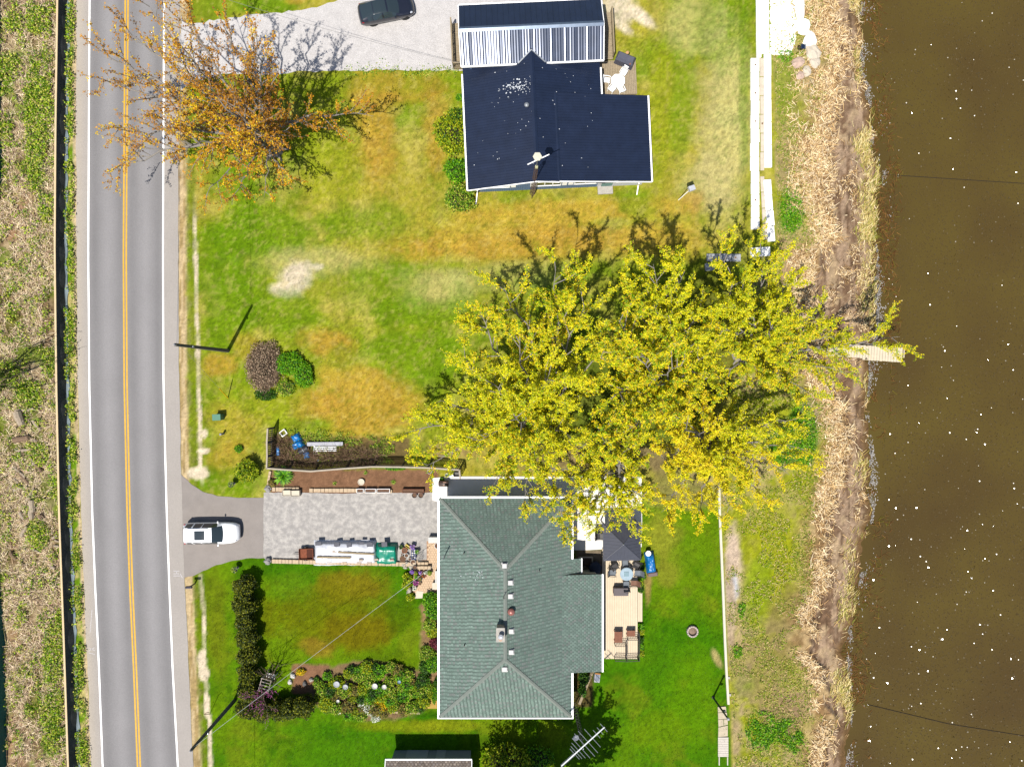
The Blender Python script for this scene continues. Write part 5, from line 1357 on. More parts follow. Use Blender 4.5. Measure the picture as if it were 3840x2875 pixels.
# ------------------------------------------------------------------ scrap heap behind the picket fence
def place(px_, py_, z=0): q = at(px_, py_, z); return q
for (a, b, sx, sy, h, rz, sd, lab) in [(1110,1641,.42,.36,.45,.5,3,'blue tarpaulin bundle lying at the lawn side of the scrap heap'),(1117,1668,.55,.32,.5,.45,4,'long blue tarpaulin roll leaning on a dark drum in the scrap heap'),
    (1150,1706,.3,.34,.4,.2,6,'crumpled blue tarpaulin beside the concrete block'),(1192,1725,.16,.12,.2,0,7,'scrap of blue plastic caught in the brush by the fence'),(1043,1690,.18,.5,.35,.1,8,'blue plastic sheeting half buried in the brush by the west pickets')]:
    q = place(a, b, .2); tarp('tarpaulin', lab, 'tarpaulin', (q.x, q.y, 0), sx, sy, h, BLUET, sd, rz)
q = place(1137, 1687, .4); T = thing('drum', 'dark plastic drum lying beside the blue tarpaulin rolls', 'drum', (q.x, q.y, 0), .5)
dm = MB(); dm.lathe([(.24, -.45), (.27, -.4), (.28, 0), (.27, .4), (.24, .45)], 0, 0, 0, 14); dm.v = [(v[2], v[0], v[1] + .28) for v in dm.v]; dm.build('barrel', mat('black_plastic', c(70,70,76), rough=.35), T)
rm = MB(); rm.lathe([(.285, -.02), (.29, .02)], 0, 0, 0, 14); rm.v = [(v[2], v[0], v[1] + .28) for v in rm.v]; rm.build('hoop', GALV, T)
q = place(1062, 1623, .2); T = thing('open_crate', 'open white rectangular crate lying on the lawn by the scrap heap', 'crate', (q.x, q.y, 0), .65)
for (a, b, d, e) in ((0, .22, .55, .07), (0, -.22, .55, .07), (.25, 0, .07, .38), (-.25, 0, .07, .38)): MB().box(a, b, .11, d, e, .2).build('side_board', WHITE, T)
q = place(1219, 1664, .3); T = thing('plank', 'wide pale grey plank lying on the scrap heap', 'plank', (q.x, q.y, 0), .01)
MB().box(0, 0, .34, 3.2, .34, .06, cham=.01).build('board', mat('pale_grey_board', c(205,205,212), var=.12), T)
for s in (-1.2, 1.2): MB().box(s, 0, .155, .2, .3, .31).build('support', CONC2, T)
for k in range(3):
    q = place(1222, 1676 + 7 * k, .2); T = thing('downspout_length', 'white length of downspout on the scrap heap, beside the wide plank', 'downspout', (q.x, q.y, 0), .02, 'loose downspouts on the scrap heap')
    MB().tube([(-1.1, .25 if k == 0 else .05, .2), (-1.05, .1, .2), (-.95, 0, .2), (.95, 0, .2)], .06, 6).build('pipe', WHITE, T); MB().box(0, 0, .07, 1.6, .1, .14).build('batten', OLDWOOD, T)
q = place(1184, 1697, .2); T = thing('concrete_block', 'hollow concrete block beside the scrap heap', 'block', (q.x, q.y, 0), .02)
cb = MB()
for (a, b, d, e) in ((0, .11, .42, .04), (0, -.11, .42, .04), (-.19, 0, .04, .18), (.19, 0, .04, .18), (0, 0, .04, .18)): cb.box(a, b, .1, d, e, .2)
cb.build('webs', CONC2, T)

# ------------------------------------------------------------------ tarpaulin-covered stack, rusty cart
WT = mat('white_tarpaulin', c(236,238,246), rough=.4, var=.10, scale=4, spec=.4); GTm = mat('green_tarpaulin', c(0,150,120), rough=.35, var=.25, scale=5, spec=.5)
q = place(1294, 2072, .6); TP = thing('covered_stack', 'long stack of timber covered by a wrinkled white tarpaulin on the driveway', 'covered stack', (q.x, q.y, .026))
def bigtarp(nm, x0, x1, y0, y1, h, m, par, seed, org):
    nx_c, ny_c = max(8, int((x1 - x0) / 4)), 26
    U, Vv = np.meshgrid(np.linspace(0, 1, nx_c), np.linspace(0, 1, ny_c))
    PX = x0 + (x1 - x0) * U; PYy = y0 + (y1 - y0) * Vv
    e = np.minimum(np.minimum(Vv, 1 - Vv) * 5, np.minimum(U, 1 - U) * (x1 - x0) / 12.)
    n_ = fbm(PX / 22., PYy / 14., seed, 4); n2_ = fbm(PX / 7., PYy / 30., seed + 3, 3)
    hh = h * sstep(0, .9, e) * (.75 + .35 * np.exp(-((Vv - .35) / .22) ** 2)) + .16 * (n_ - .5) + .10 * (n2_ - .5)
    hh = np.maximum(hh, .01); k = (H - hh - .03) / F
    PYy = PYy + 5 * (n_ - .5) * (np.abs(Vv - .5) > .42)
    V = np.stack([(PX - 1920) * k - org.x, (1437.5 - PYy) * k - org.y, hh], -1).reshape(-1, 3)
    ii = np.arange(ny_c - 1)[:, None] * nx_c + np.arange(nx_c - 1)[None]
    return obj(nm, mesh_np(nm, V, np.stack([ii, ii + nx_c, ii + nx_c + 1, ii + 1], -1).reshape(-1, 4)), m, par), hh
bigtarp('tarpaulin', 1177, 1412, 2024, 2119, .62, WT, TP, 5, q)
q2 = place(1450, 2078, .6); TG = thing('covered_stack', 'squat stack under a green tarpaulin at the house end of the white one', 'covered stack', (q2.x, q2.y, .026))
bigtarp('tarpaulin', 1408, 1491, 2034, 2121, .68, GTm, TG, 9, q2)
SLAB = mat('grey_slab', c(116,116,124), rough=.9, var=.12, scale=6); SLABP = mat('buff_slab', c(205,188,170), rough=.9, var=.12, scale=6)
for (a, b, w, l, r) in [(1193,2038,.55,.3,.05),(1262,2042,.5,.36,.2),(1308,2043,.42,.4,.15),(1356,2036,.42,.22,.02),(1386,2042,.55,.38,.08),(1441,2041,.5,.42,.1)]:
    p = place(a, b, .75); tag(MB().box(0, 0, .03, w, l, .06, cham=.01).build('paving_slab', SLAB, None, (p.x, p.y, .66), r), 'dark grey paving slab weighing down the edge of the tarpaulins', 'slab', 'dark slabs on the tarpaulins')
for (a, b) in [(1233,2106),(1290,2108),(1345,2110),(1383,2111),(1354,2099),(1474,2066),(1411,2097),(1469,2099),(1255,2066)]:
    p = place(a, b, .6); tag(MB().box(0, 0, .04, .38, .18, .08, cham=.01).build('brick', SLABP, None, (p.x, p.y, .60 if b < 2100 else .36), .04), 'buff brick weighing down the tarpaulins on the driveway', 'brick', 'buff bricks on the tarpaulins')
for (a, b, x, l, lab) in [(1335,2074,0,3.2,'long grey board along the crest of the white tarpaulin'),(1250,2091,0,3.0,'weathered board along the lawn side of the white tarpaulin')]:
    p = place(a, b, .8); tag(MB().box(0, 0, .03, l, .16, .05, cham=.01).build('board', OLDWOOD, None, (p.x, p.y, .72 if b < 2080 else .62), -.06 if b < 2080 else -.02), lab, 'board')
q = place(1149, 2076, .4); RW_ = thing('garden_cart', 'rusty steel garden cart with a tow bar beside the white tarpaulin', 'cart', (q.x, q.y, .026), .03)
RUST = mat('rusty_cart', c(150,84,56), rough=.85, var=.35, scale=6); RUSTD = mat('rusty_mesh', c(96,52,36), rough=.9, var=.3, scale=10)
MB().box(0, 0, .30, 1.25, .95, .05).build('bed', RUSTD, RW_); MB().box(-.28, .0, .335, .6, .9, .012).build('floor_plate', RUST, RW_)
for (a, b, d, e) in ((0, .47, 1.25, .03), (0, -.47, 1.25, .03), (.61, 0, .03, .9), (-.61, 0, .03, .9)): MB().box(a, b, .42, d, e, .26).build('side_panel', RUST, RW_)
for sy in (-1, 1):
    wv = MB(); wv.lathe([(.1, -.05), (.2, -.05), (.2, .05), (.1, .05)], 0, 0, 0, 14); wv.v = [(v[0], v[2], v[1]) for v in wv.v]; wv.build('wheel', BLK, RW_, (-.1, sy * .55, .2))
MB().tube([(-.62, 0, .28), (-1.2, .02, .2)], .03, 6).build('tow_bar', BLK, RW_)
# ------------------------------------------------------------------ block retaining wall by the shore, boulders, gravel pad
LIME = mat('white_limestone', (.80,.78,.74), rough=.9, var=.10, scale=3, fine=.08, bscale=30)
LIMEB = mat('buff_limestone', c(236,222,200), rough=.9, var=.14, scale=3)
BW = thing('block_wall', 'double row of large white concrete blocks edging the dry lawn', 'wall', (*P2(2850, 500), 0)); bw0 = Vector(BW.location)
rg = random.Random(12)
def blockrow(x0, y0, x1, y1, w, ln, z=0.22, h=.6, m=LIME, par=BW, o0=None, cham=.03):
    o0 = o0 or bw0; n = max(1, int(round(math.hypot(x1 - x0, y1 - y0) / ln)))
    for i in range(n):
        t = (i + .5) / n; q = at(x0 + (x1 - x0) * t + rg.uniform(-1.0, 1.0), y0 + (y1 - y0) * t, z)
        L_ = math.hypot(x1 - x0, y1 - y0) / n * M1 - (.05 if ln > 20 else .02); ang = math.atan2(-(y1 - y0), x1 - x0)
        MB().box(0, 0, 0, L_, w * M1 * rg.uniform(.96, 1.03), h, cham=cham).build('block', m, par, (q.x - o0.x, q.y - o0.y, z - h / 2 + rg.uniform(-.02, .02)), ang + rg.uniform(-.008, .008))
        if ln > 20 and rg.random() < .22: MB().box(0, 0, 0, .16, .13, .04).build('lifting_recess', mat('recess_dirt', c(150,120,90), var=.2), par, (q.x - o0.x, q.y - o0.y, z + .012), ang)
blockrow(2832, 217, 2832, 640, 32, 54); blockrow(2833, 640, 2834, 860, 30, 48)
blockrow(2857, 217, 2860, 640, 15, 70, z=.06, m=LIMEB); blockrow(2860, 660, 2870, 900, 16, 55, z=.06, m=LIMEB)
blockrow(2878, 200, 2881, 628, 27, 80); blockrow(2877, 672, 2895, 905, 28, 52)
blockrow(2845, -80, 2848, 215, 18, 90); blockrow(2869, -80, 2872, 200, 28, 95)
blockrow(2900, 55, 2965, 55, 30, 60, z=.08, h=.2)
blockrow(2815, 945, 2890, 942, 34, 50); blockrow(2650, 965, 2780, 966, 28, 44, m=mat('grey_block', c(190,192,196), var=.15)); blockrow(2662, 985, 2664, 1015, 34, 30, m=MATS['grey_block'])
for k, (a, b, rx, ry, h, lab) in enumerate([(3003,30,.45,1.1,.5,'long white boulder at the head of the gravel pad'),(3012,95,.7,.8,.5,'white boulder with a rust stain beside the gravel pad'),(3040,145,.75,.6,.55,'broad white boulder behind the small solar lamp'),(3052,190,.85,.65,.5,'pale cream boulder at the edge of the straw bank'),
    (3060,230,.5,.5,.4,'small cream boulder below the broad one on the bank'),(2995,232,.62,.48,.4,'flat pinkish boulder at the foot of the gravel pad'),(3005,280,.4,.35,.3,'small pale stone below the pinkish boulder'),(3030,262,.5,.4,.3,'cream stone half covered by straw on the bank'),(2993,0,.5,.4,.4,'white stone cut by the upper edge of the gravel pad')]):
    q = at(a, b, .15); g = tzf(q.x, q.y)
    tag(MB().blob(0, 0, h * .25, rx, ry, h * .6, k + 3, .16, 12, 7).build('boulder', mat('pink_stone', c(226,196,176), var=.12) if 'pink' in lab else (LIMEB if 'cream' in lab else LIME), None, (q.x, q.y, g), k * .7), lab, 'boulder')
# crushed white stone
rgn = np.random.RandomState(5); gp = []
n_ = 2600; gxp = rgn.uniform(2888, 2985, n_); gyp = rgn.uniform(-20, 205, n_); ok = (gxp < 2985 - np.maximum(0, (gyp - 150)) * .4)
gxp, gyp = gxp[ok], gyp[ok]; Xg = (gxp - 1920) * M1; Yg = (1437.5 - gyp) * M1; Zg = tz(Xg, Yg)
tet = np.array([[1, 0, -.3], [-.5, .87, -.3], [-.5, -.87, -.3], [0, 0, .8]]); s = rgn.uniform(.05, .12, len(Xg)); a = rgn.uniform(0, 6.28, len(Xg))
R_ = np.stack([np.stack([np.cos(a), -np.sin(a)], 1), np.stack([np.sin(a), np.cos(a)], 1)], 1)
V = np.zeros((len(Xg), 4, 3)); V[:, :, :2] = np.einsum('nij,kj->nki', R_, tet[:, :2]) * s[:, None, None]; V[:, :, 2] = tet[None, :, 2] * s[:, None] + .04
V += np.stack([Xg, Yg, Zg], 1)[:, None]
F3 = (np.arange(len(Xg))[:, None, None] * 4 + np.array([[0, 1, 3], [1, 2, 3], [2, 0, 3]])[None]).reshape(-1, 3)
o = stuff(obj('crushed_stone', mesh_np('crushed_stone', V.reshape(-1, 3), F3, n=3), LIME)); o['label'] = 'bed of crushed white stone between the block wall and the boulders'; o['category'] = 'gravel'
q = at(2985, 205, 0); T = thing('solar_lamp', 'small dark solar lamp on a thin stake by the white boulders', 'lamp', (q.x, q.y, tzf(q.x, q.y)))
MB().tube([(0, 0, 0), (.0, 0, 1.5)], .02, 6).build('stake', DARKST, T); MB().box(.0, 0, 1.55, .36, .4, .05, R=Matrix.Rotation(.25, 3, 'Y')).build('panel', mat('solar_blue', c(36,54,84), rough=.2), T); MB().box(.24, .02, 1.5, .1, .36, .08).build('lamp_head', GALV, T)
# slim retaining strip along the lush lawn
RSX = thing('retaining_wall', 'long thin white retaining wall between the lush lawn and the shore grass', 'wall', (*P2(2700, 2200), 0)); r0_ = Vector(RSX.location)
for (a, b, d, e) in [(2696,1800,2700,1945),(2700,1945,2706,2080),(2706,2080,2712,2220),(2712,2220,2718,2380),(2718,2380,2724,2510),(2724,2510,2732,2640)]:
    A = at(a, b, .12); B = at(d, e, .12); MB().bar(Vector((A.x - r0_.x, A.y - r0_.y, -.1)), Vector((B.x - r0_.x, B.y - r0_.y, -.1)), .20, .5).build('wall_section', mat('cream_concrete', c(250,240,220), rough=.9, var=.06, scale=3), RSX)
for (a, b) in [(2727,2541),(2731,2605)]:
    q = at(a, b, .1); MB().box(q.x - r0_.x + .14, q.y - r0_.y, -.05, .22, .2, .3).build('buttress', CONC2, RSX)
# stone and timber steps to the shore
SS = thing('stone_steps', 'irregular flagstones stepping down at the end of the retaining wall', 'steps', (*P2(2712, 2700), 0)); s_0 = Vector(SS.location)
FLAG = mat('flagstone', c(222,206,178), rough=.9, var=.14, scale=3)
for i, pts in enumerate([[(2692,2650),(2722,2648),(2724,2668),(2693,2670)],[(2693,2672),(2726,2671),(2727,2694),(2694,2696)],[(2694,2698),(2712,2697),(2714,2720),(2695,2724)],[(2714,2697),(2729,2696),(2730,2716),(2716,2720)],[(2695,2727),(2730,2720),(2730,2760),(2694,2763)]]):
    P_ = [P2(a, b, .1) for a, b in pts][::-1]; MB().prism([(x - s_0.x, y - s_0.y) for x, y in P_], -.1, .10 - .012 * i).build('flagstone', FLAG, SS)
q = at(2712, 2800, .1); TS2 = thing('timber_steps', 'bleached timber boardwalk below the flagstone steps', 'boardwalk', (q.x, q.y, 0))
planks(TS2, -.45, .47, -.86, .88, .08, 'x', .15, .012, mat('bleached_board', c(238,228,214), rough=.9, var=.12, scale=5), seed=9)
MB().box(0, 0, .0, .9, 1.7, .1).build('framing', OLDWOOD, TS2)
for s in (-.35, .4): MB().box(s, -1.25, .05, .08, .75, .1).build('stringer', MATS['bleached_board'], TS2)
# dock
q = at(3240, 1320, -.35); DKB = thing('dock', 'narrow pale plank dock reaching from the bank over the brown water', 'dock', (q.x, q.y, -.35), math.radians(-3.6))
DW = mat('pale_dock_wood', c(246,230,200), rough=.85, var=.10, scale=4)
rgk = random.Random(3); x = -3.3
while x < 3.35:
    wide = 1.15 if x < -.2 else 1.32; MB().box(0, 0, 0, .235, wide, .045, cham=.008).build('plank', DW, DKB, (x, (0.03 if x < -.2 else -.05) + rgk.uniform(-.02, .02), rgk.uniform(-.004, .004))); x += .255
for sy in (-.45, .45): MB().box(0, sy, -.09, 6.6, .06, .12).build('bearer', OLDWOOD, DKB)
for (a, b) in ((3.5, .48), (3.52, -.62), (.2, .6), (.2, -.62), (-2.6, .6), (-2.6, -.6)): MB().tube([(a, b, -1.4), (a, b, .22)], .06, 8).build('pile', OLDWOOD, DKB)
MB().bar((3.5, .48, .12), (3.52, -.3, .12), .08, .1).build('end_rail', DW, DKB)
# mooring rope in the water
a = at(3310, 655, WZ); b = at(3860, 690, WZ); tag(MB().tube([(0, 0, .02), (b.x - a.x, b.y - a.y, .01)], .03, 5).build('mooring_line', mat('dark_rope', c(50,40,28)), None, a), 'dark line lying on the water off the straw point', 'rope')
a = at(3255, 2640, WZ); b = at(3860, 2760, WZ); tag(MB().tube([(0, 0, .02), ((b.x - a.x) * .5, (b.y - a.y) * .5 - .3, .015), (b.x - a.x, b.y - a.y, .01)], .03, 5).build('mooring_line', MATS['dark_rope'], None, a), 'dark line lying on the water below the mud beach', 'rope')

# ------------------------------------------------------------------ planter edging along the driveway
EDG = mat('buff_edging', c(226,200,166), rough=.9, var=.14, scale=4)
ED1 = thing('planter_edging', 'row of buff edging stones between the driveway and the bare planting bed', 'edging', (*P2(1200, 1838), 0)); e0_ = Vector(ED1.location)
blockrow(1020, 1834, 1120, 1834, 15, 13, z=.22, h=.24, m=EDG, par=ED1, o0=e0_, cham=.015); blockrow(1160, 1838, 1345, 1838, 14, 14, z=.22, h=.24, m=EDG, par=ED1, o0=e0_, cham=.015)
blockrow(1345, 1842, 1470, 1842, 12, 14, z=.2, h=.22, m=EDG, par=ED1, o0=e0_, cham=.015); blockrow(1003, 1820, 1012, 1766, 9, 14, z=.2, h=.22, m=EDG, par=ED1, o0=e0_, cham=.015)
ED2 = thing('planter_edging', 'long low wall of buff stones between the driveway and the front lawn', 'edging', (*P2(1280, 2110), 0)); e1_ = Vector(ED2.location)
blockrow(1018, 2104, 1560, 2116, 15, 13, z=.26, h=.28, m=EDG, par=ED2, o0=e1_, cham=.015)
for (a, b, lab) in [(1004,1832,'rounded fieldstone pier at the planting bed end of the edging'),(1003,2104,'rounded fieldstone pier at the lawn end of the low wall')]:
    q = at(a, b, .3); T = thing('stone_pier', lab, 'pier', (q.x, q.y, 0))
    for k in range(6):
        r = random.Random(k + a); MB().blob(.17 * math.cos(k * 1.05), .19 * math.sin(k * 1.05), .17 + .1 * (k % 2), .17, .16, .17, k, .12, 9, 6).build('stone', mat('grey_fieldstone', c(176,172,168), var=.22, scale=6), T)
    MB().blob(0, 0, .38, .2, .2, .14, 9, .1, 9, 6).build('stone', MATS['grey_fieldstone'], T)
def tray(label, px_, py_, w, l, h, m, rz=0, group=None, z=0.03, soil=True):
    q = at(px_, py_, z + h); T = thing('planter_box', label, 'planter box', (q.x, q.y, z), rz, group)
    for (a, b, d, e) in ((0, l / 2, w, .03), (0, -l / 2, w, .03), (w / 2 - .015, 0, .03, l - .03), (-w / 2 + .015, 0, .03, l - .03)): MB().box(a, b, h / 2, d, e, h).build('side_board', m, T)
    MB().box(0, 0, h * .4, w - .06, l - .06, h * .8).build('soil' if soil else 'lid', mat('pot_soil', c(120,88,66), var=.3, scale=9) if soil else m, T)
    return T
CREAM = mat('cream_paint', c(240,228,205), rough=.7, var=.06)
for (a, b, w) in [(1073,1849,.72),(1106,1850,.78)]: tray('cream wooden box with a closed lid standing on the driveway edge', a, b, w, .48, .5, CREAM, .02, 'cream boxes by the driveway', soil=False)
for (a, w) in [(1350,.6),(1388,.95),(1437,1.15)]: tray('white planter trough in the row against the planting bed', a, 1840, w, .32, .42, WHITE, 0, 'white troughs by the bed')
tray('long rough wooden trough with twigs at the end of the edging', 1548, 1841, 1.9, .3, .4, CEDAR)
def dish(label, name, cat, px_, py_, z, r, m, h=.2, group=None, inner=None):
    q = at(px_, py_, z + h); T = thing(name, label, cat, (q.x, q.y, z), 0, group)
    MB().lathe([(r * .75, 0), (r, h * .9), (r, h), (r * .86, h), (r * .8, h * .75), (.02, h * .7)], 0, 0, 0, 18).build('basin', m, T)
    MB().lathe([(r * .82, 0), (r * .8, .01)], 0, 0, h * .72, 16).build('fill', inner or MATS['pot_soil'], T)
    return T
dish('round cream stone disc lying in the bare planting bed', 'bird_bath', 'bird bath', 1354, 1807, 0, .3, CREAM, .22, inner=CREAM)
POTB = mat('black_pot', c(56,42,40), rough=.5, var=.2); TERRA = mat('terracotta', c(190,120,84), rough=.85, var=.12); POTW = mat('white_pot', c(235,232,225), rough=.6, var=.06); POTG = mat('grey_pot', c(120,118,116), rough=.7, var=.1)
for (a, b) in [(1554,1857),(1578,1857)]: dish('black round pot of bare soil on the driveway by the walk', 'plant_pot', 'pot', a, b, .03, .23, POTB, .35, 'pair of black pots')
dish('white pot standing in the bed under the fence end', 'plant_pot', 'pot', 1610, 1768, 0, .2, POTW, .3)
# doghouse-shaped mailbox / barrel and oddments beside the walk
q = at(1664, 1812, .5); T = thing('barrel_smoker', 'dark brown barrel smoker lying on the sunny end of the concrete walk', 'smoker', (q.x, q.y, .055))
sm_ = MB(); sm_.lathe([(.2, -.45), (.27, -.4), (.28, .35), (.26, .42)], 0, 0, 0, 16); sm_.v = [(v[2], v[0], v[1] + .45) for v in sm_.v]; sm_.build('drum', mat('brown_drum', c(96,78,72), rough=.4, var=.2), T, smooth=True)
MB().box(.1, 0, .66, .3, .36, .1, cham=.02).build('hatch', mat('tan_hatch', c(190,150,130), var=.1), T)
for s in (-.3, .25): MB().box(s, 0, .1, .05, .4, .2).build('leg', DARKST, T)
q = at(1696, 1783, .4); dish('shallow steel bowl among oddments by the fence end', 'steel_bowl', 'bowl', 1693, 1786, .3, .2, GALV, .12, inner=GALV)
for (a, b, lab) in [(1676,1780,'white pail among oddments by the fence end'),(1712,1778,'small grey crate among oddments by the fence end')]:
    q = at(a, b, .2); T = thing('pail' if 'pail' in lab else 'crate', lab, 'pail' if 'pail' in lab else 'crate', (q.x, q.y, .0))
    if 'pail' in lab: MB().lathe([(.13, 0), (.17, .34), (.15, .34), (.12, .06)], 0, 0, 0, 14).build('bucket', POTW, T); MB().tube([(-.16, 0, .33), (0, .1, .42), (.16, 0, .33)], .01, 5).build('handle', GALV, T)
    else:
        for (u, v, d, e) in ((0, .18, .5, .03), (0, -.18, .5, .03), (.23, 0, .03, .33), (-.23, 0, .03, .33)): MB().box(u, v, .15, d, e, .3).build('side_board', POTG, T)
        MB().box(0, 0, .03, .46, .33, .04).build('base', POTG, T)

# ------------------------------------------------------------------ paved front patio with its pots
PAVE = mat('buff_paver', c(238,206,170), rough=.9, var=.12, scale=5)
PB = struct(sheet('patio', [(1600,2028),(1650,2028),(1655,2222),(1548,2222),(1552,2100),(1600,2098)], .03, mat('patio_bed', c(190,150,118), var=.15)))
pv = MB().box(0, 0, 0, .205, .205, .03, cham=.006).mesh('paver'); cnt = 0
for j in range(22):
    for i in range(12):
        a = 1556 + i * 9.2 + (4.6 if j % 2 else 0); b = 2034 + j * 8.8
        if a > 1650 or (b < 2102 and a < 1605): continue
        q = at(a, b, .045); obj('paver', pv, PAVE, PB, (q.x, q.y, .045 + rg.uniform(-.004, .004)), rg.uniform(-.02, .02)); cnt += 1
LWm = thing('planter_wall', 'low double step of buff stones across the front patio', 'low wall', (*P2(1590, 2115), 0)); l0 = Vector(LWm.location)
blockrow(1565, 2112, 1604, 2112, 10, 13, z=.3, h=.3, m=EDG, par=LWm, o0=l0, cham=.015); blockrow(1565, 2128, 1616, 2128, 12, 13, z=.42, h=.42, m=EDG, par=LWm, o0=l0, cham=.015)
def pot(label, px_, py_, r, h, m, pal=None, seed=0, z=.05, name='plant_pot', cat='pot', group=None, fr=1.15, lh=.16, n=70):
    q = at(px_, py_, z + h); T = thing(name, label, cat, (q.x, q.y, z), 0, group)
    MB().lathe([(r * .7, 0), (r * .95, h * .85), (r * 1.05, h * .86), (r * 1.05, h), (r * .88, h), (r * .84, h * .8), (.02, h * .78)], 0, 0, 0, 14).build('pot', m, T)
    if pal: leaf_cloud_obj('plant', T, (0, 0, h + lh * .45), r * fr, r * fr, lh, n, .09, pal, seed)
    else: MB().lathe([(r * .85, 0), (r * .8, .02)], 0, 0, h * .8, 12).build('soil', MATS['pot_soil'], T)
    return T
pot('terracotta bowl with a pale centre among the driveway pots', 1517, 2063, .24, .28, TERRA)
pot('purple pansies in a pot at the top of the driveway pot cluster', 1547, 2050, .2, .45, POTG, 'purple', 2, .03)
pot('broad white ring pot in the driveway pot cluster', 1524, 2082, .19, .25, POTW, None, 0, .03)
pot('small empty cream pot in the driveway pot cluster', 1537, 2096, .15, .2, CREAM, None, 0, .03)
pot('wide pale wicker bowl at the lawn end of the pot cluster', 1549, 2108, .24, .25, mat('pale_wicker', c(215,205,190), var=.2, scale=14), None, 0, .03)
pot('leafy green plant in a pot beside the blue crate', 1564, 2068, .17, .4, POTW, 'green', 5, .03)
pot('round dark pot with a trailing black vine by the tarpaulin', 1504, 2050, .17, .25, POTB, 'dark', 6, .03)
pot('brown woven basket beside the green tarpaulin', 1510, 2095, .26, .22, mat('brown_basket', c(150,120,90), var=.25, scale=14), None, 0, .03)
pot('small white figure pot between basket and ring pot', 1507, 2078, .11, .3, POTW, None, 0, .03)
pot('glossy black pot at the end of the low stone wall', 1555, 2127, .18, .35, POTB, None, 0, .03)
q = at(1530, 2050, .3); T = thing('trough', 'yellow plastic trough tilted among the driveway pots', 'trough', (q.x, q.y, .03), -.6)
for (u, v, d, e) in ((0, .1, .6, .03), (0, -.1, .6, .03), (.28, 0, .03, .17), (-.28, 0, .03, .17)): MB().box(u, v, .12, d, e, .22).build('side_board', mat('yellow_trough', c(226,200,60), rough=.5), T)
MB().box(0, 0, .06, .55, .17, .06).build('base', MATS['yellow_trough'], T)
q = at(1551, 2077, .3); T = thing('blue_crate', 'blue crate full of pots in the driveway pot cluster', 'crate', (q.x, q.y, .03))
BC = mat('blue_crate_plastic', c(80,100,170), rough=.5, var=.2, scale=9)
for (u, v, d, e) in ((0, .42, .42, .03), (0, -.42, .42, .03), (.2, 0, .03, .81), (-.2, 0, .03, .81)): MB().box(u, v, .16, d, e, .32).build('side_board', BC, T)
MB().box(0, 0, .1, .38, .8, .06).build('base', BC, T)
for k in range(8): MB().lathe([(.05, 0), (.075, .16), (.05, .15)], -.1 + .2 * (k % 2), -.3 + .2 * (k // 2), .13, 9).build('pot', POTW if k % 3 else POTG, T)
q = at(1573, 2092, .7); T = thing('wire_stand', 'dark wire plant stand at the edge of the pot cluster', 'plant stand', (q.x, q.y, .03))
for sx in (-1, 1):
    for sy in (-1, 1): MB().tube([(sx * .16, sy * .28, 0), (sx * .16, sy * .28, .75)], .012, 5).build('leg', BLK, T)
for z in (.3, .74): 
    sh = MB()
    for k in range(7): sh.bar((-.16 + .053 * k, -.3, z), (-.16 + .053 * k, .3, z), .012, .012)
    sh.bar((-.17, -.29, z), (.17, -.29, z), .014, .014); sh.bar((-.17, .29, z), (.17, .29, z), .014, .014); sh.build('shelf', BLK, T)
for k, (a, b, w, l, lab) in enumerate([(1513,2116,.28,.2,'pale angular rock by the basket'),(1526,2110,.2,.18,'white rounded rock in the pot cluster'),(1540,2125,.26,.2,'buff rock on the end of the low wall'),(1520,2126,.22,.17,'grey rock at the corner of the front lawn')]):
    q = at(a, b, .15); tag(MB().blob(0, 0, .1, w, l, .17, k + 20, .2, 9, 6).build('rock', mat('pale_rock', c(205,196,180), var=.2, scale=7), None, (q.x, q.y, .03), k), lab, 'rock')
for (a, b, r, pal, sd, lab) in [(1546,2143,.2,'purple',11,'purple flowers in the pot at the foot of the low wall'),(1559,2149,.19,'lime',12,'lime green round plant pot on the patio'),(1561,2162,.16,'green',13,'small green herb pot on the patio'),(1589,2155,.24,'red',14,'red geraniums in a patio pot'),(1595,2146,.16,'white',15,'white and pink blossoms in a patio pot'),
    (1611,2147,.22,'mixg',16,'grey-green bushy plant in the pot near the house wall'),(1576,2145,.14,'purple',17,'dark violet flowers in a small patio pot'),(1559,2184,.25,'pink',18,'large round head of mauve flowers in a patio pot'),(1555,2203,.22,'white',19,'low white flowers in a tray on the patio')]:
    pot(lab, a, b, r * .85, .3, TERRA if sd % 2 else POTG, pal, sd, .06, n=110)
pot('wide grey-rimmed pot of green shoots on the patio', 1575, 2169, .22, .3, POTG, 'olive', 21, .06, fr=.8)
pot('empty tan pot beside the mauve flowers', 1575, 2188, .14, .22, mat('tan_pot', c(220,190,150)), None, 0, .06)
q = at(1570, 2229, .05); tag(MB().prism([(-.4,-.33),(.34,-.3),(.4,.3),(-.18,.36)], -.03, .04).build('stepping_slab', CREAM, None, (q.x, q.y, .03)), 'large cream slab at the lawn edge of the patio', 'slab')
q = at(1534, 2214, .3); tag(MB().blob(0, 0, .18, .2, .34, .26, 4, .25, 9, 6).build('rock', MATS['pale_rock'], None, (q.x, q.y, 0), -.4), 'tall white rock beside the lime shrub at the patio', 'rock')
q = at(1624, 2023, .5); T = thing('storage_chest', 'white storage chest against the wall of the green-roofed house', 'chest', (q.x, q.y, .05))
MB().box(0, 0, .27, .78, .48, .54, cham=.03).build('body', POTW, T); MB().box(0, 0, .57, .82, .52, .06, cham=.02).build('lid', POTW, T)
pot('large pale tub standing under the gutter on the patio', 1640, 2046, .26, .4, POTW, None, 0, .05)
q = at(1640, 2163, .45); T = thing('garden_bench', 'white garden bench under the gutter on the patio', 'bench', (q.x, q.y, .05))
for k in range(4): MB().box(-.15 + .1 * k, 0, .42, .085, 1.1, .03).build('seat_slat', POTW, T)
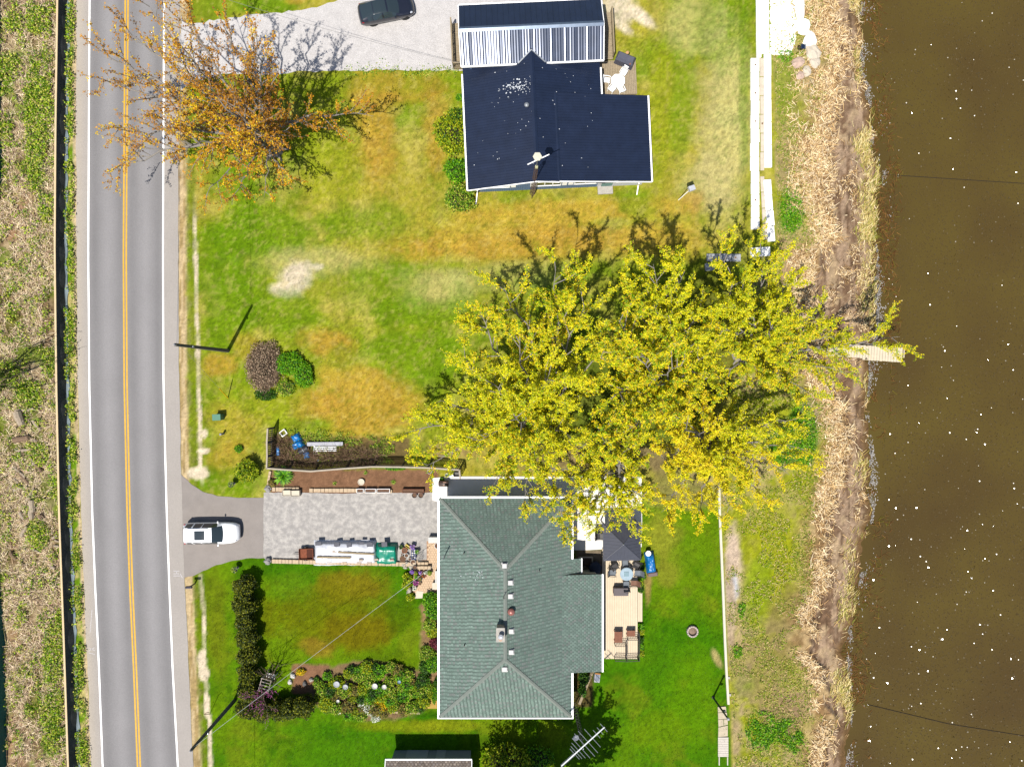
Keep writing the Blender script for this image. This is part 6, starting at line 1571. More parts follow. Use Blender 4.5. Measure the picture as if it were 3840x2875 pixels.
for sy in (-1, 1):
    MB().box(0, sy * .48, .2, .36, .06, .4).build('leg', DARKST, T)
q = at(1634, 2196, .4); T = thing('low_table', 'cream low table beside the garden bench', 'table', (q.x, q.y, .05))
MB().box(0, 0, .4, .62, .6, .04, cham=.01).build('top', CREAM, T)
for sx in (-1, 1):
    for sy in (-1, 1): MB().box(sx * .26, sy * .25, .19, .05, .05, .38).build('leg', CREAM, T)
planter_stand('flower bowl on a stem near the hedge end of the driveway', (878, 2136), .75, POTG, 'mixg', 31)
planter_stand('flower bowl on a stem in front of the round lime bush', (866, 1816), .7, POTG, 'mixg', 32)
# ------------------------------------------------------------------ big trees
YEL = [lc(202,194,10,2.1), lc(178,184,12,2.0), lc(216,202,18,2.1), lc(148,164,10,1.9)]
ORG = [lc(208,150,16,1.7), lc(184,124,20,1.6), lc(214,182,22,2.0), lc(150,100,24,1.5)]
GRN = [lc(116,152,12,1.9), lc(146,172,18,1.9), lc(92,124,14,1.8)]
palA = (YEL, [YEL[0], YEL[2], YEL[3], ORG[2], GRN[0]])
KW = dict(nsub=12, ntwig=17, sp=.10, lsize=.105, per=4)
tree('maple_tree', 'broad yellow-green maple whose crown overhangs the picket fence end', (1995, 1565), [(1525,1622,6.5),(1600,1745,6),(1650,1500,8),(1740,1330,10),(1790,1150,10.5),(1890,1070,11.5),(2085,1000,12.5),(2190,1150,12),(2270,1300,12),(1950,1260,13),(1840,1430,13),(2060,1400,14),(1770,1650,10),(1850,1820,8),(1960,1900,7.5),(2110,1940,7),(2190,1680,11),(2000,1700,12.5),(1690,1640,8),(1930,1560,14)], 3, palA,
     colf=lambda x, y: .55 * (1 - sstep(60, 220, np.hypot(x - 1860, y - 1840))), **KW)
tree('maple_tree', 'tall yellow-green maple in the middle of the grove', (2440, 1470), [(2340,1060,12),(2450,990,13),(2570,1010,13),(2320,1200,13.5),(2500,1170,14),(2630,1140,13),(2400,1330,15),(2560,1370,14.5),(2300,1480,13),(2660,1330,12.5),(2480,1560,13),(2370,1620,12)], 5, palA, **KW)
tree('maple_tree', 'yellow-green maple leaning out over the dock and the shore', (2770, 1330), [(2690,950,11),(2850,935,10),(2940,1060,9.5),(3070,1160,8),(3130,1260,7),(3375,1262,4.2),(3150,1390,6.5),(2780,1090,12.5),(2890,1220,12),(2700,1240,13),(3050,1480,7),(2900,1390,11),(2620,1400,12),(2990,1300,9.5)], 7, palA, trunk_r=.38, **KW)
tree('maple_tree', 'golden-green maple between the white retaining wall and the shore grass', (2640, 1640), [(3040,1690,5.5),(2990,1570,7),(2960,1780,6),(2870,1880,5.5),(2740,1910,6),(2610,1925,7),(2480,1920,8),(2800,1590,11),(2720,1730,10.5),(2560,1580,12.5),(2480,1720,11),(2830,1760,8.5),(2620,1780,11)], 9, (YEL, [ORG[2], YEL[0], YEL[2]]),
     colf=lambda x, y: .35 * sstep(1700, 1900, y), **KW)
tree('maple_tree', 'yellow-green maple beside the white patio and the gazebo', (2285, 1772), [(2385,1990,6),(2270,1975,6.5),(2420,1860,8),(2150,1830,9),(2340,1690,11.5),(2110,1985,6.5),(2240,1600,12),(2080,1760,9),(2200,1920,7.5),(2330,1880,8)], 11, palA, trunk_r=.28, **KW)
tree('maple_tree', 'sparse orange-budded maple with bare grey limbs reaching over the road', (1033, 560), [(360,300,7.5),(390,215,8.5),(460,110,9.5),(560,25,10.5),(690,30,12),(830,90,12),(950,160,12.5),(420,480,6.5),(480,575,6.5),(400,640,5.5),(620,250,11.5),(760,320,12.5),(880,400,13),(990,300,11),(1050,230,10),(1190,420,6.5),(1400,436,4.8),(770,740,6),(870,770,5.5),(990,740,5.5),(1110,690,5),(860,620,9.5),(660,560,8.5),(1090,500,8),(930,480,12)], 21,
     ([ORG[0], ORG[1], ORG[3], lc(150,100,20)], [ORG[2], ORG[0], ORG[1]]), trunk_h=2.4, trunk_r=.46, nsub=11, ntwig=10, sp=.15, lsize=.125, per=3, leafp=.9, sublen=(.18,.36))
# trees south of the frame edge and beside the rough grass: seen as shadow and fringe
tree('leafy_tree', 'leafy green tree rising beside the shed, its crown cut by the picture edge', (2075, 2905), [(1950,2900,6),(1990,2960,9),(2060,2980,12),(2170,2960,11),(2230,2890,8),(2170,2800,8),(2060,2790,7.5),(2090,2890,13),(2150,2880,11),(2000,2860,10),(2220,2950,7),(1980,2830,7)], 31, (GRN, [GRN[1], YEL[3]]), trunk_r=.3, nsub=16, ntwig=10, sp=.14, lsize=.2, per=3, ground=True)
tree('leafy_tree', 'slim green tree behind the shed, its crown cut by the picture edge', (1905, 2940), [(1850,2940,8),(1880,2990,11),(1930,2960,13),(1970,2930,9),(1920,2870,9),(1840,2890,10),(1770,2900,9),(1790,2860,11)], 33, (GRN, [GRN[1], YEL[3]]), trunk_r=.22, nsub=14, ntwig=9, sp=.16, lsize=.18, per=2, ground=True)
tree('bare_tree', 'bare-branched tree at the far side of the rough roadside grass', (-70, 1500), [(-180,1420,6),(-60,1360,7),(40,1420,6),(-140,1560,5),(-40,1480,8),(60,1510,4.5),(-10,1330,6)], 41, (GRN, [PALS['olive'][0]]), trunk_r=.26, nsub=9, ntwig=5, sp=.4, lsize=.12, per=1, bark=BARKD, leafp=.4)
shrub('lilac_bush', 'light green leafy bush between the shed and the aerial tower', 'bush', 1905, 2862, 2.3, 1.5, 2.2, 2600, .17, 'lime', 51, core=True)
shrub('lilac_bush', 'low green bush at the foot of the leafy tree', 'bush', 2010, 2850, 1.5, 1.2, 1.4, 1300, .15, 'green', 52)

# ------------------------------------------------------------------ hedge, bushes
hp = [(935,2185),(938,2248),(941,2312),(944,2376),(948,2440),(951,2504),(952,2566),(950,2628),(1002,2640),(1055,2640),(1108,2634),(1158,2622)]
for i, (a, b) in enumerate(hp):
    shrub('cedar_shrub', 'clipped dark cedar in the L-shaped hedge round the front lawn', 'hedge shrub', a, b, .98 + .1 * math.sin(i * 2.1), .92, 2.0 + .2 * math.sin(i * 1.3), 2600, .13, 'cedar', 100 + i, group='cedars of the L-shaped hedge', ground_px=True)
shrub('globe_cedar', 'round yellow-tipped cedar bush by the driveway mouth', 'bush', 925, 1768, 1.0, .98, 1.5, 2400, .13, 'lime', 61)
for (a, b, rx, ry, h, pal, lab, sd) in [(1700,492,1.75,1.9,1.7,'lime','large olive-green bush against the navy-roofed house',71),(1722,452,1.0,1.1,1.5,'dark','dark green bush tucked behind the large olive one',72),(1715,640,1.2,1.15,1.3,'green','bright green bush by the corner of the navy roof',73),(1722,742,1.35,1.2,1.4,'mixg','brown-tinged bush at the downspout corner of the blue house',74),(1722,366,.3,.3,.4,'green','small weed clump against the blue house wall',75)]:
    shrub('foundation_bush', lab, 'bush', a, b, rx, ry, h, int(900 * rx * ry) + 120, .15, pal, sd)
# overgrown island on the lawn
shrub('ivy_mound', 'bright green ivy mound on the round lawn island', 'ivy', 1083, 1362, 1.25, 1.0, .9, 2200, .13, 'green', 81)
shrub('ivy_mound', 'second ivy patch toward the dry edge of the round lawn island', 'ivy', 1138, 1405, .9, 1.05, .8, 1600, .13, 'green', 82)
shrub('ivy_mound', 'low dark ivy patch on the road side of the lawn island', 'ivy', 995, 1478, 1.0, .6, .5, 900, .12, 'dark', 83)
shrub('bramble_mound', 'brown bramble mound covering half the round lawn island', 'brambles', 985, 1375, 1.6, 2.2, .9, 5200, .12, 'brown', 84)
shrub('bramble_mound', 'small dry bramble tuft at the foot of the lawn island', 'brambles', 1070, 1455, .9, .8, .5, 1000, .11, 'mixg', 85)
# strappy plant in the bare bed
def strappy(label, px_, py_, r, n, pal, seed, h=.7, name='strappy_plant'):
    q = at(px_, py_, h * .5); rg = np.random.RandomState(seed); V = []; Fq = []; Cc = []; pal_ = np.array(PALS[pal])
    T = thing(name, label, 'plant', (q.x, q.y, 0))
    for k in range(n):
        a = rg.uniform(0, 6.28); l = r * rg.uniform(.6, 1.1); hh = h * rg.uniform(.6, 1.1); w = r * .07
        d = np.array([math.cos(a), math.sin(a), 0]); s = np.array([-d[1], d[0], 0]); o_ = len(V)
        for t in (0, .35, .7, 1.0):
            p = d * l * t + np.array([0, 0, hh * (1.9 * t - 1.5 * t * t)]); ww = w * (1 - t) ** .5 + .004
            V += [p - s * ww, p + s * ww]; Cc += [pal_[rg.randint(len(pal_))]] * 2
        Fq += [(o_ + 2 * i, o_ + 2 * i + 1, o_ + 2 * i + 3, o_ + 2 * i + 2) for i in range(3)]
    obj('leaves', mesh_np('leaves', np.array(V), np.array(Fq), np.array(Cc)), LEAF, T)
    MB().lathe([(r * .12, 0), (r * .06, .1)], 0, 0, 0, 8).build('crown_base', COREM, T)
    return T
strappy('large strappy green plant at the road end of the bare bed', 1060, 1783, .95, 150, 'green', 5, .8)
for i, (a, b, r, lab) in enumerate([(1475,1806,.28,'dark spiky tuft in the bare bed near the rough wooden trough'),(1255,1812,.22,'small grassy tuft in the bare bed, between the strappy plant and the stone disc'),(1370,1772,.2,'pale weed tuft under the fence beside the round stone disc')]): strappy(lab, a, b, r, 40, 'mixg', 6 + i, .3)
for i, (a, b, rx, ry, h, pal, lab) in enumerate([(1480,1757,.9,.16,.3,'green','strip of weeds along the foot of the picket fence'),(894,1683,.36,.34,.4,'green','dark leafy clump in the lawn above the round cedar'),(1018,1812,.3,.4,.4,'olive','brown dried clump at the road end of the bare bed'),(1657,1800,.22,.2,.4,'green','bright little shrub at the corner of the concrete walk')]):
    shrub('weed_clump', lab, 'plant', a, b, rx, ry, h, 420, .1, pal, 120 + i)
for i, (a, b, rx, ry, h, pal, lab) in enumerate([(1527,2168,.42,.55,.6,'lime','clipped lime shrub on the lawn side of the patio'),(1524,2192,.4,.42,.5,'lime','second lime shrub beside the tall white rock'),(1538,2238,.4,.38,.45,'lime','lime shrub below the cream slab'),
    (1618,2252,.75,.85,.9,'green','bright green shrub under the gutter by the patio'),(1622,2290,.7,.7,.8,'green','leafy green shrub in the house bed'),(1612,2345,.6,.7,.6,'mixg','loose pale shrub in the house bed'),(1624,2372,.6,.5,.6,'lime','lime coloured shrub in the house bed'),(1632,2408,.55,.55,.7,'maroon','dark red-leaved shrub in the house bed'),
    (1602,2450,.8,.7,.6,'mixg','sprawling grey-green shrub in the house bed'),(1595,2500,.6,.7,.6,'dark','dark green shrub at the lawn edge of the house bed'),(1624,2488,.7,.8,.8,'green','fresh green shrub under the gutter'),(1630,2600,.3,.8,.5,'green','narrow green shrub at the end of the house bed'),(1642,2560,.4,.5,.5,'dark','dark shrub in the corner of the house bed')]):
    shrub('garden_shrub', lab, 'shrub', a, b, rx, ry, h, int(1500 * rx * ry) + 150, .12, pal, 140 + i)
for i, (a, b) in enumerate([(2404,2128),(2408,2162),(2400,2192),(2402,2208),(2402,2350),(2404,2368),(2401,2400),(2400,2425),(2404,2450)]):
    shrub('edging_shrub', 'small rounded shrub planted along the lawn side of the pine deck', 'shrub', a, b, .32, .34, .4, 320, .1, ['dark', 'green', 'lime'][i % 3], 170 + i, group='small shrubs along the deck')
for i, (a, b, rx, ry) in enumerate([(2190,2545,.5,.6),(2185,2590,.4,.5)]): shrub('edging_shrub', 'shade plant in the dark bed behind the retaining board', 'shrub', a, b, rx, ry, .6, 600, .12, 'dark', 190 + i, group='shade plants')

# ------------------------------------------------------------------ perennial garden
GB = random.Random(77); k = 0
def inbed(a, b): return ((a - 1405) / 225.) ** 2 + ((b - 2590) / 98.) ** 2 < 1 and not (1470 < a < 1500 and b > 2690)
protos = {}
for pal in ('green', 'mixg', 'lime', 'dark'):
    q = at(1400, 2590)
    protos[pal] = None
spots = []
tries = 0
while len(spots) < 78 and tries < 4000:
    tries += 1; a = GB.uniform(1185, 1630); b = GB.uniform(2495, 2688)
    if inbed(a, b) and all((a - x) ** 2 + (b - y) ** 2 > 17 ** 2 for x, y in spots): spots.append((a, b))
for i, (a, b) in enumerate(spots):
    pal = GB.choice(['green', 'lime', 'mixg', 'mixg', 'lime', 'mixg', 'dark', 'olive']); r = GB.uniform(.40, .62)
    if protos.get(pal) is None:
        protos[pal] = shrub('garden_plant', 'leafy perennial growing in the garden bed beside the hedge', 'plant', a, b, .42, .42, .5, 380, .105, pal, 200 + i, group='perennials in the garden bed', core=True)
        protos[pal].scale = (r / .42,) * 3
    else:
        q = at(a, b, .3); copy_tree(protos[pal], (q.x, q.y, 0), GB.uniform(0, 6.28), scale=r / .42)
for i, (a, b, rx, ry, h, pal, lab) in enumerate([(1388,2655,1.15,.6,.5,'white','large white-flowering mound spilling over the garden edging'),(1420,2650,.7,.7,.5,'yellow','yellow and white flowering mound beside the white one'),(1408,2690,.45,.4,.35,'white','small white-flowering tuft falling over the edging on the lawn'),(1270,2660,.4,.35,.35,'white','white-flowering tuft near the bed\'s narrow end'),
    (1128,2520,.42,.3,.4,'yellow','yellow-flowered clump among the white stones'),(1208,2616,.2,.2,.4,'red','red-flowered pot plant in the garden bed'),(1455,2657,.2,.2,.35,'red','small red-flowered plant by the garden edging'),(1200,2588,.33,.33,.4,'olive','round olive bun-shaped shrub at the end of the garden bed'),(1186,2546,.22,.24,.35,'dark','dark bun-shaped shrub among the pale stones')]):
    shrub('flowering_mound', lab, 'flowers', a, b, rx, ry, h, int(1800 * rx * ry) + 180, .095, pal, 300 + i)
EDG2 = thing('garden_edging', 'buff edging stones along the lawn side of the garden bed', 'edging', (*P2(1400, 2668), 0)); g0_ = Vector(EDG2.location)
blockrow(1228, 2664, 1330, 2666, 9, 15, z=.16, h=.2, m=EDG, par=EDG2, o0=g0_, cham=.015); blockrow(1436, 2667, 1575, 2672, 9, 15, z=.16, h=.2, m=EDG, par=EDG2, o0=g0_, cham=.015); blockrow(1590, 2655, 1592, 2605, 9, 14, z=.16, h=.2, m=EDG, par=EDG2, o0=g0_, cham=.015)
q = at(1617, 2625, .05); T = thing('stepping_pad', 'square pad of yellowed boards joining the garden bed and the house bed', 'pad', (q.x, q.y, 0))
planks(T, -.52, .52, -.72, .72, .06, 'x', .36, .012, mat('yellow_board', c(206,170,80), var=.2, scale=3), nm='board')
def birdbath(label, a, b, r, h, m, tilt=0):
    q = at(a, b, h); T = thing('bird_bath', label, 'bird bath', (q.x, q.y, 0))
    MB().lathe([(r * .6, 0), (r * .3, .08), (r * .2, h * .7), (r * .5, h - .1)], 0, 0, 0, 12).build('pedestal', m, T)
    MB().lathe([(r * .4, h - .12), (r, h), (r * .95, h + .02), (r * .6, h - .05), (.02, h - .07)], 0, 0, 0, 18).build('bowl', m, T)
STN = mat('pale_statue_stone', c(205,208,214), rough=.8, var=.15, scale=8)
birdbath('pale bird bath at the hedge end of the garden bed', 1262, 2565, .28, .8, STN); birdbath('weathered bird bath in the middle of the garden bed', 1295, 2575, .24, .6, STN)
birdbath('white oval bird bath among the tall perennials', 1405, 2572, .26, .7, POTW); birdbath('round white bird bath with a curled stem beside the oval one', 1441, 2575, .22, .7, POTW); birdbath('small blue-grey bird bath at the far end of the garden bed', 1497, 2556, .16, .6, mat('bluegrey_bowl', c(150,180,200)))
birdbath('little white gazing bowl near the garden edging', 1267, 2628, .15, .5, POTW)
for (a, b, lab) in [(1572,2623,'grey pot at the end of the garden bed by the boards'),(1575,2636,'pale pot beside the grey one at the bed end'),(1578,2652,'brown pot in the corner of the garden edging'),(1549,2637,'white pot near the bed end'),(1533,2654,'cream pot sunk at the garden edging'),(1407,2615,'grey wire basket in the garden bed'),(1219,2618,'pale ring pot beside the red-flowered plant')]:
    pot(lab, a, b, .17, .26, POTG if 'grey' in lab else (POTW if 'white' in lab or 'pale' in lab else TERRA), None, 0, .02)
for k, (a, b, w, lab) in enumerate([(1087,2556,.2,'white goose-shaped stone at the edge of the bare soil'),(1098,2533,.22,'white stone by the yellow-flowered clump'),(1167,2548,.18,'pale stone near the dark bun shrub'),(1187,2576,.22,'cream stone beside the olive bun shrub'),(1142,2562,.2,'grey dark stone on the bare soil')]):
    q = at(a, b, .12); tag(MB().blob(0, 0, .1, w, w * 1.25, .18, k + 50, .2, 9, 6).build('rock', POTW if 'white' in lab else (POTG if 'grey' in lab else MATS['pale_rock']), None, (q.x, q.y, 0), k * .8), lab, 'rock')
# white arbour seat and its redbud in the hedge corner
ARB = mat('weathered_white', c(200,184,172), rough=.9, var=.2, scale=6)
q = at(985, 2574, 1.4); T = thing('garden_arbour', 'small weathered white arbour tucked into the hedge corner', 'arbour', (q.x + .3, q.y + .25, 0), -.28)
for sx in (-.42, .42):
    for sy in (-.5, .5): MB().box(sx, sy, .85, .07, .07, 1.7).build('post', POTW, T)
for sy in np.linspace(-.55, .55, 5): MB().box(0, sy, 1.74, .95, .05, .05).build('cross_bar', ARB, T)
for sx in (-.42, .42): MB().box(sx, 0, 1.69, .06, 1.15, .07).build('side_beam', ARB, T)
MB().box(0, .3, .42, .8, .4, .05).build('seat', POTW, T)
tree('redbud_tree', 'small redbud with mauve blossom along bare twigs in front of the hedge corner', (1000, 2580), [(942,2615,3),(965,2640,3.2),(1000,2650,3),(1010,2690,2.8),(1010,2600,3.2),(985,2620,3.6)], 61, (PALS['pink'], PALS['pink']), trunk_h=.9, trunk_r=.06, nsub=16, ntwig=8, sp=.09, lsize=.055, per=2, sublen=(.2,.4), twl=(.2,.5), bark=BARKD, spread=.025)
tree('bare_sapling', 'bare brown sapling at the edge of the garden soil', (1028, 2552), [(1010,2500,2.2),(1045,2490,2.0),(1060,2520,1.8),(1000,2530,2.0),(1035,2480,2.5)], 63, (GRN, GRN), trunk_h=.5, trunk_r=.05, nsub=12, ntwig=6, sp=.5, lsize=.05, per=1, bark=BARKD, leafp=.1, sublen=(.25,.45), twl=(.2,.5))

# ------------------------------------------------------------------ logs in the rough grass
LOGM = mat('grey_log', c(196,178,154), rough=.95, var=.25, scale=6, fine=.2, bscale=20); LOGD = mat('brown_log', c(150,124,100), rough=.95, var=.25, scale=6); CUT = mat('cut_end', c(232,208,170), rough=.9, var=.12, scale=9)
rl = random.Random(9)
LOGS = [(95,1536,70,13,-8,0),(82,1568,52,29,70,0),(138,1595,42,12,50,0),(85,1645,55,24,-10,1),(127,1650,28,10,25,0),(88,1686,60,12,-2,0),(126,1732,26,14,75,0),(148,1755,34,16,55,1),(75,1768,60,12,42,0),(90,1790,62,12,50,1),(70,1812,50,9,52,0),(70,1830,34,12,-30,0),(36,1826,34,8,-58,0),(116,1852,54,11,-60,0),(125,1896,44,24,85,0),
        (84,1932,28,14,60,0),(121,1928,30,20,85,0),(157,1937,20,18,60,1),(92,1990,44,14,-62,0),(133,2062,38,10,25,0),(50,2084,34,16,50,1),(200,2128,14,14,30,0),(212,2168,40,8,-10,0),(205,2012,22,10,-35,0),(214,2028,20,8,20,0),(211,2046,18,9,5,0),(118,1998,20,8,-5,0),(70,2160,16,6,60,0)]
for i, (a, b, l, d, ang, dk) in enumerate(LOGS):
    q = at(a, b, .15); g = tzf(q.x, q.y); L_ = l * M1; r = d * M1 / 2
    kind = ('thick' if d > 20 else 'short' if l < 30 else 'long') ; T = thing('log', {'thick': 'thick cut log lying in the rough grass across the road', 'short': 'short cut chunk of wood lying in the rough grass across the road', 'long': 'slender cut branch lying in the rough grass across the road'}[kind], 'log', (q.x, q.y, g), math.radians(-ang), kind + ' cut wood in the rough grass')
    MB().tube([(-L_ / 2, 0, r * .9), (-L_ * .1, rl.uniform(-.03, .03), r * .95), (L_ / 2, 0, r * .85)], [r, r * rl.uniform(.9, 1.05), r * .85], 9, cap=False).build('bark', LOGD if dk else LOGM, T)
    e = MB()
    for s, rr_ in ((-1, r), (1, r * .85)):
        e.add([(s * L_ / 2, rr_ * math.cos(t), r * (.9 if s < 0 else .85) + rr_ * math.sin(t)) for t in np.linspace(0, 2 * math.pi, 9, endpoint=False)], [tuple(range(9))])
    e.build('cut_face', CUT, T)

# ------------------------------------------------------------------ uncountable ground cover
def scatter(n, mask, seed, x0, x1, y0, y1):
    """random ground points (world) whose pixel position passes the mask"""
    rg = np.random.RandomState(seed); a = rg.uniform(x0, x1, n); b = rg.uniform(y0, y1, n); m_ = mask(a, b, rg)
    a, b = a[m_], b[m_]; X_ = (a - 1920) * M1; Y_ = (1437.5 - b) * M1; return np.stack([X_, Y_, tz(X_, Y_)], 1), rg
def blades(P, rg, length, width, cols, tilt=.35, lift=.02, ang=None, var=.25):
    n = len(P); a = rg.uniform(0, 2 * np.pi, n) if ang is None else ang + rg.normal(size=n) * .5
    L_ = length * rg.uniform(.5, 1.3, n); d = np.stack([np.cos(a), np.sin(a), np.abs(rg.normal(size=n)) * tilt], 1)
    s = np.stack([-np.sin(a), np.cos(a), rg.normal(size=n) * .3], 1) * (width * rg.uniform(.6, 1.3, n) * .5)[:, None]
    p0 = P + np.array([0, 0, lift]) + np.stack([np.zeros(n), np.zeros(n), rg.uniform(0, .05, n)], 1); p1 = p0 + d * L_[:, None]
    V = np.stack([p0 - s, p0 + s, p1 + s * .5, p1 - s * .5], 1).reshape(-1, 3)
    pal = np.array(cols); ci = pal[rg.randint(len(pal), size=n)] * rg.uniform(1 - var, 1 + var, n)[:, None]
    return V, np.arange(4 * n).reshape(-1, 4), np.repeat(ci, 4, axis=0)
def put(name, label, cat, VFC, m):
    o = stuff(obj(name, mesh_np(name, *VFC), m)); o['label'] = label; o['category'] = cat; return o
TAN = [c(236,208,158,1.5), c(216,182,128,1.5), c(244,222,184,1.5), c(190,152,104,1.3), c(160,124,84)]
def bankm(a, b, lo, hi, dens=1.0, sc=1.0):
    X_ = (a - 1920) * M1; Y_ = (1437.5 - b) * M1; d = X_ - bank_X(Y_); nn = fbm(X_ * .5 * sc, Y_ * .35 * sc, 61, 3)
    return (d > lo) & (d < hi), nn
def m1_(a, b, rg):
    ok, nn = bankm(a, b, -4.5, 1.1); X_ = (a - 1920) * M1; Y_ = (1437.5 - b) * M1; d = X_ - bank_X(Y_)
    south = sstep(1880, 1960, b); north = 1 - sstep(950, 1060, b)
    wd = .9 + .9 * north - .35 * south; ce = -.7 - .5 * north + .35 * south
    pr = np.exp(-((d - ce) / wd) ** 2) * sstep(.30, .52, nn)
    return ok & (rg.uniform(0, 1, len(a)) < pr)
P_, rg_ = scatter(90000, m1_, 3, 2950, 3330, -60, 2960)
put('reed_wrack', 'mat of broken tan reed stalks along the top of the bank', 'reeds', blades(P_, rg_, .55, .05, TAN, .22), STRAW)
def m1b(a, b, rg):
    X_ = (a - 1920) * M1; Y_ = (1437.5 - b) * M1; d = X_ - bank_X(Y_); e = X_ - shore_X(Y_)
    return (d > .2) & (e < 0) & (rg.uniform(0, 1, len(a)) < .03 + .8 * sstep(.58, .70, fbm(X_ * .9, Y_ * .5, 63, 4)))
P_, rg_ = scatter(40000, m1b, 33, 3000, 3320, -60, 2960)
put('strewn_stalks', 'broken reed stalks strewn over the mud beach', 'reeds', blades(P_, rg_, .42, .045, TAN + [c(120,94,70), c(140,112,84)], .15), STRAW)
def m2_(a, b, rg):
    X_ = (a - 1920) * M1; Y_ = (1437.5 - b) * M1; d = X_ - (shore_X(Y_)); nn = fbm(X_ * .6, Y_ * .25, 67, 3)
    return (d > -2.0) & (d < .15) & (rg.uniform(0, 1, len(a)) < sstep(.40, .62, nn) * np.exp(-((d + .7) / .7) ** 2) * np.where((b < 900) | (b > 2520), 1.0, .35))
P_, rg_ = scatter(60000, m2_, 4, 3080, 3320, -60, 2960)
put('wet_reeds', 'yellowish flattened reeds at the edge of the water', 'reeds', blades(P_, rg_, .5, .045, [c(214,190,120,1.4), c(180,156,86,1.3), c(226,208,150,1.4), c(160,160,70,1.2)], .1, ang=1.35), STRAW)
def m2b(a, b, rg):
    X_ = (a - 1920) * M1; Y_ = (1437.5 - b) * M1; d = X_ - shore_X(Y_); nn = fbm(X_ * .8, Y_ * .3, 69, 3)
    return (d > .2) & (d < 2.4) & (nn > .46) & (rg.uniform(0, 1, len(a)) < 1 - d / 2.6)
P_, rg_ = scatter(26000, m2b, 5, 3120, 3420, -60, 2960); P_[:, 2] = WZ + .005
put('drowned_reeds', 'red-brown drowned reeds just off the waterline', 'reeds', blades(P_, rg_, .45, .04, [c(130,84,44), c(110,76,40), c(120,110,40), c(150,110,60)], .06), STRAW)
def m3_(a, b, rg):
    X_ = (a - 1920) * M1; Y_ = (1437.5 - b) * M1; d = X_ - bank_X(Y_); return (a > WALLX(b) + 12) & (d < -1.0) & (fbm(X_ * .7, Y_ * .7, 71, 3) > .44)
P_, rg_ = scatter(60000, m3_, 6, 2690, 3130, -60, 2960)
put('shore_grass', 'patchy green and yellow grass between the walls and the bank', 'grass', blades(P_, rg_, .16, .05, [lc(150,160,40), lc(120,150,24), lc(190,176,100), lc(206,180,130), lc(110,140,24)], .8), LEAF)
def m4_(a, b, rg):
    g = np.zeros(len(a), bool)
    for (cx, cy, rx, ry) in [(2970,790,48,85),(2945,210,28,25),(2965,150,15,20),(3010,1630,60,120),(2860,2740,65,75),(2950,2750,45,60),(2930,1690,50,60),(2985,2780,35,50),(2780,2280,14,40),(2765,2440,18,30)]:
        g |= ((a - cx) / rx) ** 2 + ((b - cy) / ry) ** 2 < rg.uniform(.5, 1.1, len(a))
    return g & (fbm(a / 16., b / 16., 73, 2) > .38)
P_, rg_ = scatter(260000, m4_, 7, 2700, 3120, 100, 2860); P_ = P_[:16000]
V, Fq, Cc = leaves_np(P_ + np.array([0, 0, .1]), .13, rg_, np.array(PALS['green']), up=.5, jit=.06)
put('shore_weeds', 'bright green leafy weeds in clumps on the shore strip', 'weeds', (V, Fq, Cc), LEAF)
# rough grass west of the road
def west(a, b): return RW(b) - a
def m5_(a, b, rg): 
    return (a < FT(b) - 16) & (a > TF(b) - 40) & (rg.uniform(0, 1, len(a)) < sstep(.30, .62, fbm(a / 45., b / 70., 75, 3)))
P_, rg_ = scatter(95000, m5_, 8, -60, 260, -60, 2960)
put('dry_grass', 'tangled dry grass and reed stalks across the road', 'grass', blades(P_, rg_, .48, .038, [lc(206,184,152), lc(180,154,124), lc(150,124,100), lc(226,208,176), lc(104,86,68), lc(160,156,90)], .35), STRAW)
def m6_(a, b, rg):
    base = (a < FT(b) - 20) & (a > TF(b)); g = np.zeros(len(a), bool)
    for (cx, cy, rx, ry) in [(150,400,55,200),(150,80,50,60),(140,600,40,130),(40,260,50,60),(60,90,40,40),(180,780,25,60),(120,1480,60,60),(30,1400,60,60),(190,1360,30,60),(150,1700,40,50),(150,2000,45,60),(205,2470,40,110),(215,2350,30,60),(200,2700,45,130),(215,1820,30,50),(90,2290,20,20),(120,2650,20,30),(225,2620,20,50),(50,1180,20,30),(30,480,30,60)]:
        g |= ((a - cx) / rx) ** 2 + ((b - cy) / ry) ** 2 < rg.uniform(.4, 1.15, len(a))
    g2 = (fbm(a / 22., b / 26., 77, 3) > .60)
    g3 = (a > FT(b) + 6) & (a < RW(b) - 5) & (fbm(a / 18., b / 30., 79, 3) > .47) & (rg.uniform(0, 1, len(a)) < .6)
    return (base & (g & (fbm(a / 12., b / 12., 78, 2) > .36) | (g2 & (rg.uniform(0, 1, len(a)) < .35)))) | g3
P_, rg_ = scatter(230000, m6_, 9, -40, 345, -60, 2960); P_ = P_[:40000]
V, Fq, Cc = leaves_np(P_ + np.array([0, 0, .26]), .15, rg_, np.array([lc(110,150,20), lc(150,184,26), lc(84,120,20), lc(170,186,50), lc(60,96,20), lc(196,196,80), lc(190,176,110)]), up=.4, jit=.09)
put('roadside_weeds', 'bright green leafy weeds along the silt fence', 'weeds', (V, Fq, Cc), LEAF)
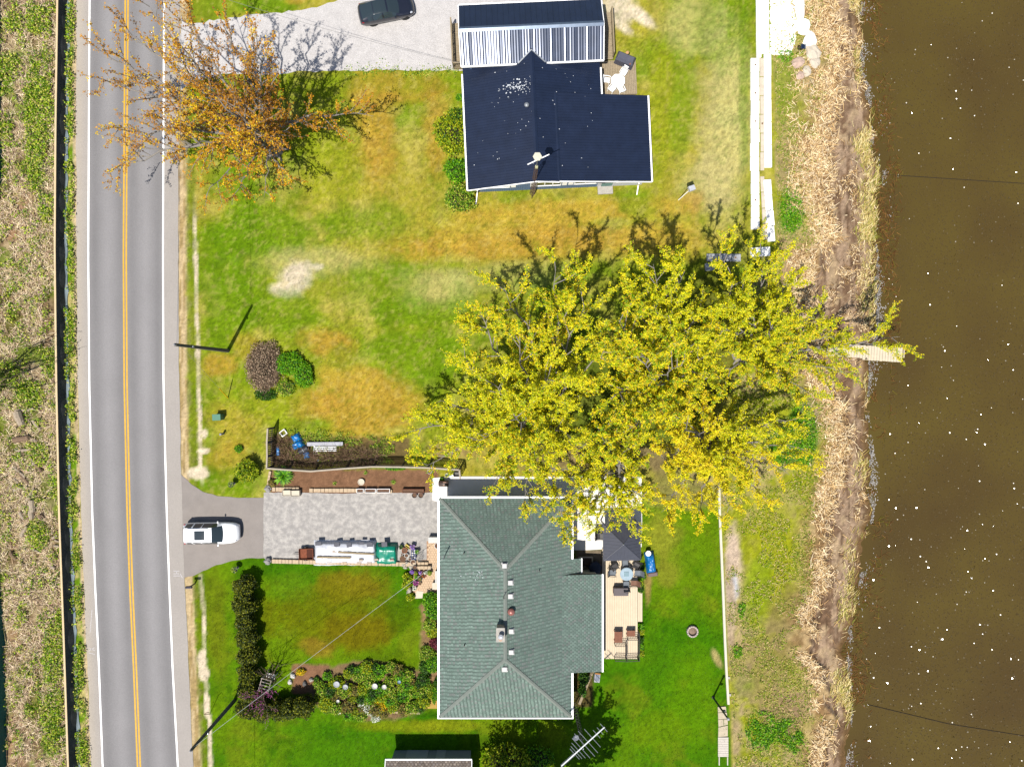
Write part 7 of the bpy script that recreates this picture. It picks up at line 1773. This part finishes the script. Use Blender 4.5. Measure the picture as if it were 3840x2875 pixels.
# brush of the scrap heap
def m7_(a, b, rg): return ((b > 1690) | (a < 1090)) & (b > 1640) & (fbm(a / 20., b / 14., 81, 3) > .36) & (a + (b - 1640) * .2 < 1540)
P_, rg_ = scatter(9000, m7_, 10, 1026, 1430, 1630, 1738)
put('brush_pile', 'brown cut brush heaped along the inside of the picket fence', 'brush', blades(P_, rg_, .7, .03, [c(150,120,96), c(110,84,66), c(180,150,120), c(84,64,50), c(130,120,70)], .55), STRAW)
def m7b(a, b, rg): return (fbm(a / 24., b / 18., 83, 3) > .50) & (b > 1590 + (a - 1030) * .12)
P_, rg_ = scatter(9000, m7b, 11, 1080, 1480, 1610, 1735)
V, Fq, Cc = leaves_np(P_ + np.array([0, 0, .12]), .1, rg_, np.array(PALS['mixg']), up=.4, jit=.08)
put('scrap_weeds', 'green weeds growing through the scrap heap', 'weeds', (V, Fq, Cc), LEAF)
# dandelions in the lawn
def m8_(a, b, rg): return (a > 745) & (a < 2780) & (fbm(a / 120., b / 120., 85, 3) > .5) & ~((a > 1640) & (a < 2450) & (b < 730)) & ~((a > 980) & (b > 1590)) & ~((b < 300) & (a < 1750))
P_, rg_ = scatter(1600, m8_, 12, 745, 2790, 10, 1780)
V, Fq, Cc = leaves_np(P_ + np.array([0, 0, .05]), .06, rg_, np.array([c(240,215,20), c(230,220,60)]), up=2.0)
put('dandelions', 'scattered yellow dandelion heads in the dry lawn', 'flowers', (V, Fq, Cc), LEAF)
# weeds at the gravel edge
def m9_(a, b, rg): return (np.abs(b - 268 - 6 * np.sin(a / 30.)) < rg.exponential(9, len(a))) & (fbm(a / 14., b / 14., 87, 2) > .42)
P_, rg_ = scatter(7000, m9_, 13, 1290, 1720, 200, 300)
V, Fq, Cc = leaves_np(P_ + np.array([0, 0, .06]), .11, rg_, np.array(PALS['mixg']), up=.6, jit=.04)
put('gravel_weeds', 'ragged weeds along the lawn side of the gravel drive', 'weeds', (V, Fq, Cc), LEAF)
# grass blades over both lawns
def m10(a, b, rg):
    ok = (a > RE(b) + 30) & (a < WALLX(b) - 10)
    ok &= ~((a > 1740) & (a < 2420) & (b < 715)) & ~((b < 290 + 0 * a) & (a < 1760)) & ~((a > 990) & (a < 1640) & (b > 1750) & (b < 2110)) & ~((a > 690) & (a < 1000) & (b > 1780) & (b < 2170)) & ~((a > 1560) & (a < 2410) & (b > 1780) & (b < 2650)) & ~((a > 1090) & (a < 1660) & (b > 2490) & (b < 2670)) & ~((a > 1000) & (a < 1500) & (b > 1600) & (b < 1760)) & ~((a > 1450) & (a < 1760) & (b > 2800))
    return ok
P_, rg_ = scatter(110000, m10, 14, 690, 2800, -40, 2920)
aa = 1920 + P_[:, 0] / M1; bb = 1437.5 - P_[:, 1] / M1
ixg = np.clip(np.searchsorted(gx, P_[:, 0]), 0, nx - 1); iyg = np.clip(np.searchsorted(gy, P_[:, 1]), 0, ny - 1)
gcol = col[iyg * nx + ixg]
V, Fq, Cc = blades(P_, rg_, .085, .022, [c(255,255,255)], 1.1, .0, var=.0)
k = rg_.uniform(.7, 1.45, len(P_))[:, None]; Cc = np.repeat(np.clip(gcol * k, 0, .8), 4, axis=0)
put('lawn_grass', 'mown grass blades of the lawns round both houses', 'grass', (V, Fq, Cc), LEAF)
# foam and wrack on the water edge
rg_ = np.random.RandomState(15); n_ = 9000; yy = rg_.uniform(-36, 36, n_); xx = shore_X(yy) + .05 + rg_.exponential(.30, n_); nn = fbm(xx * 1.6, yy * .5, 91, 4); ok = rg_.uniform(0, 1, n_) < sstep(.46, .66, nn); xx, yy = xx[ok], yy[ok]
fo = MB(); rr = random.Random(5)
for x_, y_ in zip(xx, yy):
    r = rr.uniform(.012, .05); fo.add([(x_ + r * rr.uniform(.4, 1.2) * math.cos(t), y_ + r * 1.9 * rr.uniform(.4, 1.2) * math.sin(t), WZ + .012) for t in (0, 1.05, 2.1, 3.14, 4.2, 5.2)], [tuple(range(6))])
o = stuff(fo.build('foam', mat('foam', c(205,200,196), rough=.6, var=.1))); o['label'] = 'broken flecks of foam along the waterline'; o['category'] = 'foam'
# wavelets: small tilted faces of the water, some of which catch the sun
rg_ = np.random.RandomState(16); n_ = 60000; yy = rg_.uniform(-40, 40, n_); xx = rg_.uniform(29, 52, n_); ok = xx > shore_X(yy) + 1.2; xx, yy = xx[ok], yy[ok]; n_ = len(xx)
gust = fbm(xx * .22, yy * .22, 93, 3); sg = np.radians(6 + 17 * gust)
sx_ = rg_.normal(size=n_) * sg; sy_ = rg_.normal(size=n_) * sg
r_ = rg_.uniform(.008, .045, n_) ; V = np.zeros((n_, 4, 3))
for k_, (u, v) in enumerate(((-1, -1), (1, -1), (1, 1), (-1, 1))):
    V[:, k_, 0] = xx + u * r_; V[:, k_, 1] = yy + v * r_ * 1.2; V[:, k_, 2] = WZ + .004 + .28 * r_ - (u * r_ * np.tan(sx_) + v * r_ * 1.2 * np.tan(sy_))
put('wavelets', 'small choppy wavelets glinting on the brown water', 'water', (V.reshape(-1, 3), np.arange(4 * n_).reshape(-1, 4), None), RIPM)
